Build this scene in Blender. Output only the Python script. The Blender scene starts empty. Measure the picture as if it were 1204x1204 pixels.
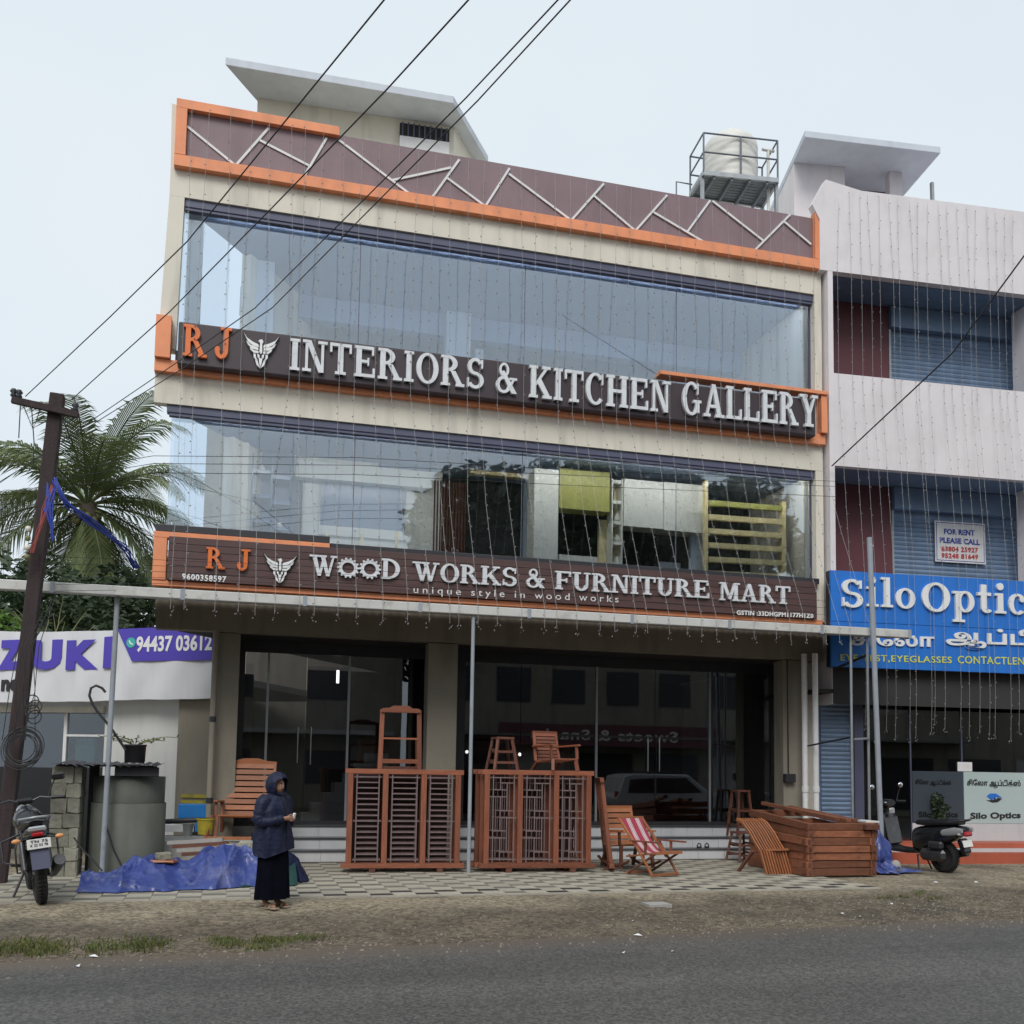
import bpy, math, random
import numpy as np
from mathutils import Vector, Matrix
random.seed(7)
S = bpy.context.scene
COL = S.collection
rad = math.radians
# ------------------------------------------------------------------ camera
CAM = Vector((0, 0, 1.85))
CR = Matrix.Rotation(-rad(15.2), 3, 'Z') @ Matrix.Rotation(rad(94.9), 3, 'X') @ Matrix.Rotation(rad(.92), 3, 'Z')
cd = bpy.data.cameras.new('camera')
cam = bpy.data.objects.new('camera', cd)
COL.objects.link(cam)
cam.matrix_world = Matrix.Translation(CAM) @ CR.to_4x4()
cd.sensor_fit = 'HORIZONTAL'
cd.sensor_width = 36
cd.lens = 36.0
cd.shift_y = 200 / 1204
cd.clip_start = .1
cd.clip_end = 2000
S.camera = cam
# ------------------------------------------------------------------ sky, sun, exposure (bright overcast)
SUN_EL, SUN_AZ = 45, 202            # azimuth clockwise from +Y: behind the camera, a little to the left
w = bpy.data.worlds.new('World')
S.world = w
w.use_nodes = True
nt = w.node_tree
nt.nodes.clear()
o_ = nt.nodes.new('ShaderNodeOutputWorld')
bg = nt.nodes.new('ShaderNodeBackground')
sky = nt.nodes.new('ShaderNodeTexSky')
sky.sky_type = 'NISHITA'
sky.sun_disc = False
sky.sun_elevation = rad(SUN_EL)
sky.sun_rotation = rad(SUN_AZ)
sky.air_density = 1.0
sky.dust_density = 6.0
sky.ozone_density = 1.0
mx = nt.nodes.new('ShaderNodeMixRGB')
mx.inputs[0].default_value = .9
nz = nt.nodes.new('ShaderNodeTexNoise')
nz.inputs['Scale'].default_value = 1.6
nz.inputs['Detail'].default_value = 4
cr = nt.nodes.new('ShaderNodeValToRGB')
cr.color_ramp.elements[0].position = .3
cr.color_ramp.elements[0].color = (6.1, 6.95, 7.65, 1)      # cloud deck
cr.color_ramp.elements[1].position = .75
cr.color_ramp.elements[1].color = (7.1, 7.65, 8.0, 1)
nt.links.new(nz.outputs['Fac'], cr.inputs[0])
nt.links.new(sky.outputs[0], mx.inputs[1])
nt.links.new(cr.outputs[0], mx.inputs[2])
nt.links.new(mx.outputs[0], bg.inputs[0])
bg.inputs[1].default_value = .1
nt.links.new(bg.outputs[0], o_.inputs[0])
sd = bpy.data.lights.new('sun', 'SUN')
sd.energy = 1.5
sd.angle = rad(28)
sd.color = (1, .97, .93)
sun = bpy.data.objects.new('sun', sd)
COL.objects.link(sun)
_d = Vector((math.sin(rad(SUN_AZ)) * math.cos(rad(SUN_EL)), math.cos(rad(SUN_AZ)) * math.cos(rad(SUN_EL)), math.sin(rad(SUN_EL))))
sun.rotation_euler = _d.to_track_quat('Z', 'Y').to_euler()
S.view_settings.view_transform = 'Standard'
S.view_settings.look = 'None'
S.view_settings.gamma = 1
S.view_settings.use_curve_mapping = False
S.view_settings.exposure = .3
S.cycles.max_bounces = 8
S.cycles.transparent_max_bounces = 12
S.cycles.use_denoising = True

# ------------------------------------------------------------------ survey: a direction of sight cut with a real plane
def _ray(px, py):
    return CR @ Vector(((px - 602) / 1204, -(py - 802) / 1204, -1))
def at(px, py, Y):
    d = _ray(px, py)
    return CAM + d * ((Y - CAM.y) / d.y)
def atz(px, py, Z):
    d = _ray(px, py)
    return CAM + d * ((Z - CAM.z) / d.z)
def atp(px, py, O, ang, v=0):
    """point (u, z) on the vertical plane through O turned by ang, v behind it"""
    n = Vector((-math.sin(ang), math.cos(ang), 0))
    t = Vector((math.cos(ang), math.sin(ang), 0))
    d = _ray(px, py)
    p = CAM + d * ((Vector((O[0], O[1], 0)) + n * v - Vector((CAM.x, CAM.y, 0))).dot(n) / d.dot(n))
    return (p - Vector((O[0], O[1], 0))).dot(t), p.z

# ------------------------------------------------------------------ materials
def mat(name, c, rough=.7, var=.12, scale=2.0, detail=5, bump=0.0, bscale=60, metal=0, spec=.5, streak=0, rnd=0,
        speck=0, stretch=(1, 1, 1), dirt=None, dirt_amt=0, dscale=1.0, coat=0, trans=0, dthr=(.45, .7)):
    m = bpy.data.materials.new(name)
    m.use_nodes = True
    t = m.node_tree
    b = t.nodes['Principled BSDF']
    b.inputs['Roughness'].default_value = rough
    b.inputs['Metallic'].default_value = metal
    b.inputs['Specular IOR Level'].default_value = spec
    b.inputs['Coat Weight'].default_value = coat
    N = t.nodes.new
    L = t.links.new
    tc = N('ShaderNodeTexCoord')
    mp = N('ShaderNodeMapping')
    mp.inputs['Scale'].default_value = stretch
    L(tc.outputs['Object'], mp.inputs[0])
    vec = mp.outputs[0]
    if rnd:
        oi = N('ShaderNodeObjectInfo')
        ad = N('ShaderNodeVectorMath'); ad.operation = 'ADD'
        sc_ = N('ShaderNodeMath'); sc_.operation = 'MULTIPLY'; sc_.inputs[1].default_value = 37
        L(oi.outputs['Random'], sc_.inputs[0]); L(vec, ad.inputs[0]); L(sc_.outputs[0], ad.inputs[1])
        vec = ad.outputs[0]
    n1 = N('ShaderNodeTexNoise')
    n1.inputs['Scale'].default_value = scale
    n1.inputs['Detail'].default_value = detail
    n1.inputs['Roughness'].default_value = .62
    L(vec, n1.inputs['Vector'])
    r1 = N('ShaderNodeMapRange')
    r1.inputs[1].default_value = .25; r1.inputs[2].default_value = .75
    r1.inputs[3].default_value = 1 - var; r1.inputs[4].default_value = 1 + var
    L(n1.outputs['Fac'], r1.inputs[0])
    val = r1.outputs[0]
    def mul(a, bb):
        k = N('ShaderNodeMath'); k.operation = 'MULTIPLY'
        L(a, k.inputs[0]); L(bb, k.inputs[1]); return k.outputs[0]
    if rnd:
        rr = N('ShaderNodeMapRange'); rr.inputs[3].default_value = 1 - rnd; rr.inputs[4].default_value = 1 + rnd
        L(oi.outputs['Random'], rr.inputs[0]); val = mul(val, rr.outputs[0])
    if streak:
        m2 = N('ShaderNodeMapping'); m2.inputs['Scale'].default_value = (2.3, 2.3, .32)
        L(tc.outputs['Object'], m2.inputs[0])
        n2 = N('ShaderNodeTexNoise'); n2.inputs['Scale'].default_value = 1.5; n2.inputs['Detail'].default_value = 9; n2.inputs['Distortion'].default_value = .3
        L(m2.outputs[0], n2.inputs['Vector'])
        r2 = N('ShaderNodeMapRange'); r2.inputs[1].default_value = .5; r2.inputs[2].default_value = .75
        r2.inputs[3].default_value = 1; r2.inputs[4].default_value = 1 - streak
        L(n2.outputs['Fac'], r2.inputs[0]); val = mul(val, r2.outputs[0])
    if speck:
        n3 = N('ShaderNodeTexNoise'); n3.inputs['Scale'].default_value = 70; n3.inputs['Detail'].default_value = 3
        L(tc.outputs['Object'], n3.inputs['Vector'])
        r3 = N('ShaderNodeMapRange'); r3.inputs[1].default_value = .3; r3.inputs[2].default_value = .7
        r3.inputs[3].default_value = 1 - speck; r3.inputs[4].default_value = 1 + speck
        L(n3.outputs['Fac'], r3.inputs[0]); val = mul(val, r3.outputs[0])
    vm = N('ShaderNodeVectorMath'); vm.operation = 'SCALE'
    vm.inputs[0].default_value = c
    L(val, vm.inputs['Scale'])
    out = vm.outputs[0]
    if dirt:
        n4 = N('ShaderNodeTexNoise'); n4.inputs['Scale'].default_value = dscale; n4.inputs['Detail'].default_value = 7
        n4.inputs['Roughness'].default_value = .7
        L(tc.outputs['Object'], n4.inputs['Vector'])
        r4 = N('ShaderNodeMapRange'); r4.inputs[1].default_value = dthr[0]; r4.inputs[2].default_value = dthr[1]
        r4.inputs[3].default_value = 0; r4.inputs[4].default_value = dirt_amt
        L(n4.outputs['Fac'], r4.inputs[0])
        x = N('ShaderNodeMixRGB'); x.inputs[2].default_value = (*dirt, 1)
        L(r4.outputs[0], x.inputs[0]); L(out, x.inputs[1]); out = x.outputs[0]
    L(out, b.inputs['Base Color'])
    if bump:
        nb = N('ShaderNodeTexNoise'); nb.inputs['Scale'].default_value = bscale; nb.inputs['Detail'].default_value = 4
        L(tc.outputs['Object'], nb.inputs['Vector'])
        bp = N('ShaderNodeBump'); bp.inputs['Strength'].default_value = bump; bp.inputs['Distance'].default_value = .02
        L(nb.outputs['Fac'], bp.inputs['Height']); L(bp.outputs[0], b.inputs['Normal'])
    if trans:
        tr = N('ShaderNodeBsdfTranslucent'); L(out, tr.inputs[0])
        ms = N('ShaderNodeMixShader'); ms.inputs[0].default_value = trans
        L(b.outputs[0], ms.inputs[1]); L(tr.outputs[0], ms.inputs[2])
        L(ms.outputs[0], t.nodes['Material Output'].inputs[0])
    return m

def glassmat(name, tint, refl, wob=0.0):
    m = bpy.data.materials.new(name)
    m.use_nodes = True
    t = m.node_tree
    t.nodes.clear()
    N = t.nodes.new; L = t.links.new
    o = N('ShaderNodeOutputMaterial'); tr = N('ShaderNodeBsdfTransparent'); gl = N('ShaderNodeBsdfGlossy')
    tr.inputs[0].default_value = (*tint, 1)
    gl.inputs['Roughness'].default_value = .01
    gl.inputs[0].default_value = (.93, .97, 1, 1)
    fr = N('ShaderNodeFresnel'); fr.inputs[0].default_value = 1.5
    ad = N('ShaderNodeMath'); ad.inputs[1].default_value = refl; ad.use_clamp = True
    L(fr.outputs[0], ad.inputs[0])
    ms = N('ShaderNodeMixShader')
    L(ad.outputs[0], ms.inputs[0]); L(tr.outputs[0], ms.inputs[1]); L(gl.outputs[0], ms.inputs[2])
    if wob:
        tc = N('ShaderNodeTexCoord'); nb = N('ShaderNodeTexNoise'); nb.inputs['Scale'].default_value = .7
        L(tc.outputs['Object'], nb.inputs['Vector'])
        bp = N('ShaderNodeBump'); bp.inputs['Strength'].default_value = wob; bp.inputs['Distance'].default_value = .05
        L(nb.outputs['Fac'], bp.inputs['Height']); L(bp.outputs[0], gl.inputs['Normal'])
    L(ms.outputs[0], o.inputs[0])
    return m

def emat(name, c, s):
    m = bpy.data.materials.new(name); m.use_nodes = True
    b = m.node_tree.nodes['Principled BSDF']
    b.inputs['Emission Color'].default_value = (*c, 1); b.inputs['Emission Strength'].default_value = s
    return m

K = dict(
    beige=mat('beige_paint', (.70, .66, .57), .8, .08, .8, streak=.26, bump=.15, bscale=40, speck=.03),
    beige2=mat('beige_paint_dirty_shaded', (.25, .225, .18), .85, .12, 1.2, streak=.3, bump=.2, speck=.05),  # dirt-streaked beige with the shade under the awning put into its colour
    orange=mat('orange_paint', (.82, .30, .14), .6, .09, 1.4, streak=.18, dirt=(.45, .2, .12), dirt_amt=.35, dscale=2.5, bump=.1),
    panel=mat('brown_cladding', (.22, .15, .165), .55, .10, 1.2, streak=.15, speck=.05),
    signdark=mat('dark_sign_sheet', (.045, .030, .036), .42, .12, 2, streak=.1),
    signbrown=mat('brown_sign_plank', (.085, .045, .042), .5, .16, 2, stretch=(1, 1, 8), rnd=.12),
    white=mat('white_paint', (.74, .74, .75), .5, .06, 3, dirt=(.4, .38, .35), dirt_amt=.3, dscale=6),
    offwhite=mat('off_white_wall', (.66, .66, .64), .8, .06, 1, streak=.15, bump=.1),
    lettergrey=mat('letter_white_metal', (.68, .70, .73), .35, .06, 5, dirt=(.3, .3, .3), dirt_amt=.3, dscale=8),
    letterside=mat('letter_backing_black', (.02, .02, .022), .5, .1),  # black sheet behind the emblems
    letterorange=mat('letter_orange', (.75, .17, .03), .4, .08, 4, dirt=(.4, .12, .04), dirt_amt=.4, dscale=7),
    pink=mat('pale_pink_render', (.72, .68, .70), .85, .07, .8, streak=.12, bump=.15, dirt=(.42, .39, .38), dirt_amt=.3, dscale=1.3, dthr=(.5, .8)),
    maroon=mat('maroon_paint', (.115, .035, .045), .6, .1, 1),
    shutter=mat('blue_grey_shutter', (.19, .27, .40), .45, .12, 2, metal=.2, streak=.2, rnd=.06),
    blue=mat('blue_sign_sheet', (.022, .17, .60), .4, .07, 1.5, streak=.12),
    dark=mat('dark_metal', (.03, .03, .036), .45, .2, 4),
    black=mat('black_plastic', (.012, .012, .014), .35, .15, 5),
    bluedark=mat('window_head_blue_grey', (.085, .092, .15), .5, .1),
    rubber=mat('rubber', (.014, .014, .015), .85, .2, 20, bump=.3, bscale=80),
    chrome=mat('chrome', (.6, .6, .62), .18, .1, 5, metal=1),
    steel=mat('galvanised_steel', (.35, .37, .39), .45, .15, 6, metal=.6, streak=.1),
    greypole=mat('grey_pole_paint', (.30, .33, .37), .5, .15, 3, streak=.2, dirt=(.16, .1, .07), dirt_amt=.5, dscale=4, dthr=(.58, .7)),
    rail=mat('grey_railing', (.13, .15, .18), .5, .15, 5),
    gutter=mat('white_gutter_sheet', (.55, .55, .53), .5, .1, 2, dirt=(.2, .18, .16), dirt_amt=.6, dscale=3, dthr=(.52, .75)),
    corr=mat('corrugated_sheet', (.16, .15, .14), .6, .15, 2),
    wood=mat('teak_red', (.21, .070, .038), .5, .32, 3, stretch=(9, 9, 1.2), rnd=.28, coat=.08),
    woodh=mat('teak_red_across', (.23, .076, .040), .5, .32, 3, stretch=(1.2, 9, 9), rnd=.28, coat=.08),
    woodo=mat('wood_orange', (.33, .12, .048), .45, .22, 3, stretch=(2, 9, 9), rnd=.22, coat=.12),
    woodd=mat('wood_dark', (.13, .05, .032), .5, .3, 3, stretch=(6, 6, 3), rnd=.25),
    woodraw=mat('raw_timber', (.22, .080, .040), .7, .35, 2.4, stretch=(1.6, 9, 9), rnd=.38, bump=.15, bscale=30, dirt=(.09, .04, .025), dirt_amt=.6, dscale=5, dthr=(.5, .68)),
    ironrod=mat('painted_iron_rod', (.18, .13, .13), .5, .2, 9),
    skin=mat('skin', (.30, .155, .10), .55, .1, 10),
    navy=mat('navy_raincoat', (.008, .012, .038), .55, .3, 6, bump=1.0, bscale=11, spec=.3),
    robe=mat('dark_robe', (.003, .0035, .008), .95, .2, 6, spec=.08, bump=.5, bscale=7),
    beard=mat('dark_hair', (.02, .016, .014), .9, .2, 30),
    sandal=mat('tan_sandal', (.32, .25, .19), .7, .1, 10),
    tarp=mat('blue_tarp', (.042, .065, .24), .30, .2, 3, bump=.35, bscale=16, dirt=(.24, .25, .36), dirt_amt=.75, dscale=2.2, dthr=(.52, .75)),
    gtarp=mat('green_tarp', (.015, .055, .05), .5, .2, 3, bump=.3, bscale=25),
    stone=mat('granite_stone', (.27, .26, .21), .9, .3, 5, bump=.7, bscale=22, rnd=.25, speck=.2, dirt=(.36, .36, .27), dirt_amt=.5, dscale=9),
    conc=mat('green_grey_concrete', (.105, .112, .096), .75, .15, 2, streak=.25, bump=.15, bscale=30),
    concl=mat('concrete', (.36, .35, .33), .85, .15, 2, streak=.2, bump=.25, speck=.08),
    slab=mat('grey_roof_slab', (.56, .60, .66), .85, .08, 1.5, streak=.1),
    tank=mat('cream_tank', (.66, .65, .61), .5, .06, 2, streak=.06),
    tile=mat('paving_light', (.40, .37, .30), .8, .13, 6, rnd=.13, speck=.08, dirt=(.20, .17, .13), dirt_amt=.55, dscale=1.2, dthr=(.4, .75)),
    tilem=mat('paving_mid', (.17, .16, .135), .8, .15, 6, rnd=.22, speck=.08, dirt=(.2, .17, .13), dirt_amt=.4, dscale=2),
    tiled=mat('paving_dark', (.040, .036, .034), .7, .2, 6, rnd=.25, speck=.1),
    steptile=mat('white_step_tile', (.55, .56, .58), .3, .05, 2, streak=.12),
    stepnose=mat('dark_granite_nosing', (.06, .065, .075), .3, .2, 20),
    redtile=mat('red_floor_paint', (.42, .10, .055), .5, .1, 2, streak=.15),
    pole=mat('rusty_pole', (.034, .021, .023), .8, .35, 3, stretch=(6, 6, .8), bump=.4, bscale=20),
    banner=mat('white_flex_banner', (.66, .67, .70), .45, .05, 1, streak=.08),
    violet=mat('violet_print', (.075, .05, .42), .5, .05, 1),
    textdark=mat('dark_text', (.02, .02, .025), .6, .05),
    textblue=mat('blue_text', (.04, .06, .35), .6, .05),
    textred=mat('red_text', (.5, .05, .06), .6, .05),
    textyellow=mat('yellow_text', (.62, .65, .10), .5, .05),
    textwhite=mat('white_text', (.78, .78, .78), .5, .05),
    green=mat('whatsapp_green', (.05, .45, .40), .5, .05),
    curtain=mat('teal_curtain', (.10, .22, .25), .8, .1, 3),
    palm=mat('palm_leaf', (.155, .20, .085), .5, .4, 1.5, rnd=.3, trans=.25, dirt=(.20, .18, .07), dirt_amt=.55, dscale=1.5, dthr=(.5, .7)),
    rachis=mat('palm_rib', (.20, .20, .09), .6, .2),
    trunk=mat('tree_bark', (.14, .115, .09), .9, .3, 6, bump=.6, bscale=10),
    leaf=mat('leaf_mid', (.045, .075, .026), .6, .5, 1.1, trans=.2),
    leafd=mat('leaf_dark', (.034, .058, .024), .6, .45, 1.1, trans=.15),
    leafy=mat('leaf_bright', (.10, .19, .03), .55, .35, 2, trans=.3),
    grass=mat('verge_grass', (.095, .125, .035), .7, .5, 3, trans=.2, dirt=(.20, .17, .07), dirt_amt=.7, dscale=7, dthr=(.4, .62)),
    dirt=mat('loose_dirt', (.20, .165, .12), .95, .3, 1.3, bump=.6, bscale=30, speck=.25),
    pebble=mat('pebble', (.24, .21, .17), .9, .4, 8, rnd=.2),
    wire=mat('cable_black', (.018, .018, .02), .6, .1),
    wiregrey=mat('fairy_wire', (.33, .33, .33), .6, .1),
    bulb=mat('fairy_bulb', (.22, .21, .21), .3, .3, 30),
    bluewire=mat('blue_cable', (.03, .06, .36), .5, .2, 8),
    redwire=mat('red_cable', (.28, .05, .04), .5, .2, 8),
    yellow=mat('yellow_plastic', (.42, .34, .03), .5, .2, 4, dirt=(.1, .09, .03), dirt_amt=.6, dscale=5),
    bluebox=mat('bright_blue_box', (.02, .22, .62), .5, .1, 3),
    red=mat('tail_light_red', (.35, .015, .02), .2, .1),
    amber=mat('amber_lens', (.65, .30, .12), .25, .1),
    plate=mat('number_plate', (.70, .70, .68), .5, .05),
    bikeblk=mat('bike_paint_black', (.012, .013, .016), .25, .2, 5, coat=.4),
    engine=mat('engine_metal', (.10, .10, .105), .4, .3, 9, metal=.7),
    silver=mat('silver_paint', (.42, .43, .44), .3, .05, 2, metal=.4, coat=.5),
    kitchenw=mat('cabinet_white', (.76, .74, .66), .35, .04, 2),
    lime=mat('cabinet_lime', (.42, .40, .11), .35, .08, 2),
    limep=mat('cabinet_pale_lime', (.86, .70, .36), .35, .2, 5),
    greyblue=mat('cabinet_grey_blue', (.10, .13, .20), .4, .1, 2),
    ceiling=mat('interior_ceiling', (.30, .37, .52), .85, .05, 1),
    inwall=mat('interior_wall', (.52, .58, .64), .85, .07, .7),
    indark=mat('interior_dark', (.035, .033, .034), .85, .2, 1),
    board=mat('framed_board', (.16, .20, .29), .2, .05, 1),
    deck=mat('deck_cloth_red', (.33, .035, .07), .8, .12, 8),
    deckw=mat('deck_cloth_white', (.62, .60, .58), .8, .12, 8),
    glass=glassmat('tinted_window_glass', (.86, .92, .98), .12, .02),
    glassg=glassmat('shop_glass', (.58, .59, .62), .065, .015),
    clear=glassmat('clear_glass', (.93, .95, .96), .02),
    darkleaf=mat('dark_door_leaf', (.035, .012, .012), .5, .3, 3, stretch=(6, 6, 1)),
    frost=mat('frosted_panel', (.42, .52, .52), .3, .05, 1),
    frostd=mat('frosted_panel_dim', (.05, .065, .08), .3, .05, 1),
)
# dark tooled asphalt road
def road_mat():
    m = mat('asphalt', (.076, .072, .067), .7, .16, .5, bump=.5, bscale=90)
    t = m.node_tree; N = t.nodes.new; L = t.links.new
    b = t.nodes['Principled BSDF']
    src = b.inputs['Base Color'].links[0].from_socket
    tc = N('ShaderNodeTexCoord')
    n = N('ShaderNodeTexVoronoi'); n.inputs['Scale'].default_value = 42
    L(tc.outputs['Object'], n.inputs['Vector'])
    r = N('ShaderNodeValToRGB')
    r.color_ramp.elements[0].position = .25; r.color_ramp.elements[0].color = (.35, .35, .35, 1)
    r.color_ramp.elements[1].position = .9; r.color_ramp.elements[1].color = (2.3, 2.25, 2.2, 1)
    L(n.outputs['Color'], r.inputs[0])
    x = N('ShaderNodeMixRGB'); x.blend_type = 'MULTIPLY'; x.inputs[0].default_value = .5
    nl = N('ShaderNodeTexNoise'); nl.inputs['Scale'].default_value = 1.0; nl.inputs['Detail'].default_value = 5
    ml = N('ShaderNodeMapping'); ml.inputs['Scale'].default_value = (.05, .9, 1); L(tc.outputs['Object'], ml.inputs[0]); L(ml.outputs[0], nl.inputs['Vector'])
    rl = N('ShaderNodeMapRange'); rl.inputs[1].default_value = .3; rl.inputs[2].default_value = .7; rl.inputs[3].default_value = .78; rl.inputs[4].default_value = 1.25; L(nl.outputs['Fac'], rl.inputs[0])
    vl = N('ShaderNodeVectorMath'); vl.operation = 'SCALE'; L(src, vl.inputs[0]); L(rl.outputs[0], vl.inputs['Scale'])
    L(vl.outputs[0], x.inputs[1]); L(r.outputs[0], x.inputs[2])
    n2 = N('ShaderNodeTexNoise'); n2.inputs['Scale'].default_value = .9; n2.inputs['Detail'].default_value = 8
    mp = N('ShaderNodeMapping'); mp.inputs['Scale'].default_value = (.25, 1, 1)
    L(tc.outputs['Object'], mp.inputs[0]); L(mp.outputs[0], n2.inputs['Vector'])
    sx = N('ShaderNodeSeparateXYZ'); L(tc.outputs['Object'], sx.inputs[0])
    # dirt drifts over the road edge
    e = N('ShaderNodeMath'); e.operation = 'MULTIPLY_ADD'; e.inputs[1].default_value = -.08; L(sx.outputs[0], e.inputs[0]); L(sx.outputs[1], e.inputs[2])
    a = N('ShaderNodeMath'); a.operation = 'MULTIPLY_ADD'; a.inputs[1].default_value = 1.4; L(n2.outputs['Fac'], a.inputs[0]); L(e.outputs[0], a.inputs[2])
    rr = N('ShaderNodeMapRange'); rr.inputs[1].default_value = 10.55; rr.inputs[2].default_value = 11.5
    L(a.outputs[0], rr.inputs[0])
    y = N('ShaderNodeMixRGB'); y.inputs[2].default_value = (.12, .092, .068, 1)
    L(rr.outputs[0], y.inputs[0]); L(x.outputs[0], y.inputs[1])
    L(y.outputs[0], b.inputs['Base Color'])
    return m
K['road'] = road_mat()
def ground_mat():
    m = mat('verge_dirt', (.115, .090, .062), .95, .3, 1.1, bump=1.0, bscale=26, speck=.3)
    t = m.node_tree; N = t.nodes.new; L = t.links.new
    b = t.nodes['Principled BSDF']
    src = b.inputs['Base Color'].links[0].from_socket
    tc = N('ShaderNodeTexCoord'); sx = N('ShaderNodeSeparateXYZ'); L(tc.outputs['Object'], sx.inputs[0])
    n2 = N('ShaderNodeTexNoise'); n2.inputs['Scale'].default_value = 1.4; n2.inputs['Detail'].default_value = 9; n2.inputs['Roughness'].default_value = .7
    L(tc.outputs['Object'], n2.inputs['Vector'])
    # pale cement apron in front of the tiles, left part, ragged edge
    a = N('ShaderNodeMath'); a.operation = 'MULTIPLY_ADD'; a.inputs[1].default_value = 1.6; L(n2.outputs['Fac'], a.inputs[0]); L(sx.outputs[1], a.inputs[2])
    c = N('ShaderNodeMath'); c.operation = 'MULTIPLY_ADD'; c.inputs[1].default_value = -.10; L(sx.outputs[0], c.inputs[0]); L(a.outputs[0], c.inputs[2])
    rr = N('ShaderNodeMapRange'); rr.inputs[1].default_value = 13.0; rr.inputs[2].default_value = 13.9; L(c.outputs[0], rr.inputs[0])
    y = N('ShaderNodeMixRGB'); y.inputs[2].default_value = (.24, .20, .14, 1)
    L(rr.outputs[0], y.inputs[0]); L(src, y.inputs[1])
    # darker damp patches
    n3 = N('ShaderNodeTexNoise'); n3.inputs['Scale'].default_value = .8; n3.inputs['Detail'].default_value = 6
    L(tc.outputs['Object'], n3.inputs['Vector'])
    r3 = N('ShaderNodeMapRange'); r3.inputs[1].default_value = .5; r3.inputs[2].default_value = .68; r3.inputs[4].default_value = .6
    L(n3.outputs['Fac'], r3.inputs[0])
    z = N('ShaderNodeMixRGB'); z.inputs[2].default_value = (.055, .046, .033, 1)
    L(r3.outputs[0], z.inputs[0]); L(y.outputs[0], z.inputs[1])
    n5 = N('ShaderNodeTexVoronoi'); n5.inputs['Scale'].default_value = 22
    L(tc.outputs['Object'], n5.inputs['Vector'])
    r5 = N('ShaderNodeMapRange'); r5.inputs[3].default_value = .55; r5.inputs[4].default_value = 1.5
    sp5 = N('ShaderNodeSeparateXYZ'); L(n5.outputs['Color'], sp5.inputs[0]); L(sp5.outputs[0], r5.inputs[0])
    v5 = N('ShaderNodeVectorMath'); v5.operation = 'SCALE'; L(z.outputs[0], v5.inputs[0]); L(r5.outputs[0], v5.inputs['Scale'])
    L(v5.outputs[0], b.inputs['Base Color'])
    return m
K['ground'] = ground_mat()
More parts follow.
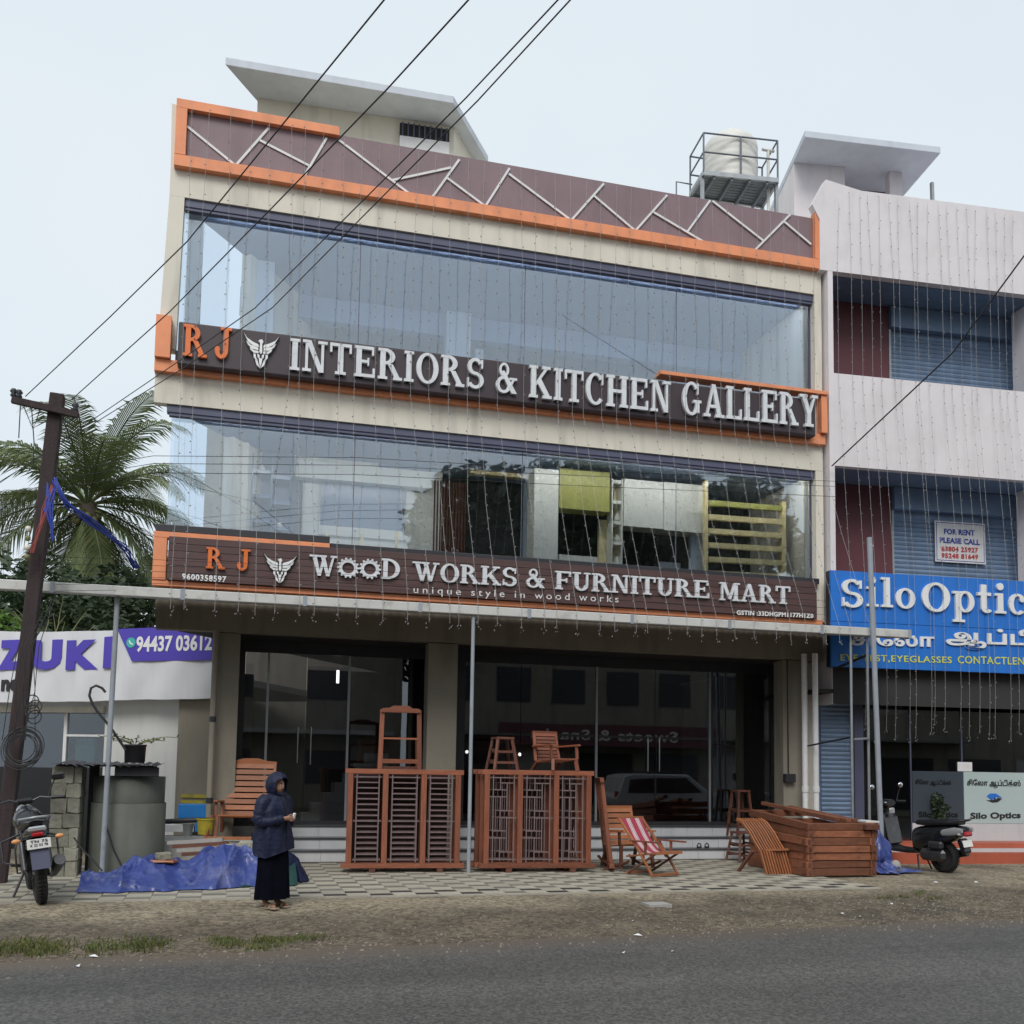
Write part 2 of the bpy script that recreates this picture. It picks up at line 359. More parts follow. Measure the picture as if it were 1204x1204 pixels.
# ------------------------------------------------------------------ mesh builder
def frame_mat(d, up=Vector((0, 0, 1))):
    d = Vector(d).normalized()
    u = Vector(up)
    if abs(d.dot(u)) > .98: u = Vector((0, 1, 0))
    s = d.cross(u).normalized()
    return s, d, s.cross(d).normalized()
class MB:
    def __init__(self): self.v = []; self.f = []; self.sm = []
    def add(self, vs, fs, smooth=False):
        b = len(self.v)
        self.v += [tuple(x) for x in vs]
        self.f += [tuple(i + b for i in f) for f in fs]
        self.sm += [smooth] * len(fs)
        return self
    def box(self, x0, y0, z0, x1, y1, z1):
        vs = [(x, y, z) for x in (min(x0, x1), max(x0, x1)) for y in (min(y0, y1), max(y0, y1)) for z in (min(z0, z1), max(z0, z1))]
        return self.add(vs, [(0, 1, 3, 2), (4, 6, 7, 5), (0, 4, 5, 1), (2, 3, 7, 6), (0, 2, 6, 4), (1, 5, 7, 3)])
    def cbox(self, c, s, rot=None, bev=0):
        hx, hy, hz = s[0] / 2, s[1] / 2, s[2] / 2
        if bev:
            b = bev; pts = []
            for x, y, z in ((hx - b, hy - b, hz), (hx, hy - b, hz - b), (hx - b, hy, hz - b)):
                pass
            vs = []; 
            import itertools
            for sx, sy, sz in itertools.product((-1, 1), repeat=3):
                vs += [(sx * (hx - b), sy * (hy - b), sz * hz), (sx * hx, sy * (hy - b), sz * (hz - b)), (sx * (hx - b), sy * hy, sz * (hz - b))]
            import bmesh
            bm = bmesh.new()
            for q in vs: bm.verts.new(q)
            bmesh.ops.convex_hull(bm, input=bm.verts[:])
            bm.verts.index_update()
            V = [v.co.copy() for v in bm.verts]; F = [tuple(v.index for v in f.verts) for f in bm.faces]
            bm.free()
        else:
            V = [Vector((x, y, z)) for x in (-hx, hx) for y in (-hy, hy) for z in (-hz, hz)]
            F = [(0, 1, 3, 2), (4, 6, 7, 5), (0, 4, 5, 1), (2, 3, 7, 6), (0, 2, 6, 4), (1, 5, 7, 3)]
        if rot is not None: V = [rot @ q for q in V]
        return self.add([q + Vector(c) for q in V], F)
    def bar(self, a, b, w, h, up=(0, 0, 1)):
        a = Vector(a); b = Vector(b)
        s, d, u = frame_mat(b - a, up)
        vs = []
        for p in (a, b):
            for i, j in ((-1, -1), (1, -1), (1, 1), (-1, 1)):
                vs.append(p + s * (i * w / 2) + u * (j * h / 2))
        return self.add(vs, [(0, 1, 2, 3)[::-1], (4, 5, 6, 7), (0, 1, 5, 4), (1, 2, 6, 5), (2, 3, 7, 6), (3, 0, 4, 7)])
    def tube(self, pts, r, n=8, cap=True, smooth=True):
        pts = [Vector(p) for p in pts]
        rs = r if isinstance(r, (list, tuple)) else [r] * len(pts)
        vs = []; fs = []
        prev = None
        for i, p in enumerate(pts):
            d = (pts[min(i + 1, len(pts) - 1)] - pts[max(i - 1, 0)])
            if d.length < 1e-9: d = Vector((0, 0, 1))
            d.normalize()
            if prev is None:
                s, _, u = frame_mat(d)
            else:
                s = prev - d * prev.dot(d)
                s = s.normalized() if s.length > 1e-6 else frame_mat(d)[0]
                u = s.cross(d)
            prev = s
            for k in range(n):
                a = 2 * math.pi * k / n
                vs.append(p + s * (math.cos(a) * rs[i]) + u * (math.sin(a) * rs[i]))
        for i in range(len(pts) - 1):
            for k in range(n):
                a, b = i * n + k, i * n + (k + 1) % n
                fs.append((a, b, b + n, a + n))
        self.add(vs, fs, smooth)
        if cap:
            self.add([vs[k] for k in range(n)], [tuple(range(n))])
            self.add([vs[-n + k] for k in range(n)], [tuple(range(n))[::-1]])
        return self
    def loft(self, rings, smooth=True, cap=True):
        n = len(rings[0]); vs = [Vector(p) for r in rings for p in r]; fs = []
        for i in range(len(rings) - 1):
            for k in range(n):
                a, b = i * n + k, i * n + (k + 1) % n
                fs.append((a, b, b + n, a + n))
        self.add(vs, fs, smooth)
        if cap:
            self.add(rings[0], [tuple(range(n))[::-1]]); self.add(rings[-1], [tuple(range(n))])
        return self
    def prism(self, poly, y0, y1, f=None):
        """poly of (x,z) extruded from y0 (front) to y1; f maps (x,y,z)->point"""
        f = f or (lambda x, y, z: (x, y, z))
        n = len(poly)
        vs = [f(x, y0, z) for x, z in poly] + [f(x, y1, z) for x, z in poly]
        return self.add(vs, [tuple(range(n)), tuple(range(n, 2 * n))[::-1]] + [(i, (i + 1) % n, (i + 1) % n + n, i + n)[::-1] for i in range(n)])
    def lathe(self, prof, c=(0, 0, 0), n=24, axis='Z', smooth=True):
        rings = []
        for r, z in prof:
            ring = []
            for k in range(n):
                a = 2 * math.pi * k / n
                p = (r * math.cos(a), r * math.sin(a), z)
                if axis == 'Y': p = (p[0], p[2], p[1])
                if axis == 'X': p = (p[2], p[0], p[1])
                ring.append(Vector(p) + Vector(c))
            rings.append(ring)
        return self.loft(rings, smooth)
    def grid(self, nx, ny, fn, smooth=True, closed=False):
        vs = [fn(i / nx, j / ny) for j in range(ny + 1) for i in range(nx + 1)]
        fs = [(j * (nx + 1) + i, j * (nx + 1) + i + 1, (j + 1) * (nx + 1) + i + 1, (j + 1) * (nx + 1) + i) for j in range(ny) for i in range(nx)]
        return self.add(vs, fs, smooth)
    def ball(self, c, r, n=10, m=6, sc=(1, 1, 1)):
        c = Vector(c); rings = []
        for j in range(m + 1):
            t = math.pi * (.02 + .96 * j / m)
            rings.append([c + Vector((r * sc[0] * math.sin(t) * math.cos(2 * math.pi * k / n), r * sc[1] * math.sin(t) * math.sin(2 * math.pi * k / n), r * sc[2] * math.cos(t))) for k in range(n)])
        return self.loft(rings)
    def build(self, name, m, parent=None, world=True, bevel=0):
        me = bpy.data.meshes.new(name)
        off = Vector((0, 0, 0))
        if parent is not None and world:
            p = parent
            while p is not None: off += p.location; p = p.parent
        me.from_pydata([tuple(Vector(v) - off) for v in self.v], [], self.f)
        me.update()
        if any(self.sm): me.polygons.foreach_set('use_smooth', self.sm)
        if isinstance(m, str): m = K[m]
        me.materials.append(m)
        o = bpy.data.objects.new(name, me)
        COL.objects.link(o)
        if parent is not None: o.parent = parent
        if bevel:
            b = o.modifiers.new('bevel', 'BEVEL'); b.width = bevel; b.segments = 2; b.limit_method = 'ANGLE'
        return o
def tag(o, label=None, cat=None, group=None, kind=None):
    if label: o['label'] = label
    if cat: o['category'] = cat
    if group: o['group'] = group
    if kind: o['kind'] = kind
    return o
def thing(name, label, cat, loc=(0, 0, 0), rz=0, group=None):
    o = bpy.data.objects.new(name, None)
    COL.objects.link(o)
    o.location = loc
    o.rotation_euler = (0, 0, rz)
    o.empty_display_size = .2
    return tag(o, label, cat, group)
def recenter(o):
    """put the origin of a one-mesh thing at its own base"""
    me = o.data
    a = np.zeros(len(me.vertices) * 3); me.vertices.foreach_get('co', a); a = a.reshape(-1, 3)
    c = np.array([(a[:, 0].min() + a[:, 0].max()) / 2, (a[:, 1].min() + a[:, 1].max()) / 2, a[:, 2].min()])
    a -= c; me.vertices.foreach_set('co', a.ravel()); me.update()
    o.location = Vector(o.location) + Vector(c)
    return o
def copy_tree(o, parent=None, label=None, loc=None, rz=None):
    c = o.copy(); COL.objects.link(c)
    c.parent = parent
    for ch in o.children: copy_tree(ch, c)
    if label: c['label'] = label
    if loc is not None: c.location = loc
    if rz is not None: c.rotation_euler = (c.rotation_euler.x, c.rotation_euler.y, rz)
    return c
def bx(name, m, parent, *a, world=True, bevel=0): return MB().box(*a).build(name, m, parent, world, bevel)

# ------------------------------------------------------------------ lettering
def R_(x0, y0, x1, y1): return [(x0, y0), (x1, y0), (x1, y1), (x0, y1)]
def A_(cx, cy, rx, ry, a0, a1, tx, ty, n=14):
    o = []; i = []
    for k in range(n + 1):
        a = rad(a0 + (a1 - a0) * k / n)
        o.append((cx + rx * math.cos(a), cy + ry * math.sin(a)))
        i.append((cx + (rx - tx) * math.cos(a), cy + (ry - ty) * math.sin(a)))
    q = o + i[::-1]
    return q if a1 > a0 else q[::-1]
def V_(x, T=.2, s=.09): return [R_(x, 0, x + T, 1), R_(x - .08, 0, x + T + .08, s), R_(x - .08, 1 - s, x + T + .08, 1)]
def dot_(cx, cy, r): return [(cx + r * math.cos(k * math.pi / 6), cy + r * math.sin(k * math.pi / 6)) for k in range(12)]
def ring_(cx, cy, rx, ry, tx, ty): return [A_(cx, cy, rx, ry, 0, 180, tx, ty), A_(cx, cy, rx, ry, 180, 360, tx, ty)]
G = {
 'I': (.36, V_(.08)),
 'R': (.9, V_(.08) + [A_(.28, .74, .36, .26, -90, 90, .19, .1), [(.36, .5), (.56, .5), (.82, .09), (.62, .09)], R_(.58, 0, .92, .09)]),
 'K': (.94, V_(.08) + [[(.28, .36), (.28, .5), (.62, .91), (.76, .91)], [(.34, .46), (.46, .64), (.86, .09), (.64, .09)], R_(.54, .91, .88, 1), R_(.56, 0, .94, .09)]),
 'T': (.8, [R_(.3, 0, .5, 1), R_(0, .9, .8, 1), R_(0, .7, .08, .9), R_(.72, .7, .8, .9), R_(.2, 0, .6, .09)]),
 'E': (.8, V_(.08) + [R_(.28, .9, .74, 1), R_(.66, .72, .74, .9), R_(.28, .46, .54, .55), R_(.5, .38, .56, .63), R_(.28, 0, .78, .1), R_(.7, .1, .78, .3)]),
 'F': (.76, V_(.08) + [R_(.28, .9, .74, 1), R_(.66, .72, .74, .9), R_(.28, .46, .54, .55), R_(.5, .38, .56, .63)]),
 'L': (.76, V_(.08) + [R_(.28, 0, .74, .1), R_(.66, .1, .74, .32)]),
 'N': (.9, [R_(.1, 0, .2, 1), R_(.68, 0, .78, 1), [(.6, 0), (.78, 0), (.3, 1), (.1, 1)], R_(0, 0, .32, .09), R_(0, .91, .2, 1), R_(.56, .91, .9, 1)]),
 'O': (.86, ring_(.43, .5, .43, .51, .19, .09)),
 'C': (.8, [A_(.42, .5, .42, .51, 42, 318, .19, .09, 20), R_(.68, .64, .75, .98)]),
 'G': (.9, [A_(.42, .5, .42, .51, 42, 335, .19, .09, 20), R_(.68, .64, .75, .98), R_(.6, .08, .79, .42), R_(.5, .38, .88, .46)]),
 'S': (.7, [A_(.35, .73, .32, .28, 25, 275, .17, .1), A_(.35, .27, .34, .28, 95, -155, .17, .1), R_(.58, .68, .65, .97), R_(.03, .03, .1, .34)]),
 'A': (.98, [[(.1, 0), (.2, 0), (.52, 1), (.42, 1)], [(.66, 0), (.88, 0), (.56, 1), (.38, 1)], R_(.24, .28, .68, .37), R_(0, 0, .32, .09), R_(.56, 0, .98, .09)]),
 'W': (1.22, [[(.38, 0), (.52, 0), (.3, 1), (.1, 1)], [(.4, 0), (.52, 0), (.68, .75), (.6, .95)], [(.76, 0), (.9, 0), (.68, 1), (.48, 1)], [(.78, 0), (.9, 0), (1.12, 1), (1.03, 1)], R_(0, .91, .4, 1), R_(.42, .91, .76, 1), R_(.94, .91, 1.22, 1)]),
 'M': (1.1, [R_(.1, 0, .2, 1), R_(.8, 0, 1, 1), [(.5, .08), (.64, .08), (.32, 1), (.1, 1)], [(.5, .08), (.62, .08), (.92, 1), (.8, 1)], R_(0, 0, .3, .09), R_(0, .91, .3, 1), R_(.7, 0, 1.1, .09), R_(.82, .91, 1.1, 1)]),
 'U': (.88, [R_(.1, .3, .3, 1), R_(.66, .3, .76, 1), A_(.43, .31, .33, .32, 180, 360, .19, .11), R_(0, .91, .4, 1), R_(.56, .91, .86, 1)]),
 'Y': (.92, [[(.36, .42), (.56, .42), (.3, 1), (.08, 1)], [(.46, .42), (.56, .42), (.82, 1), (.72, 1)], R_(.36, 0, .56, .45), R_(0, .91, .38, 1), R_(.6, .91, .92, 1), R_(.24, 0, .68, .09)]),
 'D': (.86, V_(.08) + [A_(.28, .5, .56, .5, -90, 90, .2, .1)]),
 'H': (.94, V_(.08) + V_(.66) + [R_(.28, .45, .66, .55)]),
 'J': (.66, [R_(.32, .25, .52, 1), R_(.2, .91, .64, 1), A_(.26, .27, .26, .28, 180, 360, .18, .12), dot_(.1, .28, .1)]),
 '&': (.96, ring_(.36, .77, .22, .24, .1, .08) + ring_(.34, .27, .34, .28, .16, .09) + [[(.7, 0), (.94, 0), (.36, .74), (.2, .7)], R_(.6, .44, .94, .52), [(.56, .2), (.64, .14), (.84, .46), (.74, .48)]]),
 'i': (.4, [R_(.1, 0, .3, .66), R_(0, 0, .4, .08), R_(0, .58, .2, .66), dot_(.2, .88, .12)]),
 'l': (.4, [R_(.1, 0, .3, 1), R_(0, 0, .4, .08), R_(0, .92, .2, 1)]),
 'o': (.68, ring_(.34, .33, .34, .35, .18, .08)),
 'p': (.78, [R_(.1, -.34, .3, .66), R_(0, -.34, .42, -.26), R_(0, .58, .2, .66)] + ring_(.44, .33, .33, .35, .18, .08)),
 't': (.54, [R_(.14, .12, .34, .92), R_(0, .56, .5, .66), A_(.34, .17, .2, .18, 180, 330, .14, .09)]),
 'c': (.6, [A_(.33, .33, .33, .35, 45, 315, .18, .08), dot_(.5, .5, .1)]),
 's': (.5, [A_(.25, .49, .22, .18, 25, 275, .12, .07), A_(.25, .18, .24, .19, 95, -155, .12, .07)]),
}
def gear_polys():
    r = ring_(.45, .45, .42, .42, .15, .15)
    for k in range(14):
        a = k * 2 * math.pi / 14
        c, s = math.cos(a), math.sin(a)
        q = [(.40, -.055), (.5, -.035), (.5, .035), (.40, .055)]
        r.append([(.45 + x * c - y * s, .45 + x * s + y * c) for x, y in q])
    return r
G['@'] = (.92, gear_polys())
def serif_word(word, p0, p1, h, y, depth, m, parent, gap=.1, heights=None, f=None):
    """raised serif letters, each one a part, filling x from p0[0] to p1[0], baseline from p0[1] to p1[1]"""
    tot = sum(G[c][0] for c in word) + gap * (len(word) - 1)
    sx = (p1[0] - p0[0]) / tot
    x = 0
    for c in word:
        wd, polys = G[c]
        mb = MB()
        bz = p0[1] + (p1[1] - p0[1]) * (x + wd / 2) / tot
        for i, q in enumerate(polys):
            pp = [(p0[0] + (x + a) * sx, bz + b * h) for a, b in q]
            mb.prism(pp, y - depth - i * .0015, y - i * .00005, f)
        mb.build('letter', m, parent)
        x += wd + gap
def text_mesh(txt, bold=0.0, spacing=1.0):
    cu = bpy.data.curves.new('t', 'FONT')
    cu.body = txt
    cu.offset = bold
    cu.extrude = .02
    cu.space_character = spacing
    cu.resolution_u = 3
    ob = bpy.data.objects.new('t', cu)
    COL.objects.link(ob)
    dg = bpy.context.evaluated_depsgraph_get()
    me = bpy.data.meshes.new_from_object(ob.evaluated_get(dg))
    bpy.data.objects.remove(ob)
    a = np.zeros(len(me.vertices) * 3); me.vertices.foreach_get('co', a); a = a.reshape(-1, 3)
    f = [tuple(p.vertices) for p in me.polygons]
    bpy.data.meshes.remove(me)
    return a, f
def print_text(txt, x0, z0, x1, z1, y, depth, m, parent, bold=0.0, spacing=1.0, world=True, name='lettering', f=None, z0b=None, slant=0):
    """lettering fitted to a box; z0b raises or drops the right end"""
    a, fc = text_mesh(txt, bold, spacing)
    mn = a.min(0); mxx = a.max(0)
    u = (a[:, 0] - mn[0]) / (mxx[0] - mn[0]); v = (a[:, 1] - mn[1]) / (mxx[1] - mn[1]); q = (a[:, 2] - mn[2]) / (mxx[2] - mn[2])
    dz = 0 if z0b is None else (z0b - z0)
    X = x0 + (x1 - x0) * u + slant * v; Z = z0 + (z1 - z0) * v + dz * u; Y = y - depth * q
    vs = [(X[i], Y[i], Z[i]) if f is None else f(X[i], Y[i], Z[i]) for i in range(len(a))]
    return MB().add(vs, fc).build(name, m, parent, world)
def leaf_cloud(mb, blobs, n, size, seed=1, flat=.5):
    rg = np.random.RandomState(seed)
    wts = np.array([b[1] ** 2 for b in blobs]); wts = wts / wts.sum()
    for k in range(n):
        c, r = blobs[rg.choice(len(blobs), p=wts)]
        d = rg.normal(size=3); d /= np.linalg.norm(d)
        rr = r * (rg.uniform(.35, 1.0) ** .45) * (1 + .18 * math.sin(d[0] * 5 + d[2] * 7 + seed))
        p = Vector(c) + Vector(d * rr) * 1.0
        a = Vector(rg.normal(size=3)); a.z *= flat; a.normalize()
        b = a.cross(Vector(rg.normal(size=3))).normalized()
        s = size * rg.uniform(.5, 1.3)
        mb.add([p - a * s, p + b * s * .45, p + a * s, p - b * s * .45], [(0, 1, 2, 3)])
# ================================================================== SETTING
def road_edge(x): return 10.6 + .08 * x
def ground_z(x, y):
    e = road_edge(x)
    if y < e: return -.004
    t = min(1, (y - e) / max(.5, 13.9 - e))
    z = -.004 + .115 * (t ** .8)
    if y < 13.9: z += (.018 * math.sin(x * 2.3 + y * 3.1) + .012 * math.sin(x * 5.7 - y * 4.3) + .012 * math.sin(x * 11 + y * 7)) * math.sin(math.pi * min(1, t)) ** .7
    return z
mb = MB()
xs = [-400, -60, -20] + [-8 + .22 * i for i in range(120)] + [24, 60, 400]
ys = [-400, -60, -12, 0, 9] + [9.8 + .11 * i for i in range(40)] + [14.4, 17, 25, 60, 400]
vs = [(x, y, ground_z(x, y)) for y in ys for x in xs]
nx = len(xs)
mb.add(vs, [(j * nx + i, j * nx + i + 1, (j + 1) * nx + i + 1, (j + 1) * nx + i) for j in range(len(ys) - 1) for i in range(nx - 1)], True)
tag(mb.build('ground', 'ground'), kind='structure')
mb = MB()
rx = [-300 + 10 * i for i in range(29)] + [-10 + .5 * i for i in range(60)] + [20 + 10 * i for i in range(29)]
vs = []
for x in rx:
    e = road_edge(max(-40, min(60, x))) + .28 + .09 * math.sin(x * 1.7) + .06 * math.sin(x * 4.1)
    vs += [(x, 1.6, .001), (x, e, .003)]
mb.add(vs, [(2 * i, 2 * i + 2, 2 * i + 3, 2 * i + 1) for i in range(len(rx) - 1)])
tag(mb.build('road', 'road'), kind='structure')

# pavement of blocks in front of the shop
pv = thing('pavement', None, None, (3.6, 13.95, 0)); pv['kind'] = 'structure'
TZ = .13
bx('bedding', 'concl', pv, -3.2, 13.96, -.05, 9.72, 19.0, TZ - .012)
tm = {}
def tile_mesh(key, w_, d_, m):
    me = MB().box(-w_ / 2, -d_ / 2, -.05, w_ / 2, d_ / 2, 0)
    o = me.build('paving_tile', m, pv, world=False)
    return o
protos = {}
far = {0: MB(), 1: MB()}
TW, TD = .315, .29
rows = 17
for r in range(rows):
    y = 13.96 + TD * (r + .5)
    for c in range(41):
        x = -3.15 + TW * (c + .5)
        darkc = (c + r) % 2 == 0
        jz = random.uniform(-.003, .003)
        if r < 6:
            if darkc:
                m = 'tiled' if (r < 2 and x > .6 and random.random() < .92) else 'tilem'
                parts = [((TW - .02), .185, .045, m), ((TW - .008), .075, -.098, 'tile')]
            else:
                parts = [((TW - .008), TD - .008, 0, 'tile')]
            for i, (w_, d_, dy, m) in enumerate(parts):
                if i == 1: continue
                k = (round(w_, 3), round(d_, 3), m)
                if k not in protos: protos[k] = o = tile_mesh(k, w_, d_, m)
                else:
                    o = protos[k].copy(); COL.objects.link(o)
                o.location = (x - pv.location.x, y + dy - pv.location.y, TZ + jz)
                o.rotation_euler.z = random.uniform(-.01, .01)
            if darkc: far[0].box(x - TW / 2 + .004, y - TD / 2 + .004, TZ - .05, x + TW / 2 - .004, y - TD / 2 + .085, TZ + jz)
        else:
            if darkc:
                far[1].box(x - TW / 2 + .01, y - .05, TZ - .05, x + TW / 2 - .01, y + .135, TZ + jz)
                far[0].box(x - TW / 2 + .004, y - TD / 2 + .004, TZ - .05, x + TW / 2 - .004, y - .058, TZ + jz)
            else: far[0].box(x - TW / 2 + .004, y - TD / 2 + .004, TZ - .05, x + TW / 2 - .004, y + TD / 2 - .004, TZ + jz)
tag(far[0].build('paving_tiles', 'tile', pv), kind='stuff')
tag(far[1].build('paving_tiles_grey', 'tilem', pv), kind='stuff')

# grass tufts, dry litter, pebbles on the verge
rg = np.random.RandomState(3)
mb = MB()
def tuft(x, y, n, h, s):
    for _ in range(n):
        px, py = x + rg.normal() * s, y + rg.normal() * s * .6
        z = ground_z(px, py)
        a = rg.uniform(0, 6.28); l = h * rg.uniform(.4, 1.2); le = rg.uniform(.1, .8) * l
        dx, dy = math.cos(a), math.sin(a); wd = .006 + .004 * rg.rand()
        mb.add([(px - dy * wd, py + dx * wd, z - .005), (px + dy * wd, py - dx * wd, z - .005), (px + dx * le * .5, py + dy * le * .5, z + l * .7), (px + dx * le, py + dy * le, z + l * .85)], [(0, 1, 2), (0, 2, 3)])
for k in range(210):
    x = -3.6 + 4.3 * rg.rand() ** 1.1
    edge = (x + 3.6) / 4.3
    y = road_edge(x) + .42 + rg.normal() * .15 + .30 * (1 - edge)
    if math.sin(x * 6) + math.sin(x * 15 + 1) < -.5 + .9 * edge: continue
    tuft(x, y, 26, .055 + .06 * (1 - edge) , .10)
for x, y in ((.55, 11.3), (.66, 11.25), (.8, 11.33), (.95, 11.25), (-3.0, 11.8), (-2.8, 11.7), (9.6, 13.2), (9.2, 13.1), (10.0, 13.35), (9.9, 12.9)):
    tuft(x, y, 50, .06, .10)
tag(mb.build('verge_grass', 'grass'), 'thin green and straw grass along the road edge at the left', kind='stuff')
mb = MB()
for k in range(2600):
    x = rg.uniform(-4, 13); y = road_edge(x) + .1 + abs(rg.normal()) * 1.1
    if k < 500: x = rg.normal() * 1.3 + 9.6; y = 12.6 + rg.normal() * .45
    if k > 1900: y = road_edge(x) + rg.normal() * .35
    if y > 13.8: continue
    s = rg.uniform(.005, .019)
    z = max(ground_z(x, y), .003)
    a, b, c = rg.uniform(.6, 1.4, 3) * s
    mb.add([(x - a, y, z), (x, y - b, z), (x + a, y, z), (x, y + b, z), (x + a * .2, y, z + c)], [(0, 1, 4), (1, 2, 4), (2, 3, 4), (3, 0, 4)])
tag(mb.build('gravel', 'pebble'), 'loose gravel scattered over the dirt verge', kind='stuff')
mb = MB()
for (px, py) in ((745, 1082), (750, 1095), (733, 1115), (792, 1113), (110, 1119), (350, 1096), (1100, 1042), (1012, 1075), (1148, 1042), (990, 1072), (1048, 1063), (92, 1130), (79, 1089)):
    p = atz(px, py, .06)
    z = max(ground_z(p.x, p.y), .005)
    a = rg.uniform(0, 3); l = rg.uniform(.03, .06)
    mb.add([(p.x - l * math.cos(a), p.y - l * math.sin(a), z + .01), (p.x + .02 * math.sin(a), p.y - .02 * math.cos(a), z + .03), (p.x + l * math.cos(a), p.y + l * math.sin(a), z + .012), (p.x - .02 * math.sin(a), p.y + .02 * math.cos(a), z + .015)], [(0, 1, 2), (0, 2, 3)])
tag(mb.build('litter', 'white'), 'white scraps of paper littered on the verge', kind='stuff')
p = atz(772, 1066, .08)
o = bx('drain_cover', 'concl', None, p.x - .16, p.y - .14, .06, p.x + .16, p.y + .14, ground_z(p.x, p.y) + .035)
tag(recenter(o), 'small square concrete drain cover set in the dirt verge', 'drain cover')

# ================================================================== SHOP BUILDING
YF = 18.6
sh = thing('shop_building', 'three storey beige furniture shop with orange frames, brown parapet and full width windows', 'building', (5.1, 19, 0))
EX, EY = .575, .818
def sx(t, o=0): return (-1.38 + EX * t + o, 18.62 + EY * t)
def slabpoly(z0, z1, m, name, y0=18.62, xl=-1.38, xr=11.72, yb=29):
    t = (yb - y0) / EY
    poly = [(xl, y0), (xr, y0), (xr, yb), (xl + EX * t, yb)]
    b = MB()
    b.add([(x, y, z0) for x, y in poly] + [(x, y, z1) for x, y in poly], [(3, 2, 1, 0), (4, 5, 6, 7), (0, 1, 5, 4), (1, 2, 6, 5), (2, 3, 7, 6), (3, 0, 4, 7)])
    return b.build(name, m, sh)
slabpoly(.1, .74, 'concl', 'floor_slab', 19.62, -.66, 11.6)
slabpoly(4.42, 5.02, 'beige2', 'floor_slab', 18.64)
slabpoly(8.22, 8.7, 'beige', 'floor_slab', 18.80, -1.26, 11.6)
slabpoly(12.05, 12.5, 'beige', 'roof_slab', 18.80, -1.26, 11.6)
# ceilings lining
slabpoly(8.14, 8.216, 'ceiling', 'ceiling', 18.95, -1.1, 11.5)
slabpoly(11.96, 12.046, 'ceiling', 'ceiling', 18.95, -1.1, 11.5)
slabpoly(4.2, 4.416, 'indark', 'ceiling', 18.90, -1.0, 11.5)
def sidewall(t0, t1, z0, z1, m='beige', th=.2, name='wall', o=0):
    a = sx(t0, o); b = sx(t1, o); nx_, ny_ = EY * th, -EX * th
    p = [a, b, (b[0] + nx_, b[1] + ny_), (a[0] + nx_, a[1] + ny_)]
    q = MB(); q.add([(x, y, z0) for x, y in p] + [(x, y, z1) for x, y in p], [(3, 2, 1, 0), (4, 5, 6, 7), (0, 1, 5, 4), (1, 2, 6, 5), (2, 3, 7, 6), (3, 0, 4, 7)])
    return q.build(name, m, sh)
sidewall(1.75, 12.6, 5.02, 8.22)
sidewall(2.1, 12.6, 8.7, 12.05)
wx_ = at(258, 850, 18.9).x
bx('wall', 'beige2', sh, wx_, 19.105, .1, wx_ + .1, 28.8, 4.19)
bx('shade_lining', 'indark', sh, wx_ + .102, 19.8, .75, wx_ + .14, 28.8, 4.18)  # dark sheet added inside the wall, interior shade put into its colour
sidewall(.25, 12.6, 12.5, 13.6)
sidewall(.25, 12.6, 8.225, 8.695, 'beige', .02)
sidewall(.25, 12.6, 12.055, 12.495, 'beige', .02)
bx('wall', 'beige', sh, 11.52, 19.0, .1, 11.7, 28.8, 4.19)
bx('wall', 'beige', sh, 11.52, 19.0, 5.02, 11.7, 28.8, 8.13)
bx('wall', 'beige', sh, 11.52, 19.0, 8.7, 11.7, 28.8, 11.95)
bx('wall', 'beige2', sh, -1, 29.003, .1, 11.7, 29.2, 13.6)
bx('wall', 'beige', sh, 11.52, 19.0, 12.5, 11.7, 28.8, 13.6)
# front faces
bx('lintel_band', 'beige', sh, -1.2, YF, 12.03, 11.57, 18.86, 12.53)
bx('lintel_band', 'beige', sh, -1.56, YF, 8.20, 11.74, 18.79, 8.73)
b = MB(); b.prism([(-1.46, 12.03), (-1.2, 12.03), (-1.2, 12.53), (-1.19, 12.53), (-1.19, 13.7), (-1.49, 13.76), (-1.46, 12.5)], YF + .004, 18.86)
b.prism([(-1.54, 9.2), (-1.24, 9.2), (-1.2, 12.028), (-1.46, 12.028)], YF + .004, 18.86).build('column', 'beige', sh)
bx('column', 'beige', sh, 11.58, YF + .004, 8.735, 11.745, 18.9, 12.53)
bx('column', 'beige', sh, 11.57, YF + .004, 5.0, 11.745, 18.9, 8.198)
bx('parapet_wall', 'beige', sh, -1.18, 18.615, 12.535, 11.7, 18.78, 13.66)
bx('parapet_panel', 'panel', sh, -1.2, 18.565, 12.74, 11.52, 18.61, 13.69)
for a in ((-1.4, 12.53, 11.7, 12.74), (-1.4, 12.745, -1.21, 13.62), (-1.4, 13.62, 1.5, 13.79), (11.53, 12.745, 11.69, 13.78)):
    bx('orange_trim', 'orange', sh, a[0], 18.46, a[1], a[2], 18.64 if a[1] != 13.62 else 18.8, a[3], bevel=.006)
segs = []
for (a, b_, c, d) in ((115, 283, 278, 420), (278, 420, 390, 288), (360, 330, 525, 415), (508, 460, 585, 322), (625, 328, 865, 522), (805, 465, 1005, 422), (940, 532, 1032, 395), (992, 458, 1120, 563)):
    segs.append((180 + a * .3488, 50 + b_ * .3488, 180 + c * .3488, 50 + d * .3488))
segs.append((570.5, 246.5, 599, 198))
for (a, b_, c, d) in ((52, 300, 262, 467), (262, 467, 372, 333), (340, 375, 478, 500), (478, 500, 585, 372), (540, 430, 710, 540), (652, 497, 730, 390), (738, 392, 912, 528), (880, 563, 1000, 437), (980, 462, 1070, 538)):
    segs.append((580 + a * .3488, 100 + b_ * .3488, 580 + c * .3488, 100 + d * .3488))
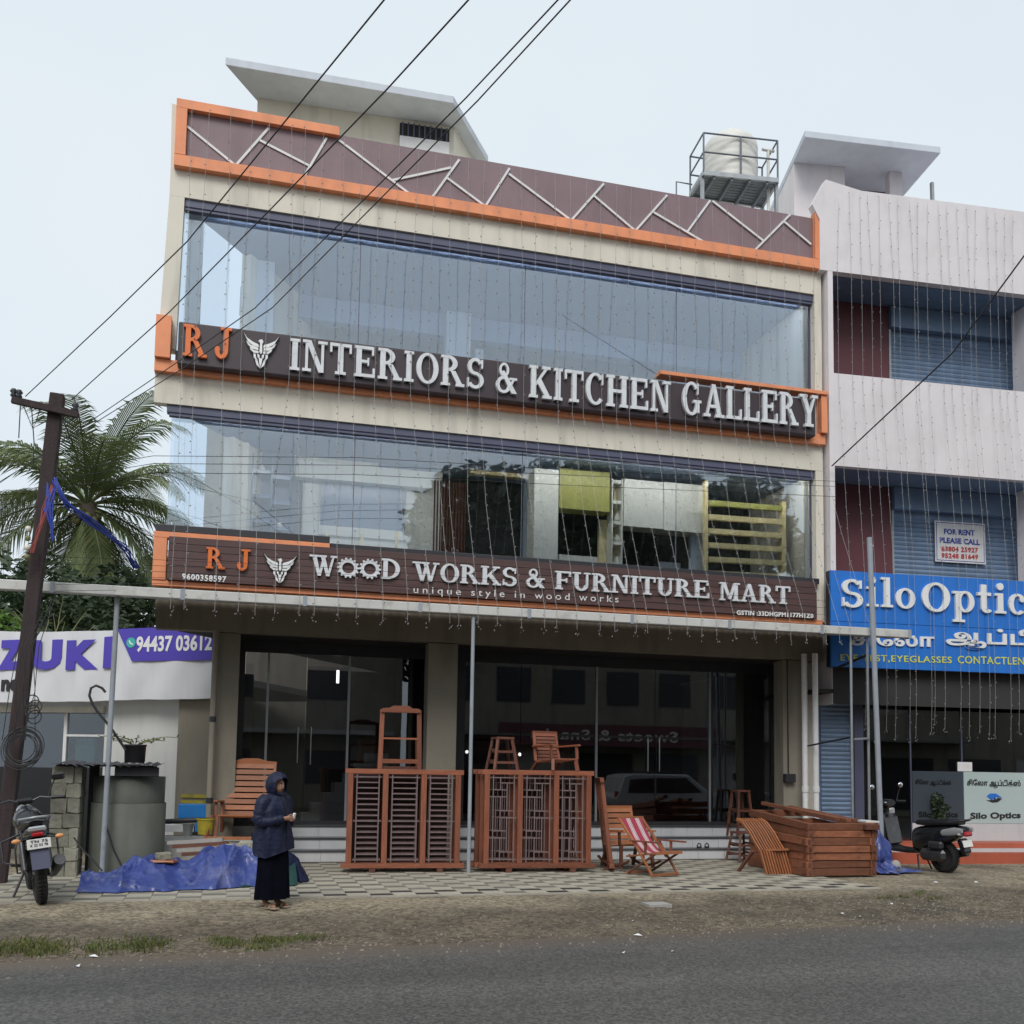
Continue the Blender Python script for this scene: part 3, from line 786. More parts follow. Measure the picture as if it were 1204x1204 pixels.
for i, (a, b_, c, d) in enumerate(segs):
    p, q = at(a, b_, 18.55), at(c, d, 18.55)
    for v in (p, q): v.z = min(13.68, max(12.75, v.z)); v.y = 18.552 - i * .0007
    MB().bar(p, q, .042, .025, (0, 1, 0)).build('trim_strip', 'white', sh)
# windows of the two upper floors
for (z0, z1, zh) in ((5.86, 8.06, 8.2), (9.2, 11.88, 12.03)):
    XS = [-1.27, 2.0, 5.25, 8.5, 11.62]
    bx('window_head', 'bluedark', sh, -1.34 if z0 < 6 else -1.19, 18.64, z1, 11.6 if z0 < 6 else 11.57, 18.80, zh - .002, bevel=.01)
    bx('window_head', 'bluedark', sh, -1.3 if z0 < 6 else -1.19, 18.66, z1 - .05, 11.56, 18.78, z1 - .004)
    for i in range(4):
        bx('window_pane', 'glass', sh, XS[i] + .007, 18.82, z0, XS[i + 1] - .007, 18.828, z1)
        if i: bx('joint', 'bluedark', sh, XS[i] - .006, 18.818, z0, XS[i] + .006, 18.83, z1)
    bx('window_frame', 'bluedark', sh, 11.56, 18.77, z0, 11.6, 18.84, z1)
    a, c = sx(.3), sx(1.7)
    q = MB(); q.add([(a[0], a[1], z0), (c[0], c[1], z0), (c[0], c[1], z1 + .1), (a[0], a[1], z1 + .1)], [(0, 1, 2, 3)])
    q.build('side_pane', 'clear', sh)
bx('window_sill', 'dark', sh, -1.42, 18.44, 5.87, 1.56, 18.86, 6.0, bevel=.01)
bx('window_sill', 'dark', sh, 1.565, 18.5, 5.77, 11.57, 18.86, 5.89, bevel=.01)
bx('window_sill', 'dark', sh, -1.24, 18.66, 8.735, 11.57, 18.86, 9.2)
# interior columns and walls
def ibox(name, m, px0, py0, px1, py1, Y, dep=.3, parent=None):
    p = at(px0, py1, Y); q = at(px1, py0, Y)
    return bx(name, m, parent or sh, p.x, Y, p.z, q.x, Y + dep, q.z)
c0 = at(281, 560, 20.2)
bx('column', 'beige', sh, c0.x - .17, 20.2, 5.02, c0.x + .17, 20.5, 8.13)
c0 = at(304, 340, 20.4)
bx('column', 'inwall', sh, c0.x - .3, 20.4, 8.7, c0.x + .3, 20.7, 11.95)
bx('column', 'offwhite', sh, -1.13, 18.95, 8.7, -.87, 19.2, 11.95)
c0 = at(541, 380, 21.5)
bx('column', 'inwall', sh, c0.x - .3, 21.5, 8.7, c0.x + .25, 21.8, 11.95)
c0 = at(948, 420, 20.5)
bx('column', 'inwall', sh, c0.x - .55, 20.5, 8.7, c0.x - .05, 20.8, 11.95)
bx('inner_wall', 'inwall', sh, 2.0, 23.2, 8.7, 11.5, 23.4, 11.95)
bx('inner_wall', 'inwall', sh, 4.9, 21.6, 8.7, 5.1, 23.15, 11.2)
bx('ceiling_beam', 'ceiling', sh, -.2, 21.7, 11.45, 11.5, 22.0, 11.955)
bx('inner_wall', 'kitchenw', sh, 1.2, 21.0, 5.02, 4.1, 21.15, 8.13)
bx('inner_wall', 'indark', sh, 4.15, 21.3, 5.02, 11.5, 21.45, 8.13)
bx('inner_wall', 'greyblue', sh, 0.0, 21.22, 5.02, 1.18, 21.34, 8.13)
PL = {22: emat('added_fill_glow', (1, .92, .78), 22), 18: emat('added_fill_glow_upper', (.93, .97, 1), 18)}  # hidden glowing strips added to brighten the displays, not real fittings
for z_, em in ((8.06, 22), (11.9, 18)):
    for k in range(6):
        bx('added_fill_strip', PL[em], sh, -.6 + k * 2.02, 18.87, z_ + .02, 1.3 + k * 2.02, 18.93, z_ + .06)
bx('inner_wall', 'indark', sh, 1.7, 25.0, .75, 11.5, 25.2, 4.18)
# lower storey, columns and beam
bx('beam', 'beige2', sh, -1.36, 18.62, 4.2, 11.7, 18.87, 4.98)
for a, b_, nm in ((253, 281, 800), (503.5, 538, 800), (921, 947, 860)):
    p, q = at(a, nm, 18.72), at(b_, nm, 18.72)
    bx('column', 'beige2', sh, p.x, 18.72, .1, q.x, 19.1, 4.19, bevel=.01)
# signs' orange surrounds
for a in ((-1.57, 8.735, -1.31, 9.72, 18.40), (-1.57, 8.73, 11.74, 8.95, 18.48), (7.95, 9.762, 11.74, 9.84, 18.36), (11.6, 8.955, 11.74, 9.758, 18.40)):
    bx('orange_frame', 'orange', sh, a[0], a[4], a[1] if a[3] != 9.72 else 8.955, a[2], 18.66, a[3], bevel=.008)
for a in ((-1.44, 5.76, 1.56, 5.866, 18.42), (-1.44, 5.02, -1.22, 5.757, 18.42), (-1.44, 4.92, 11.6, 5.015, 18.44)):
    bx('orange_frame', 'orange', sh, a[0], a[4], a[1], a[2], 18.66, a[3], bevel=.006)
# shop front glass, ground storey
GY = 19.75
def zz(py, Y=GY, px=600): return at(px, py, Y).z
bays = [(286, 498, [313.5, 409]), (546, 914, [701, 834])]
for bi, (a, b_, ms) in enumerate(bays):
    xa, xb = at(a, 850, GY).x, at(b_, 850, GY).x
    cuts = [xa] + [at(m_, 850, GY).x for m_ in ms] + [xb]
    if bi == 1: cuts = [cuts[0], at(612, 850, GY).x, cuts[1], at(770, 850, GY).x, cuts[2], cuts[3]]
    else: cuts = [cuts[0], cuts[1], at(359, 850, GY).x, cuts[2], cuts[3]]
    for i in range(len(cuts) - 1):
        bx('shop_pane', 'glassg', sh, cuts[i] + .006, GY, .84, cuts[i + 1] - .006, GY + .01, 3.98)
    for m_ in ms:
        x = at(m_, 850, GY).x
        bx('mullion', 'steel', sh, x - .022, GY - .03, .84, x + .022, GY - .004, 3.98)
    bx('shop_frame', 'dark', sh, xa - .25, GY - .04, .76, xb + .12, GY + .05, .838)
    bx('shop_frame', 'dark', sh, xa - .25, GY - .04, 3.982, xb + .12, GY + .05, 4.198)
    bx('shop_frame', 'dark', sh, xa - .25, GY - .05, .84, xa - .002, GY + .05, 3.98)
    bx('shop_frame', 'dark', sh, xb + .002, GY - .05, .84, xb + .12, GY + .05, 3.98)
for px_, y0, y1 in ((350.5, 855, 897), (366, 855, 899), (762, 868, 907), (775.5, 867, 907)):
    p, q = at(px_, y0, GY - .06), at(px_, y1, GY - .06)
    MB().tube([(p.x, GY - .06, p.z), (p.x, GY - .06, q.z)], .014, 8).bar((p.x, GY - .06, p.z - .06), (p.x, GY, p.z - .06), .015, .015).bar((p.x, GY - .06, q.z + .06), (p.x, GY, q.z + .06), .015, .015).build('door_handle', 'chrome', sh)
# steps: three white risers with dark nosings
st = thing('shop_steps', 'three white tiled steps with dark edges below the shop glass', 'steps', (5.2, 19.3, 0))
xl_, xr_ = at(300, 990, 19.3).x, at(905, 990, 19.3).x
for i, (y, z0, z1) in enumerate(((19.07, .13, .315), (19.33, .34, .525), (19.6, .55, .74))):
    n = 18
    for k in range(n):
        a = xl_ + (xr_ - xl_) * k / n; c = xl_ + (xr_ - xl_) * (k + 1) / n
        o = bx('riser_tile', 'steptile', st, a + .003, y, z0, c - .003, y + .02, z1)
    bx('nosing', 'stepnose', st, xl_ - .03, y - .035, z1 + .001, xr_ + .03, y + .27 if i < 2 else 19.7, z1 + .024, bevel=.004)
    bx('step_core', 'concl', st, xl_ - .02, y + .022, .1, xr_ + .02, y + .26, z1)
# platform left of the steps that carries the big chair
pl = bx('side_plinth', 'concl', None, -1.1, 17.95, .1, xl_ - .04, 19.6, .58)
tag(recenter(pl), 'low concrete plinth behind the blue tarpaulin at the shop corner', 'plinth')

# stair seen inside the left bay
sr = thing('inner_stair', 'grey stone stair rising to the right inside the left shop bay', 'staircase', (2.6, 21.5, .74))
tl = bx('tube_light', emat('tube_glow', (1, .97, .9), 5), None, at(396, 790, 21.0).x, 21.0, at(396, 803, 21.0).z, at(399, 790, 21.0).x, 21.05, at(396, 788, 21.0).z); tag(recenter(tl), 'lit upright lamp tube glimpsed inside the left shop bay above the stair', 'lamp')
for i in range(7):
    p = at(353 + 13 * i, 962, 20.5)
    bx('tread', 'kitchenw', sr, p.x, 20.5, .745 + .2 * i, at(425, 950, 20.5).x + .5, 21.2, .745 + .2 * (i + 1) - .006)
# roof room with overhanging slab
rr_ = thing('roof_room', 'beige roof stair room with wide grey overhanging slab above the brown parapet', 'roof room', (2.5, 22, 12.5))
ZS = 16.3
fl, fr_, br = atz(264.8, 76, ZS), atz(533, 121.5, ZS), atz(574, 191.5, ZS)
bl = fl + (br - fr_) * 1.0
up = Vector((0, 0, .17))
MB().add([fl, fr_, br, bl, fl + up, fr_ + up, br + up, bl + up], [(3, 2, 1, 0), (4, 5, 6, 7), (0, 1, 5, 4), (1, 2, 6, 5), (2, 3, 7, 6), (3, 0, 4, 7)]).build('roof_slab', 'slab', rr_, bevel=.01)
w1, w2 = atz(303, 115, ZS), atz(534, 149, ZS)
dirw = (w2 - w1).normalized(); side = (br - fr_).normalized()
w3 = w2 + side * 2.0; w4 = w1 + side * 2.4
def vwall(P, z0, z1, name, m, par):
    n = len(P)
    return MB().add([(p.x, p.y, z0) for p in P] + [(p.x, p.y, z1) for p in P], [tuple(range(n))[::-1], tuple(range(n, 2 * n))] + [(i, (i + 1) % n, (i + 1) % n + n, i + n) for i in range(n)]).build(name, m, par)
vwall([w1, w2, w3, w4], 12.5, ZS - .003, 'wall', 'beige', rr_)
AW = math.atan2(dirw.y, dirw.x)
def wallpt(px, py, v=0):
    u, z = atp(px, py, w1, AW, v); t = Vector((math.cos(AW), math.sin(AW), 0)); n = Vector((-math.sin(AW), math.cos(AW), 0))
    return Vector((w1.x, w1.y, 0)) + t * u + n * v + Vector((0, 0, z))
a, c = wallpt(470, 150, -.02), wallpt(528, 166, -.02)
zt, zb, zm = wallpt(470, 145, -.02).z, wallpt(470, 176, -.02).z, wallpt(470, 161.5, -.02).z
n_ = Vector((-math.sin(AW), math.cos(AW), 0))
wf = MB().add([Vector((p.x, p.y, z)) + n_ * q for q in (-.03, 0.005) for p, z in ((a, zm), (c, zm), (c, zt), (a, zt))], [(0, 1, 2, 3), (7, 6, 5, 4), (0, 4, 5, 1), (1, 5, 6, 2), (2, 6, 7, 3), (3, 7, 4, 0)]).build('window', 'indark', rr_)
for k in range(9):
    p = a.lerp(c, (k + .5) / 9)
    MB().bar((p.x - n_.x * .06, p.y - n_.y * .06, zm), (p.x - n_.x * .06, p.y - n_.y * .06, zt), .03, .03).build('grille_bar', 'bluedark', wf)
MB().add([Vector((p.x, p.y, z)) + n_ * q for q in (-.08, -.01) for p, z in ((a, zb), (c, zb), (c, zm), (a, zm))], [(0, 1, 2, 3), (7, 6, 5, 4), (0, 4, 5, 1), (1, 5, 6, 2), (2, 6, 7, 3), (3, 7, 4, 0)]).build('window_board', 'white', rr_)
# ---------------------------------------------------------------- signboards
sb = thing('upper_signboard', 'long dark upper signboard reading RJ INTERIORS & KITCHEN GALLERY', 'signboard', (5.1, 18.35, 8.9))
SY = 18.28
q0, q1 = at(208, 428, SY), at(959, 470, SY)
bx('board', 'signdark', sb, q0.x, SY, q0.z, q1.x, 18.5, q1.z, bevel=.03)
def pxword(wd, x0, y0, x1, y1, hpx, Y, dep, m, par, gap=.1):
    """baseline end points and cap height measured in the photograph, letters raised on the board"""
    p, q = at(x0, y0, Y), at(x1, y1, Y)
    h = at((x0 + x1) / 2, (y0 + y1) / 2 - hpx, Y).z - at((x0 + x1) / 2, (y0 + y1) / 2, Y).z
    return serif_word(wd, (p.x, p.z), (q.x, q.z), h, Y, dep, m, par, gap)
pxword('RJ', 215, 420, 272, 424, 37, SY - .002, .07, 'letterorange', sb, .32)
pxword('INTERIORS', 340, 436, 568, 459, 36, SY - .002, .07, 'lettergrey', sb)
pxword('&', 582, 462, 607, 465, 35, SY - .002, .07, 'lettergrey', sb)
pxword('KITCHEN', 621, 468, 787, 487, 37, SY - .002, .07, 'lettergrey', sb)
pxword('GALLERY', 801, 488, 960, 504, 38, SY - .002, .07, 'lettergrey', sb)
lb = thing('lower_signboard', 'long brown planked lower signboard reading RJ WOOD WORKS & FURNITURE MART', 'signboard', (5.1, 18.4, 5))
LY = 18.36
for k in range(6):
    z = 5.02 + k * .127
    bx('plank', 'signbrown', lb, -1.19, LY, z + .003, 11.42, LY + .1, z + .124, bevel=.005)
bx('backing', 'signdark', lb, -1.18, LY + .101, 5.02, 11.41, LY + .2, 5.755)
pxword('RJ', 242, 669, 294, 672, 25, LY - .002, .06, 'letterorange', lb, .6)
pxword('W@@D', 363, 677, 470, 682, 24, LY - .002, .05, 'lettergrey', lb, .06)
pxword('WORKS', 484, 683, 607, 690, 22, LY - .002, .05, 'lettergrey', lb, .06)
pxword('&', 618, 691, 640, 692, 22, LY - .002, .05, 'lettergrey', lb)
pxword('FURNITURE', 652, 693, 833, 704, 21, LY - .002, .05, 'lettergrey', lb, .06)
pxword('MART', 845, 706, 928, 711, 21, LY - .002, .05, 'lettergrey', lb, .06)
def pxtext(t, x0, y0, x1, y1, hpx, Y, dep, m, par, bold=0, spacing=1, name='lettering'):
    p, q = at(x0, y0, Y), at(x1, y1, Y)
    h = at(x0, y0 - hpx, Y).z - p.z
    return print_text(t, p.x, p.z, q.x, p.z + h, Y, dep, m, par, bold, spacing, z0b=q.z, name=name)
pxtext('9600358597', 214, 681.5, 266, 685, 7.5, LY - .002, .012, 'textwhite', lb, .035, 1.15)
pxtext('unique style in wood works', 486, 700, 727, 711, 11, LY - .002, .012, 'textwhite', lb, .0, 1.5)
pxtext('GSTIN :33DHGPM1177H1Z0', 866, 723, 956, 727, 5.5, LY - .002, .012, 'textwhite', lb, .03, 1.1)
# winged lion-and-eagle emblem, raised
def emblem(x0, ytop, x1, ybot, slope, Y, par):
    p, q = at(x0, ybot, Y), at(x1, ytop + slope, Y)
    W_, H_ = q.x - p.x, q.z - p.z
    f = lambda u, v: (p.x + u * W_, p.z + v * H_)
    def feather(pts):
        return [f(a, b) for a, b in pts]
    L_ = [
        [(.0, 1.0), (.1, .86), (.26, .76), (.42, .70), (.44, .62), (.3, .64), (.14, .74)],
        [(.08, .78), (.2, .66), (.42, .60), (.43, .53), (.26, .55), (.13, .66)],
        [(.18, .60), (.3, .51), (.43, .50), (.44, .44), (.3, .44), (.21, .52)],
        [(.30, .42), (.36, .40), (.37, .30), (.42, .22), (.36, .24), (.30, .32)],
        [(.35, .24), (.42, .20), (.45, .10), (.5, .0), (.40, .08), (.37, .16)],
        [(.40, .42), (.47, .38), (.46, .30), (.42, .30)],
    ]
    i = 0
    base = MB()
    for sgn in (0, 1):
        for q_ in L_:
            pts = [((1 - a) if sgn else a, b) for a, b in q_]
            pp = feather(pts)
            if sgn: pp = pp[::-1]
            base.prism(pp, Y - .06 - i * .001, Y - .001 * i); i += 1
    base.prism(feather([(.46, .48), (.5, .42), (.54, .48), (.53, .74), (.56, .80), (.52, .86), (.46, .84), (.42, .80), (.47, .76)]), Y - .065, Y)
    base.prism(feather([(.44, .34), (.5, .28), (.56, .34), (.53, .14), (.5, .04), (.47, .14)]), Y - .063, Y)
    base.build('emblem', 'textwhite', par)
    sd_ = [f(a, b) for a, b in ((-.02, 1.04), (.2, .78), (.45, .74), (.47, .90), (.53, .90), (.55, .74), (.8, .78), (1.02, 1.04), (.93, .7), (.8, .48), (.72, .4), (.66, .2), (.5, -.08), (.34, .2), (.28, .4), (.2, .48), (.07, .7))]
    MB().prism(sd_, Y - .02, Y).build('emblem_backing', 'letterside', par)
emblem(285, 396, 328, 432, 1.5, SY - .002, sb)
emblem(309, 653, 349, 685, .8, LY - .002, lb)

# ================================================================== AWNING
aw = thing('awning', 'long flat metal awning with white gutter edge running under the lower sign', 'awning', (4, 17.5, 0))
AY = 16.7
AX0, AX1 = -8.4, 12.38
def awz(x): return 4.585 + (x + 3.46) * .0028
mb = MB()
n = 11
for i in range(n):
    a = AX0 + (AX1 - AX0) * i / n; c = AX0 + (AX1 - AX0) * (i + 1) / n
    zA, zB = awz(a), awz(c)
    q = MB()
    q.add([(a + .004, AY, zA - .15), (c - .004, AY, zB - .15), (c - .004, AY, zB), (a + .004, AY, zA), (a + .004, AY + .13, zA - .15), (c - .004, AY + .13, zB - .15), (c - .004, AY + .13, zB + .01), (a + .004, AY + .13, zA + .01)],
          [(0, 1, 2, 3), (7, 6, 5, 4), (0, 4, 5, 1), (1, 5, 6, 2), (2, 6, 7, 3), (3, 7, 4, 0)])
    q.build('gutter_length', 'gutter', aw, bevel=.012)
    MB().box(c - .03, AY - .012, zB - .165, c + .03, AY + .1, zB + .006).build('gutter_bracket', 'greypole', aw)
N_ = 520
q = MB()
vs = []
for i in range(N_ + 1):
    x = AX0 + (AX1 - AX0) * i / N_
    d = .018 * math.sin(i * math.pi / 2)
    vs += [(x, AY + .14, awz(x) - .02 + d), (x, 18.5, awz(x) + .2 + d)]
q.add(vs, [(2 * i, 2 * i + 2, 2 * i + 3, 2 * i + 1) for i in range(N_)])
q.build('corrugated_roof', 'corr', aw)
for i in range(14):
    x = AX0 + .5 + i * 1.52
    MB().bar((x, AY + .14, awz(x) - .08), (x, 18.42, awz(x) + .12), .05, .06).build('rafter', 'greypole', aw)
MB().bar((AX0, 16.92, 4.47), (AX1 - .2, 16.92, 4.52), .06, .07).build('purlin', 'greypole', aw)
for (pxt, pyt, pxb, pyb, r) in ((557.5, 800, 552, 1028, .032),):
    x = at(552, 1028, 16.7).x
    MB().tube([(x, 16.78, .12), (x, 16.78, 4.5)], r, 12).build('post', 'greypole', aw)
x = at(133, 800, 16.85).x
MB().tube([(x - .03, 16.9, .14), (x, 16.9, 4.5)], .04, 12).build('post', 'greypole', aw)
MB().tube([(-6.6, 16.9, .0), (-6.6, 16.9, 4.5)], .04, 12).build('post', 'greypole', aw)
p = at(1030, 800, 16.55)
rp = MB().tube([(at(1037, 985, 16.55).x, 16.55, .1), (at(1021.5, 740, 16.55).x + .04, 16.55, at(1021, 632, 16.55).z)], .05, 14)
rp.lathe([(.058, -.02), (.058, .02)], (at(1023.5, 640, 16.55).x, 16.55, at(1021, 642, 16.55).z), 14).build('post', 'greypole', aw)
for a, c, y1 in ((997, 1006, 780), (1017, 1025, 775)):
    xa, xb = at(a, y1, 16.85).x, at(c, 960, 16.85).x
    MB().tube([((xa + xb) / 2, 16.85, .12), ((xa + xb) / 2, 16.85, 4.5)], .026, 10).build('post', 'steel', aw)
p, q = at(1004, 869, 16.8), at(1022, 868, 16.8)
MB().bar(p, q, .03, .035).build('brace', 'steel', aw)
MB().bar(at(950, 877, 18.4), at(1000, 867, 16.9), .03, .03).build('brace', 'dark', aw)
MB().bar(at(985, 785, 18.0), at(1020, 770, 16.9), .04, .04).build('brace', 'dark', aw)
# ================================================================== OPTICIAN'S BUILDING (right)
SA = -rad(4)
SO = (11.76, 18.42)
sb_t = Vector((math.cos(SA), math.sin(SA), 0)); sb_n = Vector((-math.sin(SA), math.cos(SA), 0))
si = thing('optician_building', 'pale pink three storey building with maroon wall, blue grey roller shutters and glazed shop', 'building', (SO[0], SO[1], 0), SA)
def S_(px, py, v=0): return atp(px, py, SO, SA, v)
def sbx(name, m, u0, v0, z0, u1, v1, z1, par=None, bevel=0): return MB().box(u0, v0, z0, u1, v1, z1).build(name, m, par or si, world=False, bevel=bevel)
UR = 9.0
ztop = S_(1012, 224)[1]; zb3 = S_(990, 320)[1]; zt2 = S_(985, 439)[1]; zb2 = S_(990, 548)[1]; zs = S_(990, 671, -.25)[1]; zsb = S_(985, 784, -.25)[1]
uo = S_(980, 400)[0]; u2 = S_(1048, 600, 1.2)[0]; ur = S_(1194, 560, .9)[0]
poly = [(S_(964, 300)[0], zb3), (S_(964, 262)[0], S_(964, 258)[1]), (S_(955, 240)[0], S_(955, 240)[1]), (S_(971, 211)[0], S_(971, 211)[1]), (S_(1012, 224)[0], ztop), (UR, ztop + .05), (UR, zb3 - .03)]
MB().prism(poly, 0, .18).build('parapet_wall', 'pink', si, world=False)
sbx('column', 'pink', .03, .004, 3.3, uo, .6, zb3)
sbx('wall', 'pink', .03, .604, .1, uo + .02, 9, ztop - .4)
sbx('wall', 'pink', .05, 9.0, .1, UR, 9.2, ztop - .4)
sbx('wall', 'pink', UR - .2, .7, .1, UR, 8.99, ztop - .4)
sbx('floor_band', 'pink', uo, 0, zb2, UR, .16, zt2)
sbx('floor_slab', 'pink', uo, .162, zb2 + .05, UR, 8.9, zb2 + .25)
sbx('floor_slab', 'pink', uo, .182, zb3 + .02, UR, 8.9, zb3 + .2)
sbx('ceiling', 'shutter', uo, .2, zb3 - .02, UR - .3, 1.6, zb3 + .018)
sbx('ceiling', 'shutter', uo, .2, zb2 + .01, UR - .3, 1.6, zb2 + .048)
sbx('floor_slab', 'pink', uo, .02, zs - .9, UR, 8.9, zs - .6)
sbx('roof_slab', 'pink', uo, .2, ztop - 1.1, UR, 8.9, ztop - .9)
for z0, z1 in ((zs - .58, zb2 + .005), (zb2 + .3, zb3 - .025)):
    sbx('maroon_wall', 'maroon', uo + .005, 1.2, z0, u2, 1.3, z1)
    sbx('maroon_wall', 'maroon', uo + .002, .62, z0, uo + .05, 1.19, z1)
    sh_ = sbx('roller_shutter', 'shutter', u2 + .01, 1.3, z0, ur + 1.0, 1.34, z1)
    n = int((z1 - .55 - z0) / .105)
    for k in range(n):
        z = z0 + k * .105
        MB().prism([(1.27, z + .004), (1.255, z + .05), (1.27, z + .1), (1.299, z + .1), (1.299, z + .004)], u2 + .06, ur + .9, lambda a, b, c: (b, a, c)).build('slat', 'shutter', sh_, world=False)
    sbx('shutter_box', 'shutter', u2 + .02, 1.1, z1 - .5, ur + .95, 1.29, z1 - .01)
    sbx('guide_rail', 'steel', u2 + .01, 1.2, z0, u2 + .06, 1.299, z1 - .51)
sbx('column', 'pink', ur, .17, zs - .55, ur + .5, .9, zb2 + .005)
sbx('column', 'pink', ur, .17, zb2 + .3, ur + .5, .9, zb3 - .03)
# ground storey
GV = .55
u_sh0, u_sh1 = S_(962, 850, GV)[0], S_(1000, 850, GV)[0]
sht = sbx('roller_shutter', 'shutter', u_sh0 - .3, GV + .03, .1, u_sh1 + .02, GV + .07, 3.5)
for k in range(34):
    z = .16 + k * .095
    MB().prism([(GV, z + .003), (GV - .014, z + .045), (GV, z + .09), (GV + .029, z + .09), (GV + .029, z + .003)], max(.06, u_sh0 - .25), u_sh1, lambda a, b, c: (b, a, c)).build('slat', 'shutter', sht, world=False)
sbx('column', 'bluedark', u_sh1 + .03, GV - .1, .1, S_(1012, 850, GV)[0], GV + .3, 3.4)
sbx('soffit', 'indark', u_sh0 - .3, .0, 3.52, UR, 8.8, 3.6)
sbx('inner_wall', 'indark', .8, 6, .1, UR - .3, 6.2, 3.5)
sbx('fascia', 'indark', .05, -.02, 3.3, UR, .015, zs - .62)
xg0 = S_(1014, 850, GV)[0]
xs_ = [xg0, S_(1070, 850, GV)[0], S_(1130, 850, GV)[0], UR - 2.5, UR - .3]
for i in range(4):
    sbx('shop_pane', 'glassg', xs_[i] + .006, GV, .5, xs_[i + 1] - .006, GV + .01, 3.45)
    sbx('mullion', 'bluedark', xs_[i] - .02, GV - .02, .5, xs_[i] + .004, GV + .04, 3.45)
z0, z1 = S_(1165, 968, GV)[1], S_(1165, 908, GV)[1]
f2 = sbx('glass_panel', 'frost', xs_[2] + .01, GV - .035, z0, xs_[3] - .02, GV - .02, z1)
f1 = sbx('glass_panel', 'frostd', xs_[1] + .01, GV - .035, z0, xs_[2] - .02, GV - .02, z1)
sbx('plinth_band', 'steptile', xs_[1], GV - .03, .42, UR - .3, GV + .1, z0 - .005)
sbx('white_notice', 'white', S_(1125, 900, GV)[0], GV - .03, z1 + .01, S_(1142, 900, GV)[0], GV - .02, S_(1130, 896, GV)[1])
def stext(t, px0, py0, px1, py1, hp, m, par, v, bold=0, sp=1, dep=.008, name='lettering'):
    a = S_(px0, py0, v); c = S_(px1, py1, v); h = S_(px0, py0 - hp, v)[1] - a[1]
    return print_text(t, a[0], a[1], c[0], a[1] + h, v, dep, m, par, bold, sp, world=False, z0b=c[1], name=name)
TAM = '\u0b9a\u0bbf\u0bc7\u0bb2\u0bbe'
TAM2 = '\u0b86\u0baa\u0bcd\u0b9f\u0bbf'
TAM3 = '\u0b95\u0bcd\u0bb8\u0bcd'
vf = GV - .037
stext(TAM + ' ' + TAM2 + TAM3, 1137, 926, 1200, 927, 10, 'textdark', f2, vf, .02)
stext('Silo Optics', 1141, 965, 1200, 964, 9.5, 'textdark', f2, vf, .03)
stext(TAM + ' ' + TAM2 + TAM3, 1076, 924, 1118, 925, 8, 'black', f1, vf, .01)
stext('Silo Optics', 1080, 963, 1126, 963, 9, 'black', f1, vf, .03)
# eye mark on the frosted panel
def spoly(pts, m, par, v, dep=.008, name='logo'):
    pp = [S_(a, b, v) for a, b in pts]
    return MB().prism(pp[::-1], v - dep, v).build(name, m, par, world=False)
spoly([(1160, 936), (1164, 933), (1171, 933), (1178, 938), (1172, 937), (1168, 938), (1166, 941)], 'blue', f2, vf)
spoly([(1178, 939), (1173, 943), (1167, 943.5), (1160, 941), (1166, 940.5), (1171, 940), (1173, 938)], 'textdark', f2, vf)
spoly([(1168.5, 937.5), (1170.5, 937.5), (1170.5, 940), (1168.5, 940)], 'textblue', f2, vf - .01)
# red and cream plinth steps
yb = S_(1190, 1017, -1.0)
sbx('plinth_step', 'redtile', xg0 - .3, -.55, .1, UR, GV - .06, .33)
sbx('plinth_step', 'steptile', xg0 - .28, -.35, .332, UR, GV - .05, .40)
sbx('plinth_step', 'redtile', xg0 - .26, -.2, .402, UR, GV - .04, .50)
sbx('threshold', 'steptile', u_sh0 - .3, GV - .3, .1, xg0 - .32, GV - .02, .3)
# white air duct box seen through the glass
b = MB(); a0, a1 = S_(1015, 838, 1.2), S_(1062, 828, 1.2)
b.box(a0[0], 1.2, a0[1], a1[0], 1.5, a1[1]); c1 = S_(1063, 806, 1.2); b.box(a1[0] - .05, 1.202, a1[1] + .002, a1[0], 1.498, c1[1]).build('duct_box', 'white', si, world=False)
# roof room and its slab on the pink building
rs = thing('roof_room', 'pale pink roof room with projecting concrete slab on the right building', 'roof room', (14, 20.5, 12.2))
ZS2 = 16.7
fl, fr_, bl, br = atz(946.5, 161, ZS2), atz(1106, 180, ZS2), atz(932.8, 191, ZS2), atz(1061.6, 231.5, ZS2)
bk0 = (bl - fl).normalized(); bl2 = bl + bk0 * 2.6; br2 = br + (br - fr_).normalized() * 2.2; bl_, br_ = bl, br; bl, br = bl2, br2
up = Vector((0, 0, .16))
MB().add([fl, fr_, br, bl, fl + up, fr_ + up, br + up, bl + up], [(3, 2, 1, 0), (4, 5, 6, 7), (0, 1, 5, 4), (1, 2, 6, 5), (2, 3, 7, 6), (3, 0, 4, 7)]).build('roof_slab', 'slab', rs, bevel=.01)
w1, w2, w3 = atz(933.5, 191, ZS2), atz(993, 196, ZS2), atz(1046, 201, ZS2)
bk = bk0; RB = ztop - .88
w1b = w1 + bk * 3
vwall([w1 + bk * .01, w2, w2 + bk * .15, w1 + bk * .16], RB, ZS2 - .003, 'wall', 'pink', rs)
vwall([w1 + bk * .165, w1 + (w2 - w1).normalized() * .15 + bk * .165, w1b + (w2 - w1).normalized() * .15, w1b], RB, ZS2 - .003, 'wall', 'pink', rs)
vwall([w3, w3 + (w3 - w2).normalized() * .32, w3 + (w3 - w2).normalized() * .32 + bk * .3, w3 + bk * .3], RB, ZS2 - .003, 'column', 'pink', rs)
vwall([w2 + bk * .9, w3 + bk * .9 + (w3 - w2).normalized() * .3, w3 + bk * 1.05, w2 + bk * 1.05], RB, ZS2 - .004, 'wall', 'maroon', rs)
p = at(1098, 245, 20.2); q = at(1096.5, 215, 20.2)
o = MB().bar((p.x, 20.2, 12.0), (q.x - .02, 20.2, q.z), .07, .07).build('roof_post', 'steel')
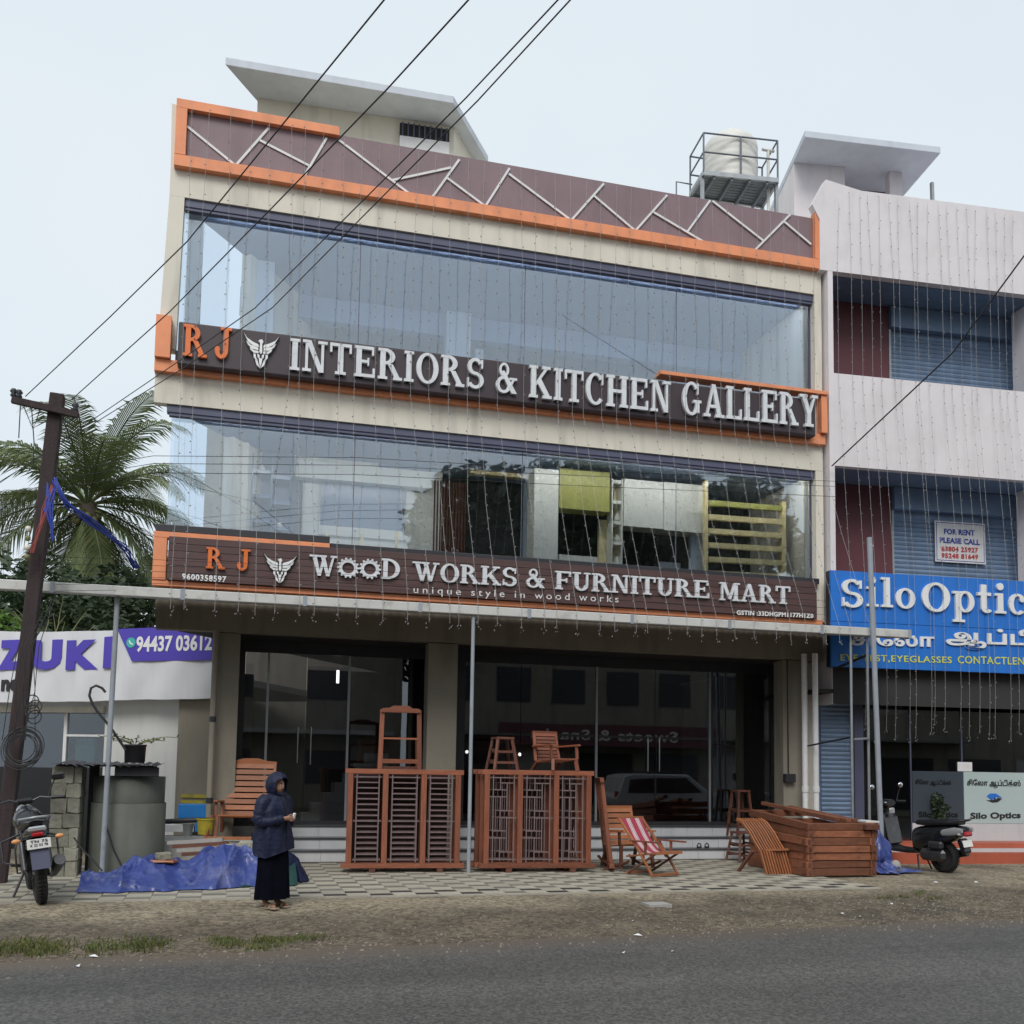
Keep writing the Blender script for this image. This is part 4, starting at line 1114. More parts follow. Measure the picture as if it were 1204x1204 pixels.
tag(recenter(o), 'short grey metal post standing on the roof of the right building', 'post')

# blue optician's sign
bs = thing('blue_signboard', 'large blue sign reading Silo Optics in white with Tamil and yellow lettering', 'signboard', (SO[0], SO[1], 0), SA)
VS = -.25
us0 = S_(977, 730, VS)[0]
cuts = [us0, S_(1096, 730, VS)[0], S_(1158, 730, VS)[0], S_(1158, 730, VS)[0] + 1.3, UR - .5]
zmid = S_(1100, 736, VS)[1]
for i in range(4):
    for za, zb_ in ((zsb, zmid - .004), (zmid + .004, zs)):
        MB().box(cuts[i] + .003, VS, za, cuts[i + 1] - .003, VS + .06, zb_).build('panel', 'blue', bs, world=False, bevel=.004)
MB().box(us0, VS + .062, zsb, UR - .5, VS + .2, zs).build('sign_frame', 'dark', bs, world=False)
def sword(wd, x0, y0, x1, y1, hpx, v, dep, m, par, gap=.1):
    p, q = S_(x0, y0, v), S_(x1, y1, v)
    h = S_(x0, y0 - hpx, v)[1] - p[1]
    serif_word(wd, p, q, h, v, dep, m, par, gap)
# local build: letters live in the sign's own frame
_old = MB.build
def _loc(self, name, m, parent=None, world=True, bevel=0): return _old(self, name, m, parent, False if parent is bs else world, bevel)
MB.build = _loc
for wd, x0, y0, x1, y1, hp in (('l', 1036, 714, 1048, 715, 31),):
    pass
G['Z'] = (.7, [R_(0, 0, .7, .12), R_(0, .88, .7, 1), [(0, .12), (.26, .12), (.7, .88), (.44, .88)]])
sword('S', 988, 714, 1014, 715, 33, VS - .002, .05, 'textwhite', bs)
sword('ilo', 1018, 713, 1075, 716, 35, VS - .002, .05, 'textwhite', bs)
sword('O', 1083, 719, 1116, 720, 34, VS - .002, .05, 'textwhite', bs)
sword('ptic', 1119, 719, 1204, 723, 36, VS - .002, .05, 'textwhite', bs)
sword('s', 1208, 724, 1224, 724, 36, VS - .002, .05, 'textwhite', bs)
MB.build = _old
stext(TAM, 1000, 759, 1098, 761, 18, 'textwhite', bs, VS - .002, .025, 1, .035)
stext(TAM2, 1112, 763, 1216, 766, 26, 'textwhite', bs, VS - .002, .025, 1, .035)
stext('EYE TEST,EYEGLASSES', 988, 778, 1119, 781, 9, 'textyellow', bs, VS - .002, .012, 1.1)
stext('CONTACTLENS', 1126, 780, 1210, 782, 9, 'textyellow', bs, VS - .002, .012, 1.1)
# for rent notice
fr = thing('rent_notice', 'white printed FOR RENT notice fixed to the blue grey shutter', 'notice', (SO[0], SO[1], 0), SA)
VN = 1.18
a, c = S_(1100, 660, VN), S_(1158, 616, VN)
MB().box(a[0], VN, a[1], c[0], VN + .02, c[1]).build('board', 'white', fr, world=False)
for q in ((a[0] + .03, a[1] + .03, c[0] - .03, a[1] + .045), (a[0] + .03, c[1] - .045, c[0] - .03, c[1] - .03), (a[0] + .03, a[1] + .046, a[0] + .045, c[1] - .046), (c[0] - .045, a[1] + .046, c[0] - .03, c[1] - .046)):
    MB().box(q[0], VN - .003, q[1], q[2], VN - .001, q[3]).build('border', 'textblue', fr, world=False)
stext('FOR RENT', 1110, 628, 1146, 630, 6.5, 'textblue', fr, VN - .003, .03, 1.05)
stext('PLEASE CALL', 1105, 638, 1152, 641, 6.5, 'textblue', fr, VN - .003, .03, 1.05)
stext('63804 25927', 1107, 648, 1150, 650, 6, 'textred', fr, VN - .003, .03, 1.1)
stext('95248 81649', 1107, 656, 1150, 658, 6, 'textred', fr, VN - .003, .03, 1.1)
# pipes on the wall between the buildings
dp = thing('drain_pipe', 'thick white drain pipe right of the shop, outer of two', 'pipe', (11.75, 18.2, .1), group='white drain pipes between the shops')
p = at(959, 870, 18.3)
MB().tube([(p.x, 18.3, .13), (p.x, 18.3, 4.3)], .058, 14).build('pipe', 'white', dp)
MB().lathe([(.07, 1.5), (.07, 1.62)], (p.x, 18.3, 0), 14).build('clamp', 'white', dp)
p2 = at(951, 870, 18.3)
copy_tree(dp, None, 'thinner white drain pipe right of the shop, nearer the beige column', (dp.location.x + p2.x - p.x, 18.35, .1))['group'] = 'white drain pipes between the shops'
dl = thing('drain_pipe', 'cream drain pipe running down the left corner column', 'pipe', (0, 18.6, .1))
p = at(253.5, 850, 18.66)
MB().tube([(p.x - .05, 18.5, .3), (p.x - .05, 18.5, 4.2)], .05, 12).build('pipe', 'beige2', dl)
for zc in (1.2, 2.6): MB().lathe([(.062, zc), (.062, zc + .09)], (p.x - .05, 18.5, 0), 12).build('clamp', 'dark', dl)
mt = thing('switch_box', 'small dark electric switch box on the beige column right of the glass', 'switch box', (at(929, 915, 18.7).x, 18.68, 1.7))
p = at(929, 915, 18.66)
MB().box(p.x - .13, 18.6, p.z - .08, p.x + .1, 18.72, p.z + .09).build('box', 'dark', mt, bevel=.01)
MB().tube([(p.x - .02, 18.69, p.z + .08), (p.x - .03, 18.69, 4.2)], .014, 6).build('cable', 'black', mt)

# ================================================================== WATER TANK ON ITS STAND
ZP = 15.2
f1_, f2_, b1_, b2_ = atz(827.3, 206, ZP), atz(914.5, 215, ZP), atz(811.5, 232, ZP), atz(896.3, 244.6, ZP)
ts = thing('tank_stand', 'grey steel platform with railings carrying the water tank on the roof', 'tank stand', ((f1_.x + f2_.x) / 2, (f1_.y + b1_.y) / 2, 12.6))
h_ = Vector((0, 0, 1))
FR = (f1_, f2_, b2_, b1_)
for i in range(4):
    MB().bar(FR[i] + h_ * .05, FR[(i + 1) % 4] + h_ * .05, .06, .1).build('edge_beam', 'steel', ts)
for k in range(9):
    t_ = (k + .5) / 9
    MB().bar(f1_.lerp(b1_, t_) + h_ * .06, f2_.lerp(b2_, t_) + h_ * .06, .09, .03).build('deck_slat', 'rail', ts)
for k in range(4):
    t_ = (k + .6) / 4.2
    MB().bar(f1_.lerp(f2_, t_) + h_ * -.02, b1_.lerp(b2_, t_) + h_ * -.02, .05, .08).build('joist', 'rail', ts)
RH = 1.0
for P in (f1_, f2_, b1_, b2_, f1_.lerp(f2_, .5)):
    MB().tube([P + h_ * .1, P + h_ * RH], .022, 8).build('rail_post', 'rail', ts)
for a, c in ((f1_, f2_), (f1_, b1_), (f2_, b2_), (b1_, b2_)):
    for hh in (RH, .55):
        MB().tube([a + h_ * hh, c + h_ * hh], .02, 8).build('rail', 'rail', ts)
for P in (f1_.lerp(b1_, .1), f2_.lerp(b2_, .1), b1_, b2_):
    MB().bar(Vector((P.x, P.y, 12.6)), P, .07, .07).build('leg', 'steel', ts)
q = f1_.lerp(b1_, 1) + Vector((-.35, 0, 0))
MB().tube([q + h_ * -2.6, q + h_ * .32, q + h_ * .32 + Vector((.4, 0, 0))], .018, 8).build('ladder_rail', 'rail', ts)
tk = thing('water_tank', 'cream plastic water tank with ribbed sides and domed lid on the roof stand', 'water tank', tuple((f1_ + b2_ + f2_ + b1_) / 4 + (b1_ - f1_).normalized() * .18 + h_ * .11))
prof = []
R0 = .62
for k in range(25):
    z = 1.0 * k / 24
    prof.append((R0 - .010 * (1 if (k % 4) in (0,) else 0), z))
prof += [(R0 * .98, 1.04), (R0 * .86, 1.16), (R0 * .66, 1.26), (R0 * .42, 1.32)]
MB().lathe([(R0 * .9, 0)] + prof + [(R0 * .3, 1.34)], (0, 0, 0), 32).build('body', 'tank', tk, world=False)
MB().lathe([(.20, 1.33), (.20, 1.38), (.16, 1.44), (.10, 1.47)], (0, 0, 0), 20).build('lid', 'tank', tk, world=False)
tp_ = f2_.lerp(b2_, .3) + Vector((-.12, 0, 0))
o = MB().tube([tp_ + h_ * -2.5, tp_ + h_ * .95], .035, 8).tube([tp_ + h_ * .95 + Vector((-.15, 0, 0)), tp_ + h_ * .95 + Vector((.15, 0, 0))], .035, 8).build('vent_pipe', 'tank')
tag(recenter(o), 'pale T shaped vent pipe rising beside the roof water tank', 'pipe')

# ================================================================== SHOWROOM BUILDING WITH BANNER (left)
LA = -rad(27)
LO = (at(250, 820, 20.4).x, 20.4)
lbld = thing('white_showroom', 'low white building behind the stone pillar with grey framed windows', 'building', (LO[0], LO[1], 0), LA)
def L_(px, py, v=0): return atp(px, py, LO, LA, v)
def lbx(name, m, u0, v0, z0, u1, v1, z1, par=None, bevel=0): return MB().box(u0, v0, z0, u1, v1, z1).build(name, m, par or lbld, world=False, bevel=bevel)
ua, ub = L_(121, 900, .3)[0], L_(218, 900, .3)[0]
zw1, zw0 = L_(60, 838, .35)[1], L_(60, 903, .35)[1]
lbx('wall', 'offwhite', ua, .3, 0, ub, .5, 3.6)
lbx('wall', 'offwhite', -12, .3, zw1, ua - .002, .5, 3.6)
lbx('lintel', 'beige', -12, .22, zw1, ua - .002, .296, zw1 + .12)
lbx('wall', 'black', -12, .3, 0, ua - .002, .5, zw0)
lbx('roof_slab', 'offwhite', -12, .3, 3.602, ub, 8, 3.75)
lbx('inner_wall', 'indark', -12, 3, .1, ua, 3.1, 3.6)
ux = L_(77, 880, .4)[0]
wn = lbx('window', 'white', ux - .05, .38, zw0, ux + .02, .46, zw1)
lbx('frame', 'white', ux + .02, .38, L_(95, 866, .38)[1], ua, .46, L_(95, 863.5, .38)[1], wn)
lbx('frame', 'dark', -11, .38, zw0, -10.9, .46, zw1, wn)
lbx('pane', 'clear', ux + .02, .41, zw0, ua, .42, zw1, wn)
lbx('pane', 'glassg', -12, .41, zw0, ux - .05, .42, zw1, wn)
cu_ = L_(88, 880, .6)[0], L_(111, 880, .6)[0]
b = MB(); nn = 22
b.grid(nn * 2, 1, lambda i, j: (cu_[0] + (cu_[1] - cu_[0]) * i, .62 + .03 * math.sin(i * nn * math.pi), zw0 + j * (L_(95, 868, .6)[1] - zw0)))
b.build('curtain', 'curtain', wn, world=False)
pw = thing('compound_wall', 'tall stained beige wall panel beside the shop corner, below the banner end', 'wall', (LO[0], LO[1], 0), LA)
u0, u1 = L_(213, 900, .1)[0], L_(262, 900, .1)[0]
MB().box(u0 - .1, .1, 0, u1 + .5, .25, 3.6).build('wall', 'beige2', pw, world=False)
za, zb_ = L_(230, 930, .05)[1], L_(230, 950, .05)[1]
for k, (a, c) in enumerate(((934, 938), (941, 945))):
    MB().box(u0 + .05, .06, L_(230, c, .06)[1], u1 + .3, .098, L_(230, a, .06)[1]).build('stripe', 'yellow', pw, world=False)
MB().lathe([(.12, 0), (.09, .01)], (0, 0, 0), 6).v
bxx = thing('blue_crate', 'bright blue box behind the dark pipe near the yellow bucket', 'box', (0, 0, 0))
p, q = at(209, 962, 19.4), at(246, 946, 19.4)
MB().box(p.x, 19.4, p.z, q.x, 19.8, q.z).build('body', 'bluebox', bxx, bevel=.01)
MB().box(p.x + .3, 19.36, at(209, 978, 19.4).z, q.x, 19.8, p.z - .06).build('lower_body', 'bluebox', bxx, bevel=.01)
MB().box(p.x - .25, 19.38, at(209, 978, 19.4).z, p.x + .28, 19.7, at(209, 970, 19.4).z).build('white_label', 'white', bxx)
bxx.location = (0, 0, 0)
yb_ = thing('yellow_bucket', 'dirty yellow plastic bucket left of the big wooden chair', 'bucket', (0, 18, 0))
p, q = at(231, 981, 18.1), at(252, 962, 18.1)
cx = (p.x + q.x) / 2; r_ = (q.x - p.x) / 2
yb_.location = (cx, 18.1, p.z)
MB().lathe([(r_ * .85, 0), (r_ * 1.02, q.z - p.z)], (0, 0, 0), 16).build('body', 'yellow', yb_, world=False)
MB().lathe([(r_ * 1.08, q.z - p.z - .03), (r_ * 1.08, q.z - p.z)], (0, 0, 0), 16).build('rim', 'yellow', yb_, world=False)
p, q = at(194, 966, 18.5), at(232, 964, 18.5)
o = MB().tube([(p.x, 18.5, p.z), (q.x, 18.5, q.z)], .045, 10).build('dark_pipe', 'dark'); tag(recenter(o), 'dark horizontal pipe between concrete ring and yellow bucket', 'pipe')
p = at(221, 975, 18.3)
o = MB().lathe([(.07, 0), (.09, .2), (.095, .21)], (p.x, 18.3, p.z - .12), 12).build('grey_pot', 'steel'); tag(recenter(o), 'small pale grey pot just left of the yellow bucket', 'pot')

# banner
bn = thing('showroom_banner', 'long white flex banner with violet letters ZUKI and phone number flag', 'banner', (LO[0], LO[1], 0), LA)
zt, zb_ = L_(125, 741, -.1)[1], L_(125, 826, -.1)[1]
ue = L_(253, 780, -.1)[0]
zt2_, zb2_ = L_(250, 742, -.1)[1], L_(250, 821, -.1)[1]
def bz(u, t):       # sagging sheet
    k = min(1, max(0, (u - ue + 4) / 4))
    a = zb_ + (zb2_ - zb_) * k + .008 * math.sin(u * 3) + .004 * math.sin(u * 8); c = zt + (zt2_ - zt) * k + .012 * math.sin(u * 2.2)
    return a + (c - a) * t
def by(u, t): return -.1 + .018 * math.sin(u * 3.1 + t * 2) + .012 * math.sin(u * 7.3 - t * 5) + .006 * math.sin(u * 17 + t * 9) * (1 - t)
MB().grid(150, 10, lambda i, j: (-9 + (ue + 9) * i, by(-9 + (ue + 9) * i, j), bz(-9 + (ue + 9) * i, j))).build('sheet', 'banner', bn, world=False)
MB().bar((-9, .05, zt - .05), (ue, .05, zt2_ - .05), .05, .05).build('frame_tube', 'steel', bn, world=False)
MB().bar((-9, .05, zb_ + .02), (ue, .05, zb2_ + .02), .05, .05).build('frame_tube', 'steel', bn, world=False)
def bflat(pts, m, name, off=.028):
    pp = [L_(a, b, -.13) for a, b in pts][::-1]
    return MB().prism(pp, -.1 - off - .008, -.1 - off).build(name, m, bn, world=False)
bflat([(138, 739.5), (208, 737), (253, 744.5), (253, 776), (155, 777.5)], 'violet', 'number_flag')
def btext(t, x0, y0, x1, y1, hp, m, bold=0, sp=1, off=.036, sl=0, name='lettering'):
    v = -.1 - off
    a = L_(x0, y0, v); c = L_(x1, y1, v); h = L_(x0, y0 - hp, v)[1] - a[1]
    return print_text(t, a[0], a[1], c[0], a[1] + h, v, .006, m, bn, bold, sp, world=False, z0b=c[1], name=name, slant=sl)
btext('94437 03612', 160, 767, 249, 765, 19, 'textwhite', .03, 1.0, .04)
for t_, x0, x1 in (('Z', -3, 26), ('U', 35, 72), ('K', 77, 115), ('I', 121, 134)):
    if t_ == 'I': bflat([(x0, 786), (x1 - 2, 785), (x1, 748), (x0 + 2, 749)], 'violet', 'letter', .03)
    else: btext(t_, x0, 788, x1, 787, 35, 'violet', .07, 1, .03, name='letter')
for t_, x0, x1 in (('U', -44, -8), ('S', -80, -50)): btext(t_, x0, 789, x1, 788, 35, 'violet', .07, 1, .03, name='letter')
btext('ne', 1, 813, 22, 812.5, 14, 'textdark', .05)
c = L_(154, 755.5, -.145)
rr0 = .10
mb = MB(); mb.prism([(c[0] + rr0 * math.cos(k * math.pi / 9), c[1] + rr0 * math.sin(k * math.pi / 9)) for k in range(18)], -.146, -.14); mb.build('phone_icon', 'green', bn, world=False)
mb = MB(); mb.prism([(c[0] - .05, c[1] + .03), (c[0] - .02, c[1] - .03), (c[0] + .05, c[1] - .05), (c[0] + .04, c[1] - .02), (c[0] - .005, c[1]), (c[0] - .03, c[1] + .05)], -.149, -.1465); mb.build('phone_icon_mark', 'textwhite', bn, world=False)

# ================================================================== UTILITY POLE, CABLES
PB = at(14, 910, 16.2); PT = at(68, 464, 16.2)
up_ = thing('utility_pole', 'leaning rusty brown utility pole with crossarm at the left edge', 'utility pole', (PB.x, 16.2, .1))
d_ = (PT - PB) / (PT.z - PB.z)
base = PT - d_ * (PT.z - .0)
MB().bar(base, PT, .20, .19).build('shaft', 'pole', up_, bevel=.02)
ca, cb = at(14, 470, 16.05), at(92, 488, 16.05)
MB().bar(ca, cb, .09, .09).build('crossarm', 'pole', up_)
for t_ in (.02, .1, .95):
    p = ca.lerp(cb, t_)
    MB().lathe([(.025, 0), (.05, .03), (.03, .06), (.055, .09), (.03, .13)], p + Vector((0, 0, .04)), 10).build('insulator', 'dark', up_)
MB().tube([at(37, 478, 16), at(40, 520, 16), at(39, 550, 16)], .008, 5).tube([at(24, 476, 16), at(22, 515, 16)], .008, 5).tube([at(28, 478, 16), at(39, 505, 16), at(47, 482, 16)], .008, 5).build('loose_wire', 'wire', up_)
rg = random.Random(4)
for nm, m, n, r_ in (('blue_cable_bundle', 'bluewire', 13, .008), ('red_cable_bundle', 'redwire', 7, .007)):
    mb = MB()
    for k in range(n):
        if m == 'bluewire':
            pts = [at(66 + rg.uniform(-5, 5), 566 + rg.uniform(-6, 8), 15.9), at(78, 592 + rg.uniform(-5, 6), 15.8 + rg.uniform(-.1, .1)), at(104 + rg.uniform(-2, 3), 612 + rg.uniform(-5, 5), 16.2), at(128, 628 + rg.uniform(-4, 4), 16.8), at(147 + rg.uniform(-3, 6), 644 + rg.uniform(-4, 6), 17.3), at(160 + rg.uniform(-5, 5), 668, 17.6)]
        else:
            pts = [at(63 + rg.uniform(-3, 3), 570, 15.95), at(52 + rg.uniform(-4, 4), 600 + rg.uniform(-5, 5), 15.9), at(44 + rg.uniform(-3, 3), 625, 15.9), at(36 + rg.uniform(-4, 4), 650, 15.9)]
        mb.tube(pts, r_, 5)
    mb.build(nm, m, up_)
mb = MB()
for k in range(7):
    mb.tube([at(61 + rg.uniform(-6, 6), 570 + rg.uniform(-4, 4), 15.95), at(58 + rg.uniform(-6, 6), 600, 15.9), at(60 + rg.uniform(-4, 4), 630 + rg.uniform(-9, 9), 15.95)], .011, 5)
mb.build('blue_cable_bundle', 'bluewire', up_)
for k in range(4):
    p = at(33 - k * .6, 625 + 11 * k, 15.9)
    MB().lathe([(.02, 0), (.04, .02), (.04, .06), (.02, .08)], p, 10).build('fuse_carrier', 'rachis' if k % 2 else 'beige', up_)
# cable coil low on the pole
def ringtube(mb, c, R0, r, tilt, n=26):
    pts = [Vector(c) + Vector((R0 * math.cos(a), tilt * math.sin(a), R0 * math.sin(a) * 1.1)) for a in [2 * math.pi * k / n for k in range(n + 1)]]
    mb.tube(pts, r, 6)
mb = MB()
for k in range(9): ringtube(mb, at(27 + rg.uniform(-2, 2), 880 + rg.uniform(-3, 3), 15.8), .17 + .012 * k, .008, .08)
mb.build('cable_coil', 'wire', up_)
mb = MB()
for k in range(7):
    x = rg.uniform(10, 48)
    mb.tube([at(x + 22, 700 + k * 5, 15.9), at(x + rg.uniform(-2, 6), 760, 15.8), at(x - 2 + rg.uniform(-5, 5), 812, 15.8), at(x - 8 + rg.uniform(-8, 8), 870, 15.8)], .006, 5)
for k in range(4): ringtube(mb, at(39 + rg.uniform(-3, 3), 825 + k * 6, 15.85), .09, .009, .05, 14)
mb.build('loose_cables', 'wire', up_)
mb = MB()
R4 = [(455, 0, 35, 463), (551, 0, 78, 470), (657, 0, 330, 340, 152, 466), (672, 0, 330, 348, 150, 470)]
def cable(pts, r, label, Ys, group=None, m='wire'):
    P = [at(a, b, y) for (a, b), y in zip(pts, Ys)]
    P.insert(0, P[0] + (P[0] - P[1]).normalized() * 22)
    if 'paired' in label: P.append(P[-1] + (P[-1] - P[-2]).normalized() * 14)
    q = []
    for i in range(len(P) - 1):
        for k in range(8):
            t_ = k / 8; v = P[i].lerp(P[i + 1], t_); q.append(v)
    q.append(P[-1])
    o = MB().tube(q, r, 6).build('overhead_cable', m)
    return tag(recenter(o), label, 'cable', group)
cable([(476, -30), (370, 100), (220, 284), (130, 372), (30, 466)], .0075, 'leftmost overhead cable, running to the crossarm end', (7, 8.4, 11.5, 13.6, 16.1))
cable([(578, -30), (455, 105), (324, 240), (200, 366), (84, 470)], .0075, 'second overhead cable, running to the right end of the crossarm', (7, 8.3, 10.6, 13.2, 16.1))
cable([(684, -30), (548, 115), (300, 362), (217, 420), (120, 486)], .007, 'upper of the paired overhead cables crossing the upper shop window', (7, 8.6, 13.4, 15.4, 18), 'close pair of overhead cables')
cable([(698, -30), (562, 118), (320, 362), (217, 432), (120, 492)], .007, 'lower of the paired overhead cables crossing the upper shop window', (7, 8.7, 13.6, 15.4, 18), 'close pair of overhead cables')
cable([(1260, 225), (1204, 301), (1120, 415), (978, 548)], .014, 'thick service cable coming down to the column between the two shops', (13, 14, 15.6, 18.3))
mb = MB()
for k, (ya, yb2) in enumerate(((536, 560), (545, 566), (556, 578))):
    P = [at(60, ya + 20, 16.0), at(180, ya, 16.6), at(420, ya + 2, 17.2), at(700, yb2 - 6, 17.6), at(985, yb2 + 6, 18.0)]
    o = MB().tube(P, .005, 5).build('thin_service_wire', 'wire'); tag(recenter(o), ('uppermost', 'middle', 'lowest')[k] + ' of three thin dark wires strung across the middle windows', 'cable', 'thin service wires across the facade')
for k in range(6):
    P = [at(66, 655 + 8 * k, 16.0), at(182, 658 + 7 * k, 17.2), at(400, 668 + 7 * k, 18.1), at(640, 686 + 7 * k, 18.2), at(975, 707 + 8 * k, 18.2)]
    o = MB().tube(P, .0035, 5).build('thin_service_wire', 'wire'); tag(recenter(o), ('topmost', 'second', 'third', 'fourth', 'fifth', 'lowest')[k] + ' of the thin dark wires strung across the lower signboard', 'cable', 'thin service wires across the lower sign')

# ================================================================== FAIRY LIGHT STRINGS
rg = random.Random(11)
def string(P, label, group, nb=.26, tail=True):
    t_ = thing('fairy_light_string', label, 'string lights', tuple(P[-1]), 0, group)
    MB().tube(P, .0032, 4, cap=False, smooth=False).build('wire', 'wiregrey', t_)
    mb = MB()
    for i in range(len(P) - 1):
        L = (P[i + 1] - P[i]).length; n = max(1, int(L / nb))
        for k in range(n):
            v = P[i].lerp(P[i + 1], (k + rg.random() * .7) / n); s = .0135
            v = v + Vector((rg.choice((-1, 1)) * .02, -.01, 0))
            mb.add([v + Vector(q) * s for q in ((-1, 0, 0), (0, -1, 0), (1, 0, 0), (0, 1, 0), (0, 0, -1.3), (0, 0, 1.3))], [(0, 1, 5), (1, 2, 5), (2, 3, 5), (3, 0, 5), (1, 0, 4), (2, 1, 4), (3, 2, 4), (0, 3, 4)])
    if tail:
        v = P[-1]
        for k in range(4):
            s = rg.uniform(.008, .015); q_ = v + Vector((rg.uniform(-.05, .05), rg.uniform(-.03, .03), rg.uniform(-.10, .05)))
            mb.add([q_ + Vector(q) * s for q in ((-1, 0, 0), (0, -1, 0), (1, 0, 0), (0, 1, 0), (0, 0, -1.5), (0, 0, 1.3))], [(0, 1, 5), (1, 2, 5), (2, 3, 5), (3, 0, 5), (1, 0, 4), (2, 1, 4), (3, 2, 4), (0, 3, 4)])
    tag(mb.build('bulbs', 'bulb', t_), kind='stuff')
N = 38
GL = [(233, 'orange letter R', 1), (262, 'orange letter J', 1), (306, 'winged emblem', 1), (351, 'first I of INTERIORS', 1), (375, 'N of INTERIORS', 1), (400, 'T of INTERIORS', 1), (426, 'E of INTERIORS', 1), (452, 'first R of INTERIORS', 1), (477, 'second I of INTERIORS', 1), (500, 'O of INTERIORS', 1), (528, 'last R of INTERIORS', 1), (556, 'S of INTERIORS', 1), (594, 'ampersand', 1), (633, 'K of KITCHEN', 1), (658, 'I of KITCHEN', 1), (679, 'T of KITCHEN', 1), (704, 'C of KITCHEN', 1), (728, 'H of KITCHEN', 1), (752, 'E of KITCHEN', 1), (776, 'N of KITCHEN', 1), (813, 'G of GALLERY', 1), (838, 'A of GALLERY', 1), (862, 'first L of GALLERY', 1), (884, 'second L of GALLERY', 1), (905, 'E of GALLERY', 1), (926, 'R of GALLERY', 1), (950, 'Y of GALLERY', 1)]
used = {}
for i in range(N):
    x = -1.12 + 12.55 * i / (N - 1) + rg.uniform(-.05, .05)
    top = 13.52 if x > 1.5 else 13.6
    dx = rg.uniform(-.09, .12)
    x2 = x + rg.uniform(-.10, .10)
    P = [Vector((x, 18.36, top)), Vector((x + dx * .3, 18.36, 12.6)), Vector((x + dx, 18.34, 11.0)), Vector((x + dx, 18.2, 9.7)), Vector((x + dx, 18.2, 8.7)), Vector((x2, 17.5, 6.6)), Vector((x2 + .03, 16.66, awz(x) + .02)), Vector((x2 + .03, 16.64, awz(x) - .33))]
    pxs = 208 + (P[4].x + 1.22) * 59.5
    best = min(GL, key=lambda g: abs(g[0] - pxs) + 100 * used.get(g[1], 0)); used[best[1]] = used.get(best[1], 0) + 1
    oth = [g for g in GL if g is best]
    nm_ = best[1]
    lab = 'fairy light string crossing the upper sign nearest its %s' % nm_ if used[nm_] == 1 else '%s fairy light string beside the one nearest the %s' % (('extra', 'further extra', 'outermost extra')[min(2, used[nm_] - 2)], nm_)
    string(P, lab, 'fairy light strings on the furniture shop')
N = 19
for i in range(N):
    u = S_(985, 500)[0] + .05 + i * .235 + rg.uniform(-.03, .03)
    t3 = SO[0]
    b0 = Vector((SO[0], SO[1], 0)) + sb_t * u
    dx = rg.uniform(-.07, .09)
    zt_ = ztop - .12 - (0 if i else .3)
    P = [b0 + sb_n * -.05 + Vector((0, 0, zt_)), b0 + sb_n * -.05 + Vector((dx, 0, zb3)), b0 + sb_n * -.05 + Vector((dx, 0, zt2 - .3)), b0 + sb_n * -.38 + Vector((dx + .02, 0, zs)), b0 + sb_n * -.38 + Vector((dx + .02, 0, 3.55)), b0 + sb_n * -.36 + Vector((dx, 0, 2.75 + rg.uniform(-.22, .22)))]
    ow = ('first', 'second', 'third', 'fourth', 'fifth', 'sixth', 'seventh', 'eighth', 'ninth', 'tenth', 'eleventh', 'twelfth', 'thirteenth', 'fourteenth', 'fifteenth', 'sixteenth', 'seventeenth', 'eighteenth', 'nineteenth')[i]
    string(P, 'fairy light string on the pink building, %s counted from its left column' % ow, 'fairy light strings on the pink building', .3)
# ================================================================== FURNITURE OUTSIDE THE SHOP
PVZ = .13
def window_frame_thing(label, W_, H_, pattern, loc, rz, group=None):
    t = thing('window_frame', label, 'window frame', loc, rz, group)
    y = 0; b = .07; D = .07
    MB().box(-W_ / 2, -D / 2 - .01, b, W_ / 2, D / 2 + .01, b + .075).build('sill', 'woodh', t, False, .004)
    MB().box(-W_ / 2 + .03, -D / 2, H_ - .08, W_ / 2 - .03, D / 2, H_).build('head', 'woodh', t, False, .004)
    px = [-W_ / 2 + .12, -W_ / 6 + .02, W_ / 6 - .02, W_ / 2 - .12]
    for x in px:
        MB().box(x - .045, -D / 2 + .003, b + .0755, x + .045, D / 2 - .003, H_ - .0805).build('post', 'wood', t, False, .003)
    for i in range(3):
        a, c = px[i] + .05, px[i + 1] - .05
        wb, z0, z1 = c - a, b + .09, H_ - .09
        mb = MB(); r = .009
        def hb(u0, u1, v): mb.box(a + u0 * wb, -.012, z0 + v * (z1 - z0) - r, a + u1 * wb, .004, z0 + v * (z1 - z0) + r)
        def vb(u, v0, v1): mb.box(a + u * wb - r, -.02, z0 + v0 * (z1 - z0), a + u * wb + r, -.0125, z0 + v1 * (z1 - z0))
        vb(.12, 0, 1); vb(.88, 0, 1)
        if pattern == 'bars':
            for k in range(16): hb(.02 if k in (0, 15, 7) else .12, .98 if k in (0, 15, 7) else .88, .03 + .94 * k / 15)
        else:
            hb(0, 1, .97); hb(0, 1, .035)
            for u, v0, v1 in ((.38, .83, .98), (.62, .6, .91), (.38, .36, .75), (.62, .12, .51), (.38, .02, .28)): vb(u, v0, v1)
            for u0, u1, v in ((.38, .9, .91), (.1, .62, .83), (0, .62, .75), (.38, .9, .59), (.38, 1, .51), (.1, .62, .36), (0, .62, .28), (.38, .9, .12)): hb(u0, u1, v)
        mb.build('grille', 'ironrod', t, False)
    for x in (-W_ / 4, W_ / 4 + .1):
        MB().box(x - .05, -.08, 0, x + .05, .12, b - .002).build('support_block', 'woodd', t, False)
    return t
def mid(a, c, Y):
    return (at(a, 1000, Y).x + at(c, 1000, Y).x) / 2
L1 = at(400, 1020, 17.15).x; L2 = at(545, 1020, 17.0).x
w1_ = window_frame_thing('large teak window frame with horizontal iron bars, front one beside the person', L2 - L1, 1.70, 'bars', ((L1 + L2) / 2, 17.05, PVZ), -rad(4))
L3 = at(562, 1020, 16.95).x; L4 = at(700, 1020, 16.75).x
